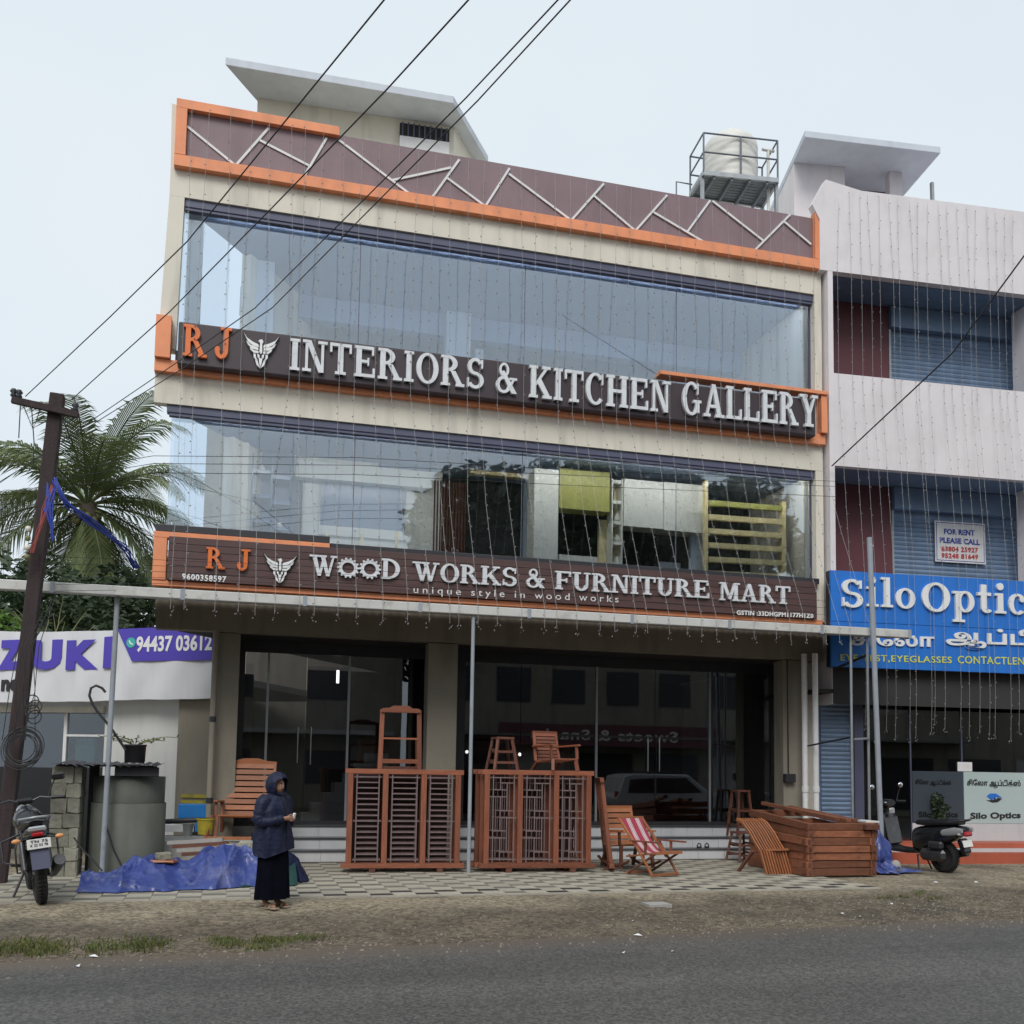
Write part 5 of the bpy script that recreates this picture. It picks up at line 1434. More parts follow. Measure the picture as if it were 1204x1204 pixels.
w2_ = window_frame_thing('large teak window frame with maze pattern iron grille, front one right of the middle post', L4 - L3, 1.72, 'maze', ((L3 + L4) / 2, 16.85, PVZ), -rad(4))
for k in (1, 2):
    copy_tree(w1_, None, ('teak window frame with horizontal bars standing directly behind the front barred frame', 'rearmost teak window frame of the barred stack beside the person')[k - 1], (w1_.location.x + .02 * k, 17.05 + .17 * k, PVZ), -rad(4 - k))
    copy_tree(w2_, None, ('teak window frame with maze grille standing directly behind the front maze frame', 'rearmost teak window frame of the maze grille stack')[k - 1], (w2_.location.x - .04 * k, 16.85 + .17 * k, PVZ), -rad(4 - k))
for k, (L_a, L_b, yy, rr, tx) in enumerate(((L1, L2, 17.62, -2, 'barred'), (L3, L4, 17.44, -2, 'maze'))):
    t = thing('door_leaf_stack', 'dark maroon timber door leaves leaning behind the %s window frames' % tx, 'door leaf', ((L_a + L_b) / 2, yy, PVZ), rad(rr), 'dark door leaves behind the window frames')
    wv = (L_b - L_a) - .34
    for q in range(3):
        a_ = -wv / 2 + wv * q / 3
        MB().box(a_ + .01, -.02, .05, a_ + wv / 3 - .01, .02, 1.66).build('leaf', 'darkleaf', t, False, .004)
        for z0_ in (.15, .65, 1.15): MB().box(a_ + .1, -.035, z0_, a_ + wv / 3 - .1, -.021, z0_ + .4).build('raised_panel', 'darkleaf', t, False, .008)
w3_ = window_frame_thing('dark teak window frame leaning edge on at the right end of the maze frames', 1.5, 1.62, 'maze', (at(712, 1020, 17.4).x + .05, 17.35, PVZ), rad(74))
w3_.rotation_euler = (-rad(7), 0, rad(74))
# open frame standing on the barred frames
sf = thing('wooden_stand', 'small arched open wooden stand on top of the barred window frames', 'wooden stand', (mid(443, 491, 17.15), 17.12, PVZ + 1.70), -rad(3))
hw, hh = .33, 1.04
for s in (-1, 1):
    MB().bar((s * hw, 0, 0), (s * (hw - .02), .04, hh - .04), .075, .06).build('leg', 'wood', sf, False, .004)
MB().prism([(-hw + .0, hh - .09), (hw - .0, hh - .09), (hw - .02, hh - .02), (hw - .14, hh - .015), (hw - .2, hh + .025), (-hw + .2, hh + .025), (-hw + .14, hh - .015), (-hw + .02, hh - .02)][::-1], -.03, .03).build('top_rail', 'woodh', sf, False, .003)
MB().box(-hw + .04, -.015, .50, hw - .04, .015, .53).build('middle_rail', 'woodh', sf, False)
MB().box(-hw + .04, -.02, .10, hw - .04, .02, .17).build('bottom_rail', 'woodh', sf, False)
MB().box(-hw + .04, .02, .0, hw - .04, .3, .05).build('seat_edge', 'woodd', sf, False)
for s in (-1, 1): MB().bar((s * hw, .3, 0), (s * (hw - .02), .26, .5), .05, .05).build('rear_leg', 'woodd', sf, False)

def slat_chair(label, loc, rz, w=.62, sz=.40, bh=.75, nb=9, lean=.28, m='woodh', legm='woodd', scale=1, arms=True, top='plain', rocker=False):
    t = thing('slatted_chair', label, 'chair', loc, rz)
    t.scale = (scale,) * 3
    d = .5; hw = w / 2
    for k in range(7):
        y = -d / 2 + d * k / 6.0
        z = sz - .05 * k / 6
        MB().box(-hw, y - .03, z - .012, hw, y + .03, z + .012).build('seat_slat', m, t, False)
    y0, z0 = d / 2 + .04, sz - .04
    fb = lambda k: (y0 + lean * bh * k, z0 + bh * k)
    for s in (-1, 1):
        a, c = fb(0), fb(1)
        MB().bar((s * (hw + .01), a[0] + .02, a[1]), (s * (hw - .01), c[0] + .02, c[1]), .05, .045).build('back_post', m, t, False, .003)
        MB().bar((s * hw, -d / 2, sz), (s * (hw + .02), -d / 2 - .04, 0), .05, .05).build('leg', legm, t, False)
        MB().bar((s * hw, d / 2, sz - .04), (s * (hw + .02), d / 2 + .16, 0), .05, .05).build('leg', legm, t, False)
        if arms:
            MB().bar((s * (hw + .03), -d / 2 - .06, sz + .24), (s * (hw + .02), d / 2 + .12, sz + .22), .07, .03).build('arm', m, t, False, .004)
            MB().bar((s * (hw + .03), -d / 2, sz), (s * (hw + .03), -d / 2 + .02, sz + .225), .04, .04).build('arm_support', legm, t, False)
        if rocker:
            pts = [(s * (hw + .02), -.55 + 1.1 * k / 8, .03 + .12 * ((k - 4) / 4) ** 2) for k in range(9)]
            MB().tube(pts, .025, 6).build('rocker', legm, t, False)
    for k in range(nb):
        a, c = fb((k + .12) / nb), fb((k + .88) / nb)
        MB().bar((0, a[0], a[1]), (0, c[0], c[1]), w - .06, .016, (0, 1, 0)).build('back_slat', m, t, False)
    c = fb(1)
    if top == 'arched':
        MB().prism([(-hw - .02, c[1] - .03), (hw + .02, c[1] - .03), (hw + .02, c[1] + .03), (hw - .14, c[1] + .04), (.12, c[1] + .085), (-.12, c[1] + .085), (-hw + .14, c[1] + .04), (-hw - .02, c[1] + .03)][::-1], c[0] - .0, c[0] + .045).build('top_rail', m, t, False, .003)
    else:
        MB().box(-hw - .02, c[0], c[1] - .03, hw + .02, c[0] + .04, c[1] + .035).build('top_rail', m, t, False, .003)
    return t
bc = slat_chair('big wooden armchair with arched slatted back standing behind the person', (mid(256, 318, 18.2), 18.32, .585), rad(-8), .86, .42, .93, 9, .2, 'woodo', 'wood', top='arched')
MB().bar((-.62, -.42, .05), (.6, -.42, .05), .05, .05).build('base_rail', 'woodo', bc, False, .003)
MB().bar((-.5, -.3, .42), (-.58, -.42, .06), .06, .05).build('front_post', 'wood', bc, False)
slat_chair('small slatted wooden armchair on top of the maze grille frames', (mid(634, 672, 17.0), 17.0, PVZ + 1.72), rad(14), .46, .2, .50, 8, .22, 'woodh', 'wood')
slat_chair('orange slatted rocking chair behind the red striped deck chair', (mid(712, 757, 17.3), 17.1, PVZ + .05), rad(8), .60, .40, .66, 7, .25, 'woodo', 'woodd', rocker=True)
# dark stool seen above the maze frames
def stool(label, loc, rz, w=.30, h=.9, m='woodd', splay=.05):
    t = thing('wooden_stool', label, 'stool', loc, rz)
    MB().box(-w / 2, -w / 2, h - .04, w / 2, w / 2, h).build('seat', m, t, False, .005)
    for a in (-1, 1):
        for c in (-1, 1):
            MB().bar((a * (w / 2 + splay), c * (w / 2 + splay), 0), (a * (w / 2 - .03), c * (w / 2 - .03), h - .04), .045, .045).build('leg', m, t, False)
    for z in (.22 * h, .55 * h):
        q = w / 2 - .03 + (splay + .03) * (1 - z / h)
        for s in (-1, 1):
            MB().bar((-q, s * q, z), (q, s * q, z), .03, .04).build('stretcher', m, t, False)
            MB().bar((s * q, -q, z + .03), (s * q, q, z + .03), .03, .04).build('stretcher', m, t, False)
    MB().box(-w / 2 + .03, -w / 2 + .03, .5 * h, w / 2 - .03, w / 2 - .03, .53 * h).build('shelf', m, t, False)
    return t
stool('dark red wooden stool on top of the maze frames, left of the small chair', (mid(574, 604, 17.1), 17.12, PVZ + 1.72), .1, .32, .56, 'woodd')
stool('tall dark stool standing on the shop step beside the slatted lounger', (at(870, 960, 19.45).x, 19.43, .56), .1, .30, .95, 'woodd')
stool('short dark stool on the pavement in front of the tall stool', (at(871, 1000, 18.55).x, 18.5, PVZ), .15, .34, .58, 'woodd')

# deck chair
dk = thing('deck_chair', 'wooden folding deck chair with red and white striped cloth', 'deck chair', (at(776, 1035, 16.0).x - .05, 16.05, PVZ), rad(22))
W2 = .27
top = Vector((0, .62, .93)); bot = Vector((0, -.02, .36)); fr0 = Vector((0, -.30, .40))
for s in (-1, 1):
    X = Vector((s * W2, 0, 0))
    MB().bar(top + X, Vector((s * W2, .02, .30)), .045, .03).build('back_rail', 'woodo', dk, False, .003)
    MB().bar(fr0 + X * 1.02, Vector((s * W2 * 1.02, .42, .30)), .045, .03).build('seat_rail', 'woodo', dk, False, .003)
    MB().bar(Vector((s * W2 * 1.1, -.22, .02)), Vector((s * W2 * 1.1, .22, .55)), .04, .03).build('leg', 'woodo', dk, False, .003)
    MB().bar(Vector((s * W2 * 1.0, -.26, .39)), Vector((s * W2 * 1.0, .40, .02)), .04, .03).build('leg', 'woodd', dk, False, .003)
    MB().box(s * (W2 + .03) - .035, -.38, .56, s * (W2 + .03) + .035, .30, .585).build('arm', 'wood', dk, False, .004)
    MB().bar(Vector((s * (W2 + .03), -.05, .36)), Vector((s * (W2 + .03), -.05, .56)), .035, .035).build('arm_support', 'wood', dk, False)
for (a, b_) in ((top, .05), (fr0, .05), (Vector((0, -.22, .04)), .045), (Vector((0, .40, .03)), .035)):
    MB().box(-W2 - .03, a.y - .018, a.z - b_ / 2, W2 + .03, a.y + .018, a.z + b_ / 2).build('cross_rail', 'woodo', dk, False, .003)
cl = [(.60, .93), (.50, .78), (.40, .64), (.28, .50), (.16, .41), (.02, .37), (-.12, .375), (-.28, .40)]
st_ = [(-.235, -.13, 'deck'), (-.13, -.115, 'deckw'), (-.115, -.10, 'deck'), (-.10, -.075, 'deckw'), (-.075, -.06, 'deck'), (-.06, -.045, 'deckw'), (-.045, .08, 'deck'), (.08, .095, 'deckw'), (.095, .11, 'deck'), (.11, .135, 'deckw'), (.135, .15, 'deck'), (.15, .165, 'deckw'), (.165, .235, 'deck')]
for a, c, m in st_:
    mb = MB(); vs = []
    for y, z in cl: vs += [(a, y - .004, z - .006), (c, y - .004, z - .006)]
    mb.add(vs, [(2 * i, 2 * i + 1, 2 * i + 3, 2 * i + 2) for i in range(len(cl) - 1)], True)
    mb.build('cloth_strip', m, dk, False)

# slatted lounger made of curved sticks
lg = thing('stick_lounger', 'slatted stick chair of curved orange sticks beside the timber stack', 'chair', (at(908, 1030, 16.2).x, 16.15, PVZ), rad(0))
for k in range(10):
    x = -.26 + .052 * k
    m = 'woodo' if k % 1 == 0 else 'wood'
    pts = [(x - .27, .34, .92), (x - .20, .26, .86), (x - .12, .16, .70), (x - .05, .08, .52), (x, .02, .40)]
    q = MB()
    for a, c in zip(pts, pts[1:]): q.bar(a, Vector(c) + (Vector(c) - Vector(a)) * .04, .05, .024, (1, 0, 0))
    q.build('back_stick', m, lg, False)
    q = MB().bar((x, .0, .40), (x + .07, -.10, .0), .05, .024, (1, 0, 0)).build('leg_stick', m, lg, False)
    q = MB().bar((x + .05, .05, .40), (x + .34, -.10 + .012 * k, .42), .022, .035).build('seat_stick', m, lg, False)
MB().bar((-.30, .03, .40), (.24, .03, .40), .04, .04).build('cross_rail', 'woodd', lg, False)
MB().bar((-.48, .30, .78), (.0, .30, .78), .035, .035).build('cross_rail', 'woodd', lg, False)
MB().bar((-.34, .1, .38), (-.44, .45, 0), .06, .04).build('rear_leg', 'woodd', lg, False)
MB().bar((.14, .1, .38), (.10, .45, 0), .06, .04).build('rear_leg', 'woodd', lg, False)

# stack of door frames
x0 = at(948, 1030, 15.55).x; x1 = at(1030, 1030, 15.55).x
names = ['bottom', 'second', 'third', 'fourth', 'fifth', 'sixth', 'top']
th = [.13, .125, .13, .12, .13, .12, .115]
z = PVZ + .01
rgf = random.Random(5)
for i in range(7):
    dx = rgf.uniform(-.025, .025); dy = rgf.uniform(-.03, .03)
    tilt = .0 if i < 3 else .02 * (i - 2)
    t = thing('door_frame', 'brown timber door frame, %s one counted from the ground in the stack' % names[i] if 0 < i < 6 else 'brown timber door frame at the %s of the stack' % names[i], 'door frame', ((x0 + x1) / 2 + dx, 15.55 + dy, z), 0, 'stack of timber door frames')
    t.rotation_euler = (tilt, rgf.uniform(-.004, .004), rgf.uniform(-.012, .012))
    hw = (x1 - x0) / 2; h = th[i]
    for s in (-1, 1):
        MB().box(s * hw, -.03, 0, s * (hw - .11), 2.0, h).build('jamb', 'woodraw', t, False, .004)
    # head with its end grain tenons showing
    MB().box(-hw + .112, .0, .004, hw - .112, .11, h - .004).build('head', 'woodraw', t, False, .004)
    MB().box(-hw - .012, .02, h * .25, -hw - .001, .09, h * .75).build('tenon', 'woodd', t, False)
    MB().box(-hw + .03, -.042, h * .25, -hw + .08, -.031, h * .75).build('tenon', 'woodd', t, False)
    MB().box(hw - .03, -.042, h * .25, hw - .08, -.031, h * .75).build('tenon', 'woodd', t, False)
    MB().box(-hw + .112, 1.87, .004, hw - .112, 1.97, h - .004).build('sill', 'woodraw', t, False, .004)
    z += h + .003
ztopstack = z
for i, (a, c, l) in enumerate((((.0, .1, .06), (-.4, 1.95, .27), 'loose beam lying lengthwise on the door frame stack, leftmost'), ((.3, .2, .03), (0, 1.9, .2), 'loose beam lying lengthwise on the door frame stack, middle'), ((.45, .25, .03), (.2, 2.0, .20), 'loose beam lying lengthwise on the door frame stack, rightmost'))):
    B = Vector(((x0 + x1) / 2, 15.55, ztopstack))
    o = MB().bar(B + Vector(a), B + Vector(c), .1, .06).build('loose_beam', 'woodraw', bevel=.004)
    tag(recenter(o), l, 'beam', 'loose beams on the door frames')
o = MB().box(x1 - .27, 15.42, ztopstack - .105, x1 + .0, 15.51, ztopstack - .02).build('dark_offcut', 'woodd', bevel=.004)
tag(recenter(o), 'dark board end fixed on the top right corner of the door frame stack', 'board')
o = MB().cbox((x1 + .02, 15.9, ztopstack + .02), (.26, .5, .03)).build('pale_board', 'offwhite'); tag(recenter(o), 'short pale board lying on the right end of the timber stack', 'board')

# sandals on the step
for k, px in enumerate((822, 831)):
    p = at(px, 998, 19.2)
    t = thing('sandal', ('left', 'right')[k] + ' black sandal of the pair on the white shop step', 'sandal', (p.x, 19.2, .342), 0, 'pair of black sandals')
    MB().lathe([(.045, 0), (.05, .012), (.045, .025)], (0, 0, 0), 12).build('sole', 'black', t, False)
    MB().tube([(-.045, 0, .02), (-.03, 0, .07), (.0, 0, .09), (.03, 0, .07), (.045, 0, .02)], .012, 6).build('strap', 'black', t, False)

# ---------------------------------------------------------------- tarpaulins
def make_creases(seed, n):
    r = random.Random(seed); L = []
    for k in range(n):
        big = k < n * .3
        L.append((r.uniform(-.05, 1.05), r.uniform(0, .9), r.gauss(1.5, .55) if r.random() < .7 else r.uniform(0, 3.14), r.uniform(.12, .42) * (1.3 if big else .7), r.uniform(.018, .04) * (1.6 if big else .8), r.uniform(.45, 1) * (1 if big else .45) * r.choice((1, 1, -.7))))
    return L
CREASES = {}
def fold(u, v, s=0):
    """sum of straight sharp creases, u along the heap (about 2.6 long), v across it"""
    if s not in CREASES: CREASES[s] = make_creases(int(s * 10) + 5, 85)
    q = 0
    for cu_, cv_, an, ln, wd, am in CREASES[s]:
        dx = u - cu_; dy = (v - cv_) * .75
        c_, s_ = math.cos(an), math.sin(an)
        t_ = dx * c_ + dy * s_; d_ = -dx * s_ + dy * c_ + .02 * math.sin(t_ * 14 + cu_ * 9)
        if abs(t_) > ln * 1.4: continue
        q += am * math.exp(-abs(d_) / wd) * math.exp(-(t_ / ln) ** 4)
    return q * .55
def heap(name, m, label, X0, X1, Yf, Yb, hfun, amp, nx_=110, ny_=44, s=0, front=None):
    def f(i, j):
        x = X0 + (X1 - X0) * i
        yf = Yf + (front(i) if front else 0) + .05 * math.sin(i * 23 + s) + .03 * math.sin(i * 51)
        y = yf + (Yb - yf) * j
        h = hfun(i)
        prof = min(1, (j * 2.3) ** .75) if j < .5 else max(0, 1 - ((j - .5) * 1.9) ** 3)
        fo = fold(i, j, s)
        z = PVZ + .012 + h * prof * (.93 + .07 * math.sin(i * 17 + j * 4)) + amp * fo * (.25 + .75 * prof) * (min(1, j * 9 + .1))
        return (x, y - amp * .6 * fo * (1 - j), z)
    o = MB().grid(nx_, ny_, f).build(name, m)
    return tag(recenter(o), label, 'tarpaulin')
xa, xb = atz(92, 1048, .13).x, at(302, 1020, 15.2).x
def hp(i):
    pts = [(0, .03), (.1, .08), (.22, .14), (.34, .32), (.45, .40), (.6, .42), (.72, .50), (.88, .50), (1, .34)]
    for (a, b_), (c, d) in zip(pts, pts[1:]):
        if i <= c: t_ = (i - a) / (c - a); t_ = t_ * t_ * (3 - 2 * t_); return (b_ + (d - b_) * t_) * .86
    return .4
heap('blue_tarp', 'tarp', 'crumpled blue tarpaulin heap covering things left of the person', xa, xb + .12, 14.75, 16.6, hp, .20, 280, 100, .4, lambda i: .5 * i - .15 * math.sin(i * 3.1))
heap('green_tarp', 'gtarp', 'dark green tarpaulin spread under the blue one', at(185, 1040, 15).x, at(350, 1030, 15.4).x, 14.98, 16.9, lambda i: .10 + .30 * max(0, i - .55), .05, 70, 24, 2.1, lambda i: .35 * i)
heap('navy_tarp', 'navy', 'dark navy tarpaulin heap just right of the person', at(296, 1000, 16.2).x, at(362, 1010, 16.2).x, 15.75, 17.2, lambda i: .62 * (1 - i ** 1.8) + .03, .08, 40, 24, 3.3)
# right one hangs round the pole foot
pc = Vector((at(1030, 1000, 16.2).x, 16.2, PVZ))
def rt(i, j):
    a = i * 2 * math.pi
    z = .66 * (1 - j) ** 1.35 * (1 + .10 * math.sin(a * 3 + j * 5))
    r = .07 + .17 * math.sin(min(1.57, j * 2.6)) + .34 * max(0, j - .62) * 2.4 * (.6 + .4 * math.sin(a * 2 + 1)) - .06 * math.exp(-((j - .62) / .1) ** 2)
    r *= 1 + .30 * math.sin(a * 4 + j * 7 + math.sin(j * 9)) * (.4 + .6 * j) + .14 * math.sin(a * 9 - j * 11) + .06 * math.sin(a * 17 + j * 15)
    return pc + Vector((r * 1.15 * math.cos(a) - .10 * j * math.sin(j * 4), r * .8 * math.sin(a) - .12 * j, z + .015 + .03 * (math.sin(a * 7 + 3) + 1) * (1 - j)))
o = MB().grid(64, 26, rt).build('blue_tarp', 'tarp'); tag(recenter(o), 'blue tarpaulin bunched round the foot of the grey pole on the right', 'tarpaulin')
o = MB().ball((pc.x + .22, 15.95, PVZ + .12), .10, 10, 7, (1, .9, 1.15)).build('pale_stone', 'concl'); tag(recenter(o), 'pale round stone resting on the right blue tarpaulin', 'stone')
# stones and timber weighing the tarp down
p = at(192, 1008, 15.6)
def rough_block(name, m, c, s, label, seed, cat='stone'):
    rg_ = random.Random(seed); b = MB(); b.cbox(c, s, Matrix.Rotation(rg_.uniform(-.4, .4), 3, 'Z'), bev=min(s) * .2)
    b.v = [(x + rg_.uniform(-.012, .012), y + rg_.uniform(-.012, .012), z_ + rg_.uniform(-.01, .01)) for x, y, z_ in b.v]
    o = b.build(name, m); return tag(recenter(o), label, cat)
rough_block('board', 'woodo', (p.x, 15.6, p.z - .05), (.36, .2, .03), 'small yellowish board lying on the blue tarpaulin heap', 1, 'board')
rough_block('stone', 'stone', (p.x, 15.6, p.z + .02), (.2, .14, .10), 'flat pale stone on the small board on the blue tarpaulin', 2)
p = at(289, 996, 15.9); rough_block('stone', 'stone', (p.x, 15.95, p.z), (.22, .16, .18), 'square grey stone on the tarpaulin just behind the person', 3)
p = at(270, 998, 15.9); rough_block('stone', 'concl', (p.x, 16.3, p.z - .02), (.25, .2, .12), 'flat grey stone left of the square stone on the tarpaulin', 4)
for k in range(4):
    a = at(196 + 6 * k, 992 + 4 * k, 17.0); c = at(262 + 7 * k, 988 + 4 * k, 16.9)
    o = MB().bar((a.x, 17.2 - .1 * k, a.z), (c.x, 17.1 - .08 * k, c.z), .12, .05).build('old_plank', 'woodd' if k % 2 else 'concl')
    tag(recenter(o), ('topmost', 'second', 'third', 'lowest')[k] + ' of the old planks piled behind the blue tarpaulin', 'plank', 'old planks behind the tarpaulin')

# ---------------------------------------------------------------- stone pillar, concrete ring, slab, pot
sp = thing('stone_pillar', 'rough granite block pillar behind the motorcycle', 'pillar', (at(75, 1000, 17.1).x, 17.35, .1))
xa, xb = at(58, 960, 17.05).x, at(93, 960, 17.05).x
zt_ = 1.80
rg_ = random.Random(9)
bx('core', 'stone', sp, xa + .05, 17.12, .1, xb - .04, 17.62, zt_ - .02)
z = .1; row = 0
while z < zt_ - .05:
    h = rg_.uniform(.2, .31); h = min(h, zt_ - z)
    cuts = [xa, xa + (xb - xa) * rg_.uniform(.3, .7), xb] if row % 2 else [xa, xa + (xb - xa) * rg_.uniform(.5, .8), xb]
    for i in range(2):
        for (ya, yb_) in ((17.05, 17.32), (17.33, 17.64)):
            b = MB(); c = ((cuts[i] + cuts[i + 1]) / 2, (ya + yb_) / 2, z + h / 2)
            b.cbox(c, (cuts[i + 1] - cuts[i] - .004, yb_ - ya - .01, h - .004), bev=.012)
            b.v = [(x + rg_.uniform(-.012, .012), y + rg_.uniform(-.018, .018), q + rg_.uniform(-.01, .01)) for x, y, q in b.v]
            b.build('stone', 'stone', sp)
    z += h; row += 1
cr_ = thing('concrete_ring', 'large grey green concrete well ring set beside the stone pillar', 'concrete ring', (at(149, 1000, 17.6).x, 17.62, .12))
R0 = (at(193, 1000, 17.55).x - at(104, 1000, 17.55).x) / 2
zc = at(150, 945, 17.0).z; zt2 = at(150, 913, 17.0).z
MB().lathe([(R0, 0), (R0 * 1.0, zc - .12), (R0 * .95, zc - .12), (R0 * .95, 0)], (0, 0, 0), 48).build('lower_ring', 'conc', cr_, False)
MB().lathe([(R0 * .955, zc - .115), (R0 * .955, zt2 - .12), (R0 * .90, zt2 - .12), (R0 * .90, zc - .115)], (0, 0, 0), 48).build('upper_ring', 'conc', cr_, False)
o = MB().tube([at(122, 938, 16.9), at(126, 975, 16.93), at(134, 1000, 16.93), at(145, 1022, 16.93)], .012, 6).build('hose', 'wire'); tag(recenter(o), 'thin dark hose curving down the front of the concrete ring', 'hose')
o = MB().tube([at(87, 985, 16.8), at(98, 1000, 16.6), at(110, 1012, 16.4), at(120, 1024, 16.2)], .012, 6).build('hose', 'wire'); tag(recenter(o), 'thin dark hose lying between the stone pillar and the ring', 'hose')
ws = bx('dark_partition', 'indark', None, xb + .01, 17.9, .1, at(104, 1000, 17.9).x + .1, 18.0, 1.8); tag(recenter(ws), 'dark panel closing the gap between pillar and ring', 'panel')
sl = thing('sheet_cover', 'thin black corrugated sheet laid over the pillar and the ring', 'sheet', (at(125, 900, 17.4).x, 17.4, 1.84))
a, c = at(60, 900, 16.9).x, at(188, 900, 16.9).x
vs = []; n = 70
mb = MB()
for i in range(n + 1):
    x = a + (c - a) * i / n; zz_ = 1.84 + .012 * math.sin(i * 1.1) + .01 * math.sin(i * .23)
    vs += [(x, 16.85 + .02 * math.sin(i * .9), zz_ - .02), (x, 18.3, zz_ + .03)]
mb.add(vs, [(2 * i, 2 * i + 2, 2 * i + 3, 2 * i + 1) for i in range(n)])
mb.build('sheet', 'dark', sl)
MB().box(a + .9, 17.0, 1.66, c - .02, 17.1, 1.80).build('edge_board', 'dark', sl)
MB().box(a + .05, 17.05, 1.80, c - .05, 17.12, 1.83).build('batten', 'black', sl)
pt = thing('potted_plant', 'black pot with straggly green plant on the black sheet above the ring', 'potted plant', (at(158, 902, 17.3).x, 17.3, 1.865))
MB().lathe([(.145, 0), (.155, .02), (.165, .26), (.175, .27), (.175, .29), (.15, .29), (.13, .22)], (0, 0, 0), 20).build('pot', 'black', pt, False)
rgp = random.Random(2)
mb = MB(); ml = MB()
for k in range(11):
    a = rgp.uniform(0, 6.28); l = rgp.uniform(.25, .75); pts = []
    for i in range(6):
        t_ = i / 5; pts.append(Vector((math.cos(a) * l * t_ * .9, math.sin(a) * l * t_ * .35, .26 + .35 * l * t_ * (1.6 - t_) )))
    mb.tube(pts, .006, 4)
    for i in range(1, 6):
        for s in (-1, 1):
            p = pts[i]; d = Vector((rgp.uniform(-.6, .6), s * rgp.uniform(.2, .6), rgp.uniform(-.3, .5))).normalized() * rgp.uniform(.04, .08)
            e = d.cross(Vector((0, .3, 1))).normalized() * .016
            ml.add([p, p + d * .5 + e, p + d, p + d * .5 - e], [(0, 1, 2, 3)])
mb.build('stems', 'rachis', pt, False); tag(ml.build('leaves', 'leafy', pt, False), kind='stuff')
o = MB().tube([at(148, 882, 17.2), at(130, 855, 17.2), at(114, 836, 17.2), at(109, 828, 17.2), at(105, 818, 17.2), at(107, 809, 17.2), at(113, 806, 17.2), at(120, 809, 17.2), at(124, 814, 17.2)], .02, 8).build('bent_pipe', 'dark'); tag(recenter(o), 'thin black hooked pipe rising left of the potted plant', 'pipe')
# ================================================================== SHOWROOM DISPLAYS BEHIND THE MIDDLE WINDOWS
def disp(name, label, cat, X, Y): return thing(name, label, cat, (X, Y, 5.02))
def px_box(par, name, m, px0, py0, px1, py1, Y, dep): return ibox(name, m, px0, py0, px1, py1, Y, dep, par)
d1 = disp('kitchen_cabinet', 'tall white column cabinet with lime panel beside it in the middle window', 'cabinet', 6, 19.65)
px_box(d1, 'tall_panel', 'kitchenw', 627, 553, 657, 668, 19.65, .5)
px_box(d1, 'overhead_panel', 'lime', 657.5, 556, 717, 597, 19.65, .4)
px_box(d1, 'side_panel', 'limep', 704, 612, 718, 668, 20.05, .1)
px_box(d1, 'counter', 'kitchenw', 657.5, 655, 703, 668, 20.05, .4)
d2 = disp('narrow_shelf', 'narrow white open shelf between lime panel and white cabinet', 'shelf', 7, 19.65)
for a, c in ((719, 721), (730.5, 732.5)): px_box(d2, 'upright', 'kitchenw', a, 563, c, 668, 19.65, .3)
for k in range(5): px_box(d2, 'shelf_board', 'kitchenw', 721.2, 565 + 24 * k, 730.3, 568 + 24 * k, 19.66, .28)
for k in range(3): 
    p = at(726, 608 + 25 * k, 19.75); MB().lathe([(.05, 0), (.07, .05), (.03, .12), (.04, .14)], (p.x, 19.78, p.z - .06), 10).build('vase', 'kitchenw', d2)
px_box(d2, 'back_board', 'limep', 721.2, 565, 730.3, 668, 19.95, .01)
d3 = disp('wall_cabinet', 'wide white wall cabinet over a dark niche in the middle window', 'cabinet', 8, 19.65)
px_box(d3, 'door', 'kitchenw', 733.5, 567, 780, 618, 19.65, .45); px_box(d3, 'door', 'kitchenw', 780.6, 571, 828, 623, 19.65, .45)
px_box(d3, 'side_panel', 'inwall', 812, 622, 828, 672, 19.95, .1); px_box(d3, 'counter', 'steel', 775, 662, 800, 670, 20.05, .3)
d4 = disp('louvred_partition', 'lime and cream louvred partition at the right end of the middle window', 'partition', 9.6, 20)
px_box(d4, 'upright', 'limep', 829, 565, 832.5, 676, 19.35, .12); px_box(d4, 'upright', 'limep', 920, 590, 924, 680, 19.35, .12)
for k in range(6):
    a = at(833, 591 + 16.6 * k, 19.37); c = at(919.5, 598 + 16 * k, 19.37)
    MB().bar((a.x, 19.40, a.z), (c.x, 19.40, c.z), .1, .11).build('louvre', 'limep' if k else 'lime', d4)
d5 = disp('shelf_unit', 'grey blue shelf unit with small ornaments at the left of the middle window', 'shelf', .3, 20.45)
px_box(d5, 'back_board', 'greyblue', 296, 530, 342, 632, 20.75, .03)
for a in (295, 318, 341): px_box(d5, 'upright', 'board', a, 532, a + 2.2, 632, 20.45, .29)
for k, (a, c, y) in enumerate(((297.3, 317.8, 553), (297.3, 317.8, 582), (297.3, 317.8, 611), (320.3, 340.8, 560), (320.3, 340.8, 590), (320.3, 340.8, 620))): px_box(d5, 'shelf_board', 'board', a, y, c, y + 2.5, 20.45, .28)
for x, y in ((308, 551), (329, 618)):
    p = at(x, y, 20.55); MB().lathe([(.02, 0), (.07, .06), (.05, .1), (.02, .14)], (p.x, 20.57, p.z - .06), 12).build('ornament', 'kitchenw', d5)
d6 = disp('framed_board', 'large blue grey framed board hung on the white inner wall', 'board', 2.5, 21.5)
px_box(d6, 'panel', 'board', 376, 561, 476, 625, 20.97, .05)
for q in ((374, 559, 478, 561), (374, 625, 478, 628), (374, 561.2, 376, 624.8), (476, 561.2, 478, 624.8)): px_box(d6, 'frame', 'kitchenw', *q, 20.93, .08)
px_box(d6, 'rail_box', 'kitchenw', 347, 555, 508, 560, 20.75, .25)
px_box(d6, 'lintel_panel', 'beige', 349, 531, 445, 554.5, 20.80, .2); px_box(d6, 'lintel_panel', 'board', 447, 541, 506, 557, 20.80, .2)
px_box(d6, 'lintel_edge', 'kitchenw', 346, 528, 349, 554.8, 20.75, .25)
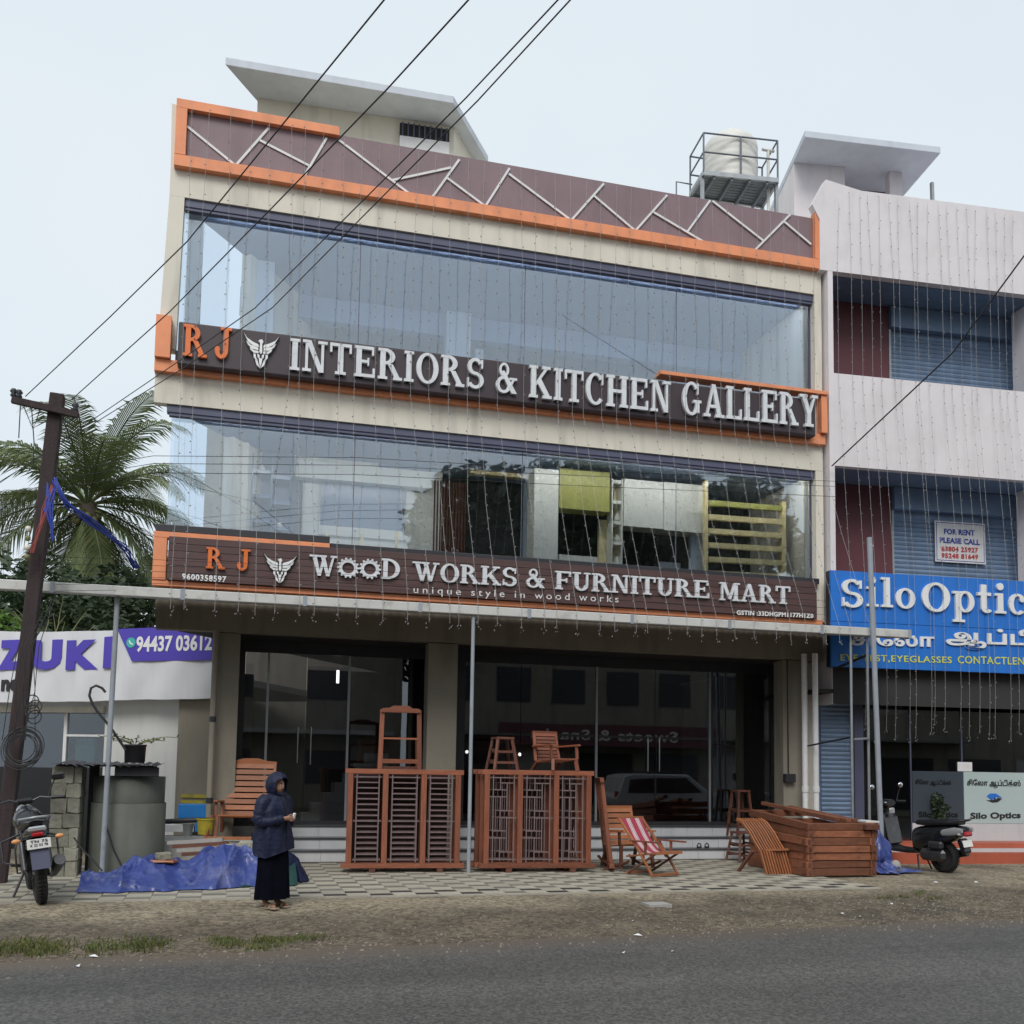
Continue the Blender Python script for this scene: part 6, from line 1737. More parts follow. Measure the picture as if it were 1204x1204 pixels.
for k, a in enumerate((381.5, 423.5, 465)): 
    o = ibox('display_stand', 'limep', a, 626, a + 4, 652, 20.65, .12, d6)
d7 = disp('striped_curtain', 'dark vertical striped curtain beside the white inner wall', 'curtain', 4, 21)
a, c = at(508, 600, 21).x, at(548, 600, 21).x
mb = MB().grid(60, 1, lambda i, j: (a + (c - a) * i, 21 + .05 * math.sin(i * 70), 5.05 + 2.9 * j)); mb.build('cloth', 'woodd', d7)
px_box(d7, 'pelmet', 'limep', 553, 546, 622, 556, 20.6, .2)
px_box(d7, 'side_post', 'inwall', 617, 556, 624.5, 660, 20.7, .2)
# ground storey furniture glimpsed inside
for k in range(3):
    p = at(150 + 0 * k, 900, 22)
for k, (px_, py_, yy, lab) in enumerate(((640, 960, 21.4, 'wooden cabinet dimly seen inside the right bay behind the small armchair'), (455, 955, 21.6, 'wooden cabinet dimly seen inside the left bay beside the stair'))):
    p = at(px_, py_, yy); t = thing('inner_cabinet', lab, 'cabinet', (p.x, yy, .745))
    MB().box(-.6, 0, 0, .6, .5, 1.7).build('carcass', 'wood', t, False)
    for q in range(2): MB().box(-.56 + .58 * q, -.02, .05, -.02 + .58 * q, -.002, 1.62).build('door', 'woodh', t, False, .01)
t = thing('display_cupboard', 'dark wooden cupboard inside the right shop bay', 'cupboard', (9.6, 22, .745))
MB().box(-1.2, 0, 0, 1.2, .5, 1.0).build('carcass', 'woodd', t, False); 
for k in range(3): MB().box(-1.15 + .78 * k, -.02, .06, -.43 + .78 * k, -.002, .94).build('door', 'woodd', t, False, .01)
b = MB()
for px, py in ((549, 884), (611, 887)):
    p = at(px, py, 20.6); b = MB(); b.ball(p, .035, 10, 6); tag(recenter(b.build('lamp_globe', emat('lamp_glow', (1, .95, .85), 3))), 'small glowing globe lamp inside the shop, %s of the dark stool' % ('left' if px < 600 else 'right'), 'lamp')

# ================================================================== PERSON
pe = atz(319, 1066, .1)
gz = ground_z(pe.x, pe.y)
person = thing('person', 'person in dark navy hooded raincoat and long black robe, looking right with hands together', 'person', (pe.x, pe.y, gz), rad(46))
def skin_body():
    V = []; Rr = []; E = []
    def ad(p, r, pr=None):
        V.append(p); Rr.append(r if isinstance(r, tuple) else (r, r))
        if pr is not None: E.append((pr, len(V) - 1))
        return len(V) - 1
    pel = ad((0, .0, .88), (.15, .11)); ab = ad((0, .0, 1.05), (.14, .105), pel); ch = ad((0, .0, 1.24), (.16, .11), ab); nb = ad((0, .01, 1.37), (.08, .07), ch)
    nk = ad((0, -.005, 1.43), .05, nb); hd = ad((0, -.02, 1.50), (.07, .08), nk); ht = ad((0, -.02, 1.59), (.06, .07), hd)
    hands = []
    for s in (-1, 1):
        hp_ = ad((s * .09, 0, .82), .085, pel); kn = ad((s * .10, -.01, .46), .055, hp_); an = ad((s * .10, .02, .08), .038, kn); ft = ad((s * .11, -.10, .035), (.038, .028), an); ad((s * .115, -.17, .03), (.03, .018), ft)
        shd = ad((s * .17, .01, 1.33), .06, nb); el = ad((s * .24, .02, 1.09), .043, shd); wr = ad((s * .075, -.21, 1.12), .028, el); pm = ad((s * .03, -.27, 1.125), (.033, .02), wr)
        # five fingers, bent, of unequal length
        for k, (dz, l) in enumerate(((.028, .068), (.010, .076), (-.008, .072), (-.026, .056))):
            b0 = ad((s * .012, -.285, 1.125 + dz), .0095, pm); b1 = ad((-s * .018, -.285 - l * .45, 1.125 + dz * 1.0), .0088, b0); ad((-s * (.035), -.285 - l * .15, 1.118 + dz), .0075, b1)
        t0 = ad((s * .035, -.262, 1.158), .011, pm); ad((s * .012, -.292, 1.178), .009, t0)
    me = bpy.data.meshes.new('body'); me.from_pydata(V, E, []); me.update()
    o = bpy.data.objects.new('body', me); COL.objects.link(o); o.parent = person; me.materials.append(K['skin'])
    sk = o.modifiers.new('skin', 'SKIN'); sk.use_smooth_shade = True
    for i, d in enumerate(me.skin_vertices[0].data): d.radius = Rr[i]; d.use_root = (i == 0)
    ss = o.modifiers.new('sub', 'SUBSURF'); ss.levels = 1; ss.render_levels = 2
    return o
skin_body()
def ell(z, rx, ry, cx=0, cy=0, n=40, f=lambda a: 1): return [(cx + rx * math.cos(2 * math.pi * k / n) * f(2 * math.pi * k / n), cy + ry * math.sin(2 * math.pi * k / n) * f(2 * math.pi * k / n), z) for k in range(n)]
# head: skull with brow, nose and chin
def headpt(i, j):
    a = 2 * math.pi * i; t_ = math.pi * (.02 + .96 * j)
    x = .074 * math.sin(t_) * math.cos(a); y = .092 * math.sin(t_) * math.sin(a); z = .115 * math.cos(t_)
    if y < 0:
        fr = -y / .092
        if z < -.03: x *= 1 - .25 * (-z - .03) / .08; y -= .010 * fr
        y -= .020 * math.exp(-((x / .012) ** 2)) * math.exp(-(((z + .012) / .024) ** 2))      # nose
        y -= .006 * math.exp(-(((z - .028) / .010) ** 2)) * fr                                  # brow
        y += .008 * math.exp(-(((abs(x) - .028) / .014) ** 2)) * math.exp(-(((z - .010) / .012) ** 2))  # sockets
        y -= .006 * math.exp(-((x / .022) ** 2)) * math.exp(-(((z + .055) / .01) ** 2))         # lips
    return (x, y - .03, z + 1.525)
MB().grid(48, 36, headpt).build('head', 'skin', person, False)
for s in (-1, 1):
    MB().ball((s * .028, -.105, 1.536), .010, 8, 6).build('eye', 'textwhite', person, False)
    MB().ball((s * .028, -.113, 1.536), .005, 8, 6).build('iris', 'black', person, False)
    MB().tube([(s * .014, -.122, 1.553), (s * .03, -.121, 1.557), (s * .045, -.110, 1.552)], .0035, 5).build('eyebrow', 'beard', person, False)
    MB().ball((s * .074, -.03, 1.525), .02, 8, 6, (.4, .8, 1.3)).build('ear', 'skin', person, False)
MB().tube([(-.02, -.122, 1.470), (0, -.130, 1.471), (.02, -.122, 1.470)], .0035, 5).build('mouth', 'maroon', person, False)
MB().tube([(-.026, -.124, 1.484), (0, -.134, 1.489), (.026, -.124, 1.484)], .006, 6).build('moustache', 'beard', person, False)
MB().ball((0, -.098, 1.435), .034, 10, 6, (1.0, .7, .7)).build('beard', 'beard', person, False)
# hood: shell open at the face
def hood(i, j):
    q_ = min(1, max(0, (j - .30) / .22)); q_ = q_ * q_ * (3 - 2 * q_); ang = rad(-90 + 62 * q_ + (360 - 124 * q_) * i); t_ = math.pi * (.0 + .86 * j)
    r = .118 if j > .1 else .118
    x = (.118) * math.sin(t_) * math.cos(ang); y = .135 * math.sin(t_) * math.sin(ang); z = .155 * math.cos(t_)
    if (i < .1 or i > .9) or y < -.05: y -= .022
    w_ = .004 * math.sin(ang * 9 + j * 14)
    k = 1 + .25 * max(0, j - .75)
    return (x * k + w_, y * k - .015 + w_, z + 1.535)
o = MB().grid(44, 22, hood).build('hood', 'navy', person, False)
sm_ = o.modifiers.new('thick', 'SOLIDIFY'); sm_.thickness = .01
def brim(i, j): 
    a = rad(200 + 140 * i)
    return (.110 * math.cos(a), -.02 + (.10 + .055 * j) * math.sin(a), 1.648 - .06 * (abs(i - .5) * 2) ** 2 - .012 * j + .015 * (1 - j))
MB().tube([(.108, -.07, 1.46), (.112, -.09, 1.55), (.085, -.12, 1.615), (0, -.15, 1.633), (-.085, -.12, 1.615), (-.112, -.09, 1.55), (-.108, -.07, 1.46)], .010, 8).build('hood_rim', 'navy', person, False)
MB().tube([(.07, -.075, 1.43), (.0, -.10, 1.405), (-.07, -.075, 1.43)], .03, 8).build('collar', 'navy', person, False)
# robe with hanging folds
rings = []
for k in range(15):
    t_ = k / 14; z = .125 + (1.0 - .125) * t_
    amp = .07 * (1 - t_)
    rings.append(ell(z + (.01 * math.sin(k)), .245 - .055 * t_, .19 - .045 * t_, 0, 0, 64, lambda a: 1 + amp * math.sin(7 * a + t_ * 1.2) + amp * .6 * math.sin(13 * a + 1)))
MB().loft(rings).build('robe', 'robe', person, False)
# raincoat body
rings = []
prof = [(.70, .272, .215), (.78, .27, .21), (.9, .262, .20), (1.0, .25, .19), (1.1, .245, .185), (1.2, .245, .175), (1.29, .235, .16), (1.35, .205, .135), (1.395, .14, .11), (1.43, .095, .095)]
for k, (z, a_, b_) in enumerate(prof):
    am = .075 if k < 6 else .03
    ring = ell(z, a_, b_, 0, .0, 64, lambda a: 1 + am * math.sin(5 * a + k * .55) + am * .5 * math.sin(11 * a - k * .8))
    if k < 2: ring = [(x, y, z + .05 * (x / .27) + .02 * math.sin(y * 20)) for x, y, z in ring]
    rings.append(ring)
MB().loft(rings).build('raincoat', 'navy', person, False)
MB().tube([(0.01, -.205, .72), (.012, -.207, .9), (.008, -.20, 1.1), (0, -.17, 1.3), (0, -.11, 1.41)], .008, 5).build('front_placket', 'black', person, False)
for s in (-1, 1):
    P = [(s * .15, .0, 1.36), (s * .205, .01, 1.31), (s * .24, .015, 1.21), (s * .262, .02, 1.11), (s * .245, -.02, 1.07), (s * .19, -.10, 1.08), (s * .125, -.17, 1.105), (s * .075, -.215, 1.118)]
    Q = []; RR = []; rad0 = [.085, .092, .084, .078, .078, .070, .062, .052]
    for i in range(7):
        for k in range(4):
            Q.append(Vector(P[i]).lerp(Vector(P[i + 1]), k / 4)); r0 = rad0[i] + (rad0[i + 1] - rad0[i]) * k / 4
            RR.append(r0 * (1 + (.09 * math.sin(i * 9 + k * 2.3) if i > 1 else .02)))
    Q.append(Vector(P[-1])); RR.append(.05)
    MB().tube(Q, RR, 18).build('sleeve', 'navy', person, False)
    for k, q in enumerate((.42, .52, .7)):
        i0 = int(q * 7); v = Vector(P[i0]).lerp(Vector(P[i0 + 1]), q * 7 - i0)
        MB().lathe([(.070 - .004 * k, -.012), (.080 - .005 * k, 0), (.070 - .004 * k, .012)], v, 16).build('sleeve_fold', 'navy', person, False) if False else None
    mbk = MB()
    fx = s * .105
    mbk.cbox((fx, -.06, .018), (.09, .26, .02), bev=.006)
    mbk.build('sandal_sole', 'sandal', person, False)
    MB().tube([(fx - .045, -.09, .02), (fx - .025, -.10, .06), (fx + .025, -.10, .06), (fx + .045, -.09, .02)], .012, 6).tube([(fx - .04, -.02, .02), (fx, -.03, .075), (fx + .04, -.02, .02)], .010, 6).build('sandal_strap', 'sandal', person, False)
o = MB().cbox((0.0, -.315, 1.155), (.035, .03, .075), Matrix.Rotation(.3, 3, 'X'), bev=.006).build('paper_cup', 'white')
o.matrix_world = Matrix.Translation(person.location) @ Matrix.Rotation(rad(46), 4, 'Z')
me = o.data; M4 = o.matrix_world.copy(); me.transform(M4); o.matrix_world = Matrix(); recenter(o)
tag(o, 'small crumpled white paper held in the hands of the hooded person', 'paper')

# ================================================================== MOTORCYCLE
def wheel(par, cx, cz, R, r, spokes=6, name='wheel', wd=1.0):
    t = MB(); pr = []
    for k in range(13):
        a = 2 * math.pi * k / 12; pr.append((R - r + r * math.cos(a), r * wd * math.sin(a)))
    t.lathe(pr, (cx, 0, cz), 40, 'Y'); w_ = t.build(name, 'rubber', par, False)
    tr = MB()
    for k in range(46):
        a = 2 * math.pi * k / 46
        c = Vector((cx + R * math.cos(a), 0, cz + R * math.sin(a)))
        for s in (-1, 1):
            tr.cbox(c + Vector((0, s * r * .35, 0)), (.012, r * .6, .016), Matrix.Rotation(-a, 3, 'Y') @ Matrix.Rotation(s * .4, 3, 'X'))
    tag(tr.build('tread', 'rubber', w_, False), kind='stuff')
    MB().lathe([(R - 2 * r + .01, -r * .55), (R - 2 * r - .012, -r * .5), (R - 2 * r - .012, r * .5), (R - 2 * r + .01, r * .55)], (cx, 0, cz), 36, 'Y').build('rim', 'engine', w_, False)
    MB().tube([(cx, -.06, cz), (cx, .06, cz)], .045, 14).build('hub', 'engine', w_, False)
    for k in range(spokes):
        a = 2 * math.pi * k / spokes
        MB().bar((cx, 0, cz), (cx + (R - 2 * r) * math.cos(a), 0, cz + (R - 2 * r) * math.sin(a)), .02, .028, (0, 1, 0)).build('spoke', 'engine', w_, False)
    return w_
mp_ = atz(44, 1066, .11)
mc = thing('motorcycle', 'black motorcycle seen from behind, parked by the stone pillar', 'motorcycle', (mp_.x, mp_.y + .3, ground_z(mp_.x, mp_.y) + .0), rad(104))
mc.rotation_euler = (-rad(8), 0, rad(104)); mc.scale = (1.2,) * 3
wheel(mc, 0, .31, .31, .058)
wheel(mc, 1.28, .31, .31, .045)
B = lambda n, m, mb: mb.build(n, m, mc, False)
B('swing_arm', 'dark', MB().bar((0, .09, .31), (.5, .09, .36), .03, .05).bar((0, -.09, .31), (.5, -.09, .36), .03, .05))
B('shock_absorber', 'engine', MB().tube([(.08, .12, .36), (.2, .12, .66)], .03, 10)); B('shock_absorber', 'engine', MB().tube([(.08, -.12, .36), (.2, -.12, .66)], .03, 10))
B('frame_tube', 'dark', MB().tube([(.15, .1, .68), (.6, .09, .66), (1.0, .04, .82)], .02, 8).tube([(.15, -.1, .68), (.6, -.09, .66), (1.0, -.04, .82)], .02, 8).tube([(1.0, 0, .84), (.86, 0, .35), (.5, 0, .28), (.4, 0, .6)], .024, 8))
B('engine_block', 'engine', MB().cbox((.62, 0, .40), (.34, .26, .26), bev=.04)); 
cyl = B('cylinder', 'engine', MB().tube([(.68, 0, .5), (.78, 0, .68)], .08, 14))
for k in range(5): MB().lathe([(.095, 0), (.095, .008)], (.69 + .02 * k, 0, .52 + .035 * k), 16).build('fin', 'dark', cyl, False)
rings = []
for x, w_, h, zc_ in ((.52, .06, .05, .80), (.58, .13, .10, .82), (.72, .16, .13, .84), (.86, .14, .12, .86), (.96, .07, .07, .86)):
    rings.append([(x, w_ * math.cos(2 * math.pi * k / 20), zc_ + h * math.sin(2 * math.pi * k / 20)) for k in range(20)])
B('fuel_tank', 'bikeblk', MB().loft(rings))
rings = []
for x, w_, h, zc_ in ((-.28, .07, .02, .86), (-.18, .11, .035, .855), (.0, .13, .04, .83), (.25, .14, .045, .79), (.5, .10, .04, .80), (.56, .05, .03, .81)):
    rings.append([(x, w_ * math.cos(2 * math.pi * k / 20), zc_ + h * math.sin(2 * math.pi * k / 20)) for k in range(20)])
B('seat', 'black', MB().loft(rings))
rings = []
for x, w_, h, zc_ in ((-.34, .05, .04, .80), (-.25, .09, .06, .78), (.0, .115, .07, .74), (.3, .12, .08, .68), (.42, .10, .07, .66)):
    rings.append([(x, w_ * math.cos(2 * math.pi * k / 20), zc_ + h * math.sin(2 * math.pi * k / 20)) for k in range(20)])
B('tail_panel', 'bikeblk', MB().loft(rings))
B('grab_rail', 'steel', MB().tube([(.08, .14, .85), (-.15, .145, .90), (-.30, .09, .91), (-.32, 0, .915), (-.30, -.09, .91), (-.15, -.145, .90), (.08, -.14, .85)], .014, 8))
B('tail_light', 'silver', MB().cbox((-.345, 0, .80), (.05, .17, .055), bev=.015)); B('tail_lens', 'red', MB().cbox((-.352, 0, .745), (.05, .11, .04), bev=.01))
fend = MB(); fw = []
for k in range(9):
    a = rad(65 + 95 * k / 8); fw.append([(.355 * math.cos(a), -.075, .31 + .355 * math.sin(a)), (.355 * math.cos(a), .075, .31 + .355 * math.sin(a)), (.345 * math.cos(a), .075, .31 + .345 * math.sin(a)), (.345 * math.cos(a), -.075, .31 + .345 * math.sin(a))])
fend.loft(fw); B('rear_mudguard', 'black', fend)
B('mud_flap', 'bluedark', MB().cbox((-.395, 0, .50), (.015, .17, .20), Matrix.Rotation(.2, 3, 'Y')))
npl = B('number_plate', 'plate', MB().cbox((-.405, 0, .655), (.012, .22, .10), Matrix.Rotation(.12, 3, 'Y'), bev=.003))
for k, (t_, z) in enumerate((('TN 75', .668), ('K 22 03 78', .628))):
    print_text(t_, -.08, z, .08, z + .028, -.4125, .002, 'textdark', npl, .02, 1.1, world=False, f=lambda x, y, z_: (y - .002 + (z_ - .655) * -.02, -x, z_), name='lettering')
for s in (-1, 1):
    i_ = B('indicator', 'amber', MB().ball((-.33, s * .20, .70), .03, 10, 8, (.8, 1.5, .8))); MB().tube([(-.32, s * .09, .71), (-.33, s * .17, .70)], .01, 6).build('stalk', 'black', i_, False)
    B('fork_leg', 'chrome', MB().tube([(1.28, s * .09, .31), (1.05, s * .09, .92)], .025, 10))
    B('handlebar_grip', 'black', MB().tube([(.90, s * .27, 1.04), (.84, s * .40, 1.035)], .02, 10))
    lv = B('mirror_stalk', 'black', MB().tube([(.94, s * .24, 1.05), (.95, s * .28, 1.16), (.95, s * .32, 1.24)], .008, 6)); MB().cbox((.95, s * .36, 1.27), (.03, .14, .08), bev=.02).build('mirror', 'black', lv, False)
    B('foot_peg', 'black', MB().tube([(.25, s * .12, .40), (.25, s * .24, .42)], .016, 8))
    B('side_cover', 'bikeblk', MB().cbox((.38, s * .11, .60), (.24, .03, .16), bev=.014))
B('handlebar', 'engine', MB().tube([(.90, -.27, 1.04), (.98, -.16, 1.06), (1.0, 0, 1.0), (.98, .16, 1.06), (.90, .27, 1.04)], .013, 8))
B('headlamp', 'silver', MB().ball((1.12, 0, .90), .10, 14, 10)); B('instrument_panel', 'black', MB().cbox((1.02, 0, 1.03), (.1, .18, .06), bev=.02))
B('front_mudguard', 'bikeblk', MB().loft([[(1.28 + .345 * math.cos(a), y, .31 + .345 * math.sin(a)) for y in (-.06, 0, .06)] + [(1.28 + .335 * math.cos(a), y, .31 + .335 * math.sin(a)) for y in (.06, 0, -.06)] for a in [rad(20 + 110 * k / 8) for k in range(9)]]))
B('exhaust', 'engine', MB().tube([(.8, -.08, .42), (.7, -.13, .22), (.35, -.15, .24), (.2, -.16, .28)], .022, 10).tube([(.25, -.165, .27), (-.12, -.18, .40), (-.30, -.185, .46)], [.035, .06, .055], 14))
B('side_stand', 'dark', MB().tube([(.55, .10, .30), (.50, .26, .0)], .014, 8)); B('chain_guard', 'black', MB().cbox((.25, .1, .40), (.5, .02, .07), bev=.008))
B('crash_guard', 'dark', MB().tube([(.85, .05, .7), (.88, .28, .62), (.86, .28, .40), (.72, .06, .32)], .013, 8).tube([(.85, -.05, .7), (.88, -.28, .62), (.86, -.28, .40), (.72, -.06, .32)], .013, 8))
B('saree_guard', 'dark', MB().tube([(.0, .14, .72), (-.08, .2, .62), (-.06, .2, .36), (.1, .16, .34)], .009, 6).tube([(.05, .14, .72), (.02, .2, .6), (.03, .2, .4)], .007, 6))
mt_ = mc

# ================================================================== SCOOTER
rp_ = atz(1117, 1027, .11)
sc = thing('scooter', 'black scooter with chrome tail panels parked by the optician shop', 'scooter', (rp_.x, rp_.y + .12, ground_z(rp_.x, rp_.y)), rad(103))
sc.rotation_euler = (-rad(4), 0, rad(103)); sc.scale = (1.22,) * 3
B = lambda n, m, mb: mb.build(n, m, sc, False)
wheel(sc, 0, .24, .24, .055, 5); wheel(sc, 1.26, .24, .24, .048, 5)
def lf(secs, n=20, p=.7):
    r = []
    for x, w_, h, zc_ in secs:
        ring = []
        for k in range(n):
            a = 2 * math.pi * k / n; c, s = math.cos(a), math.sin(a)
            ring.append((x, w_ * (abs(c) ** p) * (1 if c > 0 else -1), zc_ + h * (abs(s) ** p) * (1 if s > 0 else -1)))
        r.append(ring)
    return MB().loft(r)
B('rear_body', 'bikeblk', lf([(-.42, .05, .03, .66), (-.34, .11, .07, .64), (-.2, .15, .12, .60), (.0, .16, .15, .56), (.2, .155, .17, .53), (.40, .14, .19, .48), (.48, .11, .18, .46)]))
B('seat', 'black', lf([(-.36, .06, .03, .76), (-.28, .11, .045, .765), (-.05, .14, .05, .75), (.2, .145, .05, .735), (.38, .12, .04, .735), (.44, .06, .03, .73)]))
B('grab_rail', 'black', MB().tube([(-.22, .13, .75), (-.40, .12, .80), (-.46, 0, .805), (-.40, -.12, .80), (-.22, -.13, .75)], .016, 8))
for s in (-1, 1):
    cp_ = B('chrome_panel', 'silver', lf([(-.43, .02, .03, .655), (-.30, .04, .06, .64), (-.12, .045, .055, .61), (.06, .012, .02, .585)])); cp_.location = (0, s * .115, 0)
    B('indicator', 'silver', MB().ball((-.37, s * .10, .60), .045, 10, 8, (.8, 1.1, .6)))
    B('handle_grip', 'black', MB().tube([(1.0, s * .20, 1.02), (.95, s * .34, 1.01)], .019, 10))
    lv = B('mirror_stalk', 'black', MB().tube([(1.02, s * .22, 1.03), (1.02, s * .28, 1.16), (1.01, s * .30, 1.22)], .007, 6)); MB().ball((1.01, s * .32, 1.27), .06, 12, 8, (.4, .9, .75)).build('mirror', 'chrome', lv, False)
    B('fork_leg', 'dark', MB().tube([(1.26, s * .07, .24), (1.14, s * .07, .56)], .02, 8))
B('tail_light', 'red', MB().cbox((-.43, 0, .60), (.06, .16, .07), Matrix.Rotation(.3, 3, 'Y'), bev=.02))
npl = B('number_plate', 'plate', MB().cbox((-.42, 0, .46), (.01, .20, .10), Matrix.Rotation(.25, 3, 'Y'), bev=.003))
B('rear_mudguard', 'black', MB().cbox((-.36, 0, .42), (.10, .14, .22), Matrix.Rotation(.35, 3, 'Y'), bev=.02))
B('floorboard', 'black', lf([(.42, .14, .04, .30), (.6, .16, .035, .29), (.85, .16, .035, .30), (.98, .13, .05, .34)]))
B('leg_shield', 'bikeblk', MB().loft([[(.97 + .10 * k / 6 + .02 * math.cos(a), (.16 + .05 * math.sin(k / 6 * math.pi)) * math.cos(a), .34 + .56 * k / 6 + .0 * a) if True else 0 for a in [2 * math.pi * q / 20 for q in range(20)]] for k in range(7)]) if False else lf([(.93, .19, .05, .40), (.99, .20, .24, .60), (1.06, .17, .24, .66), (1.14, .10, .18, .66), (1.19, .05, .10, .64)]))
B('inner_apron', 'engine', MB().cbox((.93, 0, .58), (.03, .30, .42), Matrix.Rotation(.18, 3, 'Y'), bev=.012))
B('front_mudguard', 'bikeblk', lf([(1.06, .05, .05, .44), (1.16, .08, .07, .46), (1.30, .085, .07, .45), (1.44, .06, .05, .38), (1.50, .03, .03, .33)]))
B('handlebar_cowl', 'bikeblk', lf([(.94, .10, .04, 1.0), (1.0, .17, .06, 1.0), (1.08, .15, .08, .99), (1.14, .08, .06, .98)]))
B('headlamp', 'silver', MB().ball((1.12, 0, .98), .085, 14, 10, (.6, 1, .9))); B('steering_column', 'dark', MB().tube([(1.1, 0, .6), (1.03, 0, .98)], .035, 10))
B('engine_case', 'engine', MB().cbox((.10, .13, .27), (.46, .10, .18), bev=.05)); B('air_filter', 'dark', MB().cbox((.02, .15, .42), (.26, .09, .12), bev=.03))
B('exhaust', 'black', MB().tube([(.3, -.11, .20), (.05, -.15, .24), (-.28, -.16, .30)], [.02, .055, .05], 14)); B('heat_shield', 'steel', MB().cbox((-.08, -.205, .30), (.2, .012, .06), Matrix.Rotation(.2, 3, 'Y'), bev=.004))
B('centre_stand', 'dark', MB().tube([(.36, .14, .01), (.42, .08, .24), (.42, -.08, .24), (.36, -.14, .01)], .014, 8))
B('key_panel', 'silver', MB().cbox((.93, 0, .88), (.04, .12, .10), bev=.02))

# potted plant by the optician's glass
u, z_ = S_(1103, 956, .42)
ppos = Vector((SO[0], SO[1], 0)) + sb_t * u + sb_n * .40
pl2 = thing('potted_plant', 'leafy green plant in white pot beside the frosted optician panel', 'potted plant', (ppos.x, ppos.y, .502))
MB().lathe([(.10, 0), (.13, .18), (.14, .19), (.12, .19)], (0, 0, 0), 16).build('pot', 'white', pl2, False)
mb = MB(); leaf_cloud(mb, [((0, 0, .45), .16), ((.04, 0, .68), .17), ((-.03, 0, .88), .14)], 420, .05, 3); tag(mb.build('leaves', 'leafd', pl2, False), kind='stuff')

# ================================================================== PALM AND TREES BEHIND
PY_ = 36.0
pc_ = at(103, 594, PY_)
pm_ = thing('coconut_palm', 'tall coconut palm with drooping fronds behind the showroom at the left', 'palm tree', (pc_.x + .9, PY_, 0))
MB().tube([(pc_.x + 1.5, PY_, 0), (pc_.x + 1.1, PY_, 3), (pc_.x + .75, PY_, 6), (pc_.x + .3, PY_, pc_.z - 1.0), (pc_.x, PY_, pc_.z)], [.30, .24, .2, .2, .28], 14).build('trunk', 'trunk', pm_)
rgq = random.Random(21)
def frond(par, root, az, el, L, droop, nl=52, ll=.95, m='palm'):
    """az round the trunk, el lift angle"""
    P = []; d = Vector((math.cos(az) * math.cos(el), math.sin(az) * math.cos(el), math.sin(el)))
    p = Vector(root); N2 = 16
    for k in range(N2 + 1):
        P.append(p.copy()); p = p + d * (L / N2)
        d = (d + Vector((0, 0, -droop / N2 * (.4 + 1.6 * k / N2)))).normalized()
    mb = MB().tube(P, [.045 * (1 - .85 * k / N2) for k in range(N2 + 1)], 5, smooth=False)
    for k in range(nl):
        t_ = .10 + .90 * k / nl; i = min(N2 - 1, int(t_ * N2)); b0 = P[i].lerp(P[i + 1], t_ * N2 - i)
        ax = (P[i + 1] - P[i]).normalized(); sd_ = ax.cross(Vector((0, 0, 1)))
        if sd_.length < .05: sd_ = Vector((1, 0, 0))
        sd_.normalize(); up2 = sd_.cross(ax)
        l = ll * (math.sin(math.pi * min(1, t_ * .86 + .12)) ** .6) * rgq.uniform(.8, 1.1)
        for s in (-1, 1):
            dd = (ax * .75 + sd_ * s * .85 + up2 * rgq.uniform(-.05, .15)).normalized()
            q1 = b0 + dd * l * .5 + Vector((0, 0, -.06 * l)); q2 = b0 + dd * l * .85 + Vector((0, 0, -.36 * l * rgq.uniform(.7, 1.3)))
            w_ = ax * .024
            mb.add([b0 - w_, b0 + w_, q1 + w_ * 1.2, q1 - w_ * 1.2, q2], [(0, 1, 2, 3), (3, 2, 4)])
    return mb.build('frond', m, par)
spec = [(82, .55, 5.0), (70, -.4, 4.6), (55, .3, 5.0), (100, -.6, 4.6), (118, .5, 4.6), (40, -.2, 4.7), (28, .6, 4.6), (15, -.5, 4.4), (2, .2, 4.4), (-12, .5, 4.2), (-30, -.3, 4.0), (-50, .4, 3.8), (-68, -.5, 3.6), (-85, .2, 3.6), (-100, -.2, 3.6), (-118, .4, 3.8), (140, -.4, 4.4), (155, .5, 4.6), (168, -.2, 4.6), (182, .4, 4.4), (198, -.5, 4.2), (215, .2, 4.0), (130, .1, 4.4), (-78, .5, 3.4), (64, .8, 4.4)]
spec += [(a + 9, -d * 1.3, L * .95) for a, d, L in spec[::2]]
for a, dep, L in spec:
    dx, dz = math.cos(rad(a)), math.sin(rad(a))
    v = Vector((dx, dep, dz)).normalized()
    az = math.atan2(v.y, v.x); el = math.asin(v.z)
    frond(pm_, (pc_.x, PY_, pc_.z), az, el, L * 1.12, (1.5 if a > 20 and a < 160 else 1.55) * rgq.uniform(.8, 1.35), 66, 1.25 * rgq.uniform(.85, 1.15))
for k in range(9):
    a = k * .7; MB().ball((pc_.x + .32 * math.cos(a), PY_ + .32 * math.sin(a), pc_.z - .35 - .1 * (k % 3)), .15, 8, 6).build('coconut', 'rachis', pm_)
mb = MB()
for k in range(14):
    a = rgq.uniform(0, 6.3); mb.tube([(pc_.x, PY_, pc_.z - .1), (pc_.x + .5 * math.cos(a), PY_ + .5 * math.sin(a), pc_.z - .1 - rgq.uniform(.0, .6))], .03, 5)
mb.build('dry_stalks', 'rachis', pm_)
def tree(label, px, Y, top_py, R, seed, m='leafd', n=5200, size=.16, cat='tree', base=0, spread=1.0, group=None):
    x = at(px, 700, Y).x; zt = at(px, top_py, Y).z if top_py is not None else base
    return tree_at(label, x, Y, zt, R, seed, m, n, size, cat, spread, group)
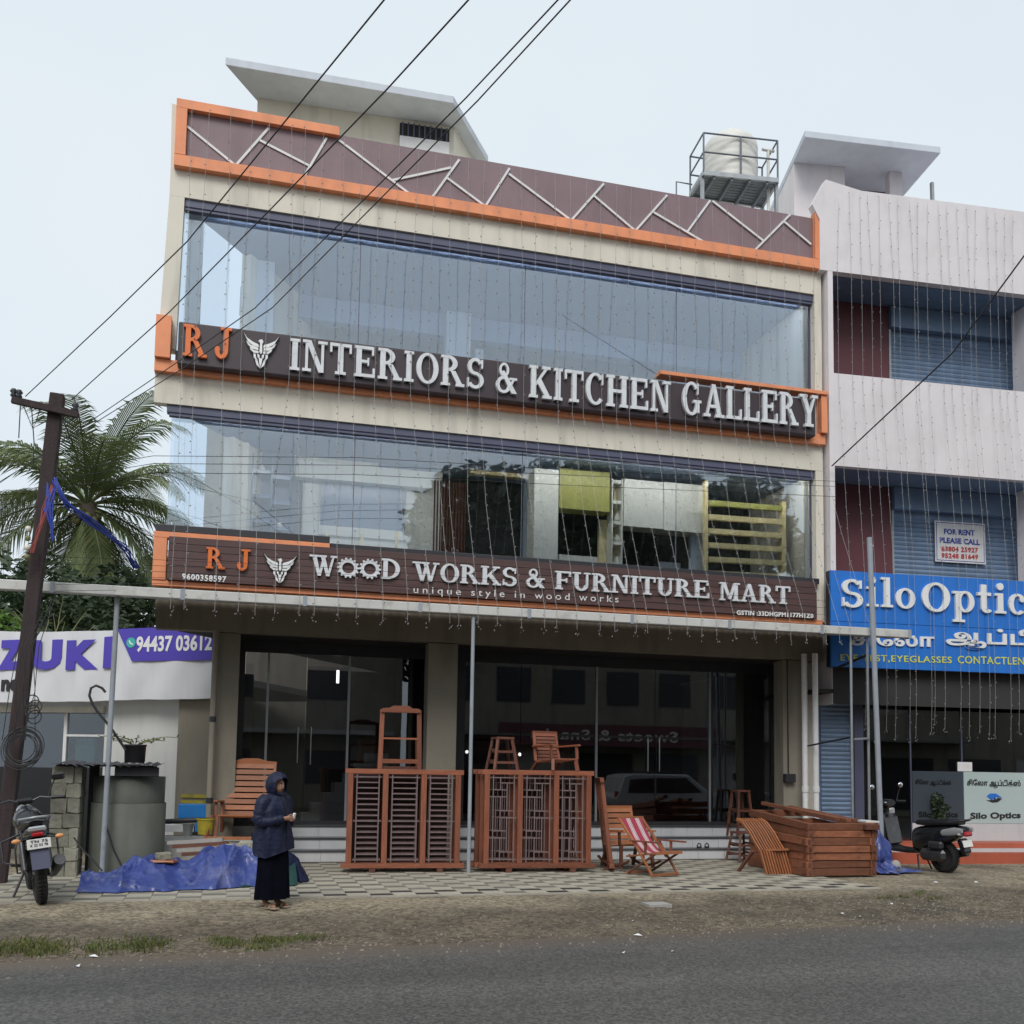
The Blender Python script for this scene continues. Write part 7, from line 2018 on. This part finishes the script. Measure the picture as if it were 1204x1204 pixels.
def tree_at(label, x, Y, zt, R, seed, m='leafd', n=5200, size=.16, cat='tree', spread=1.0, group=None):
    t = thing('broadleaf_tree', label, cat, (x, Y, 0), 0, group)
    rg_ = random.Random(seed)
    MB().tube([(0, 0, 0), (.1, 0, zt * .3), (-.1, 0, zt * .6)], [.22, .17, .1], 10).build('trunk', 'trunk', t, False)
    bl_ = []
    for k in range(13):
        a = rg_.uniform(0, 6.28); r = R * rg_.uniform(.15, .8); z = zt - R * .5 - rg_.uniform(0, .75) * (zt * .55)
        bl_.append(((math.cos(a) * r * spread, math.sin(a) * r * .8, z), R * rg_.uniform(.26, .5)))
        if k < 7: MB().tube([(0, 0, zt * .35), (math.cos(a) * r * .5 * spread, math.sin(a) * r * .4, zt * .5), (math.cos(a) * r * spread, math.sin(a) * r * .8, z)], [.09, .06, .03], 6).build('limb', 'trunk', t, False)
    bl_.append(((0, 0, zt - R * .45), R * .42))
    mb = MB(); leaf_cloud(mb, bl_, n, size, seed)
    tag(mb.build('crown', m, t, False), kind='stuff')
    return t
tree('dark green tree left of the utility pole behind the banner', -14, 31, 640, 3.0, 1, 'leafd', 7000, .15)
tree('dark tree behind the foot of the palm, right of the utility pole', 62, 33, 650, 2.6, 2, 'leafd', 6500, .15)
tree('dark bushy tree left of the shop corner behind the banner', 150, 34, 662, 2.4, 3, 'leafd', 6000, .15)
tree('low dark tree filling the gap between palm trunk and banner', 105, 30, 690, 2.0, 14, 'leafd', 5000, .13)
tree('bright green bush showing just above the banner at the left edge', 12, 27.5, 716, 1.2, 4, 'leafy', 2600, .10, 'bush')
tree('small tree peeping out beside the left corner of the shop', 186, 40, 652, 1.8, 5, 'leaf', 3000, .13)
t = thing('bare_shrub', 'bare pale branching shrub behind the banner next to the pole', 'shrub', (at(62, 735, 27).x, 27, 2.5))
mb = MB(); rb = random.Random(6)
for k in range(26):
    a = rb.uniform(.2, 2.94); l = rb.uniform(.6, 1.5); p = Vector((0, 0, 2.0)); P = [p]
    for i in range(4): p = p + Vector((math.cos(a) * l / 4, rb.uniform(-.1, .1), math.sin(a) * l / 4)); a += rb.uniform(-.35, .35); P.append(p)
    mb.tube(P, [.02, .016, .012, .008, .004], 4)
mb.build('branches', 'rachis', t, False)

# ================================================================== THE OTHER SIDE OF THE ROAD (mirrored in the glass)
for i, (x, y, zt, R) in enumerate(((11.5, -8.5, 16.5, 4.4), (15.5, -9.5, 18.5, 5.0), (20.0, -9, 18.5, 5.2), (25, -10, 17.5, 4.8), (30.5, -9, 13.5, 4.2), (37, -10, 14, 4.6))):
    tree_at('roadside tree across the road, number %s from the left of the row' % ('one', 'two', 'three', 'four', 'five', 'six')[i] , x, y, zt, R, 30 + i, 'leafd', 7500, .36, 'tree', 1.1, 'trees across the road')
op = thing('opposite_shop', 'dark two storey shop across the road with dark red sweets sign', 'building', (16, -9, 0))
bx('wall', 'beige2', op, 8, -9, 0, 42, -6.2, 8.6); bx('canopy', 'corr', op, 8, -6.2, 3.4, 30, -4.9, 3.5)
for k in range(12): bx('window', 'dark', op, 9 + 2.7 * k, -6.19, 5.0, 10.6 + 2.7 * k, -6.15, 6.6)
for k in range(9): bx('shop_opening', ('dark', 'concl', 'indark')[k % 3], op, 9 + 3.4 * k, -6.19, .3, 11.6 + 3.4 * k, -6.15, 2.7)
bd = bx('sign', 'maroon', op, 11.5, -5.0, 3.0, 22.5, -4.95, 3.38 + .6)
print_text('Sweets & Snacks', -20.2, 3.25, -13, 3.75, -4.94, .01, 'beige', bd, .02, 1.1, world=True, f=lambda x, y, z: (-x, -4.94 + (y + 4.94) * -1, z))
op2 = thing('opposite_house', 'dark two storey house across the road, left of the sweets shop', 'building', (-4, -9, 0))
bx('wall', 'beige2', op2, -24, -12, 0, 7.5, -7.5, 8.4); bx('roof', 'concl', op2, -24.4, -12.2, 8.404, 7.9, -7.0, 8.6)
for k in range(7):
    for z0_ in (1.1, 4.9): bx('window', 'dark', op2, -22 + 4.2 * k, -7.49, z0_, -20.2 + 4.2 * k, -7.45, z0_ + 1.5)
bx('balcony', 'concl', op2, -23, -7.49, 3.3, 7, -6.4, 3.5)
# silver estate car waiting outside the frame to the right
ca_ = thing('parked_car', 'silver sport utility car on the road beyond the right edge, mirrored in the shop glass', 'car', (14.6, 6.6, 0), 0)
prof = [(-2.25, .55), (-2.28, .95), (-2.15, 1.15), (-1.95, 1.72), (-1.6, 1.80), (.35, 1.78), (1.1, 1.22), (2.05, 1.08), (2.3, .85), (2.3, .45), (1.9, .35), (-1.9, .35)]
MB().prism(prof[::-1], -.88, .88).build('body', 'silver', ca_, False, .05)
for s in (-1, 1):
    MB().prism([(-1.85, 1.15), (-1.78, 1.60), (-.9, 1.66), (-.9, 1.15)][::-1], s * .884, s * .895).build('window', 'black', ca_, False)
    MB().prism([(-.82, 1.15), (-.82, 1.66), (.25, 1.66), (.85, 1.18)][::-1], s * .884, s * .895).build('window', 'black', ca_, False)
    MB().tube([(-1.7, s * .6, 1.86), (.2, s * .6, 1.85)], .02, 6).build('roof_rail', 'dark', ca_, False)
    for x in (-1.4, 1.45):
        w_ = MB().lathe([(.2, s * .92), (.34, s * .9), (.36, s * .82), (.34, s * .70)], (x, 0, .36), 28, 'Y').build('tyre', 'rubber', ca_, False); MB().lathe([(.02, s * .905), (.2, s * .922)], (x, 0, .36), 20, 'Y').build('hub_cap', 'steel', w_, False)
    MB().cbox((-2.2, s * .75, 1.05), (.12, .16, .3), bev=.03).build('tail_light', 'red', ca_, False)
    MB().cbox((2.2, s * .7, .85), (.14, .3, .16), bev=.03).build('headlight', 'kitchenw', ca_, False)
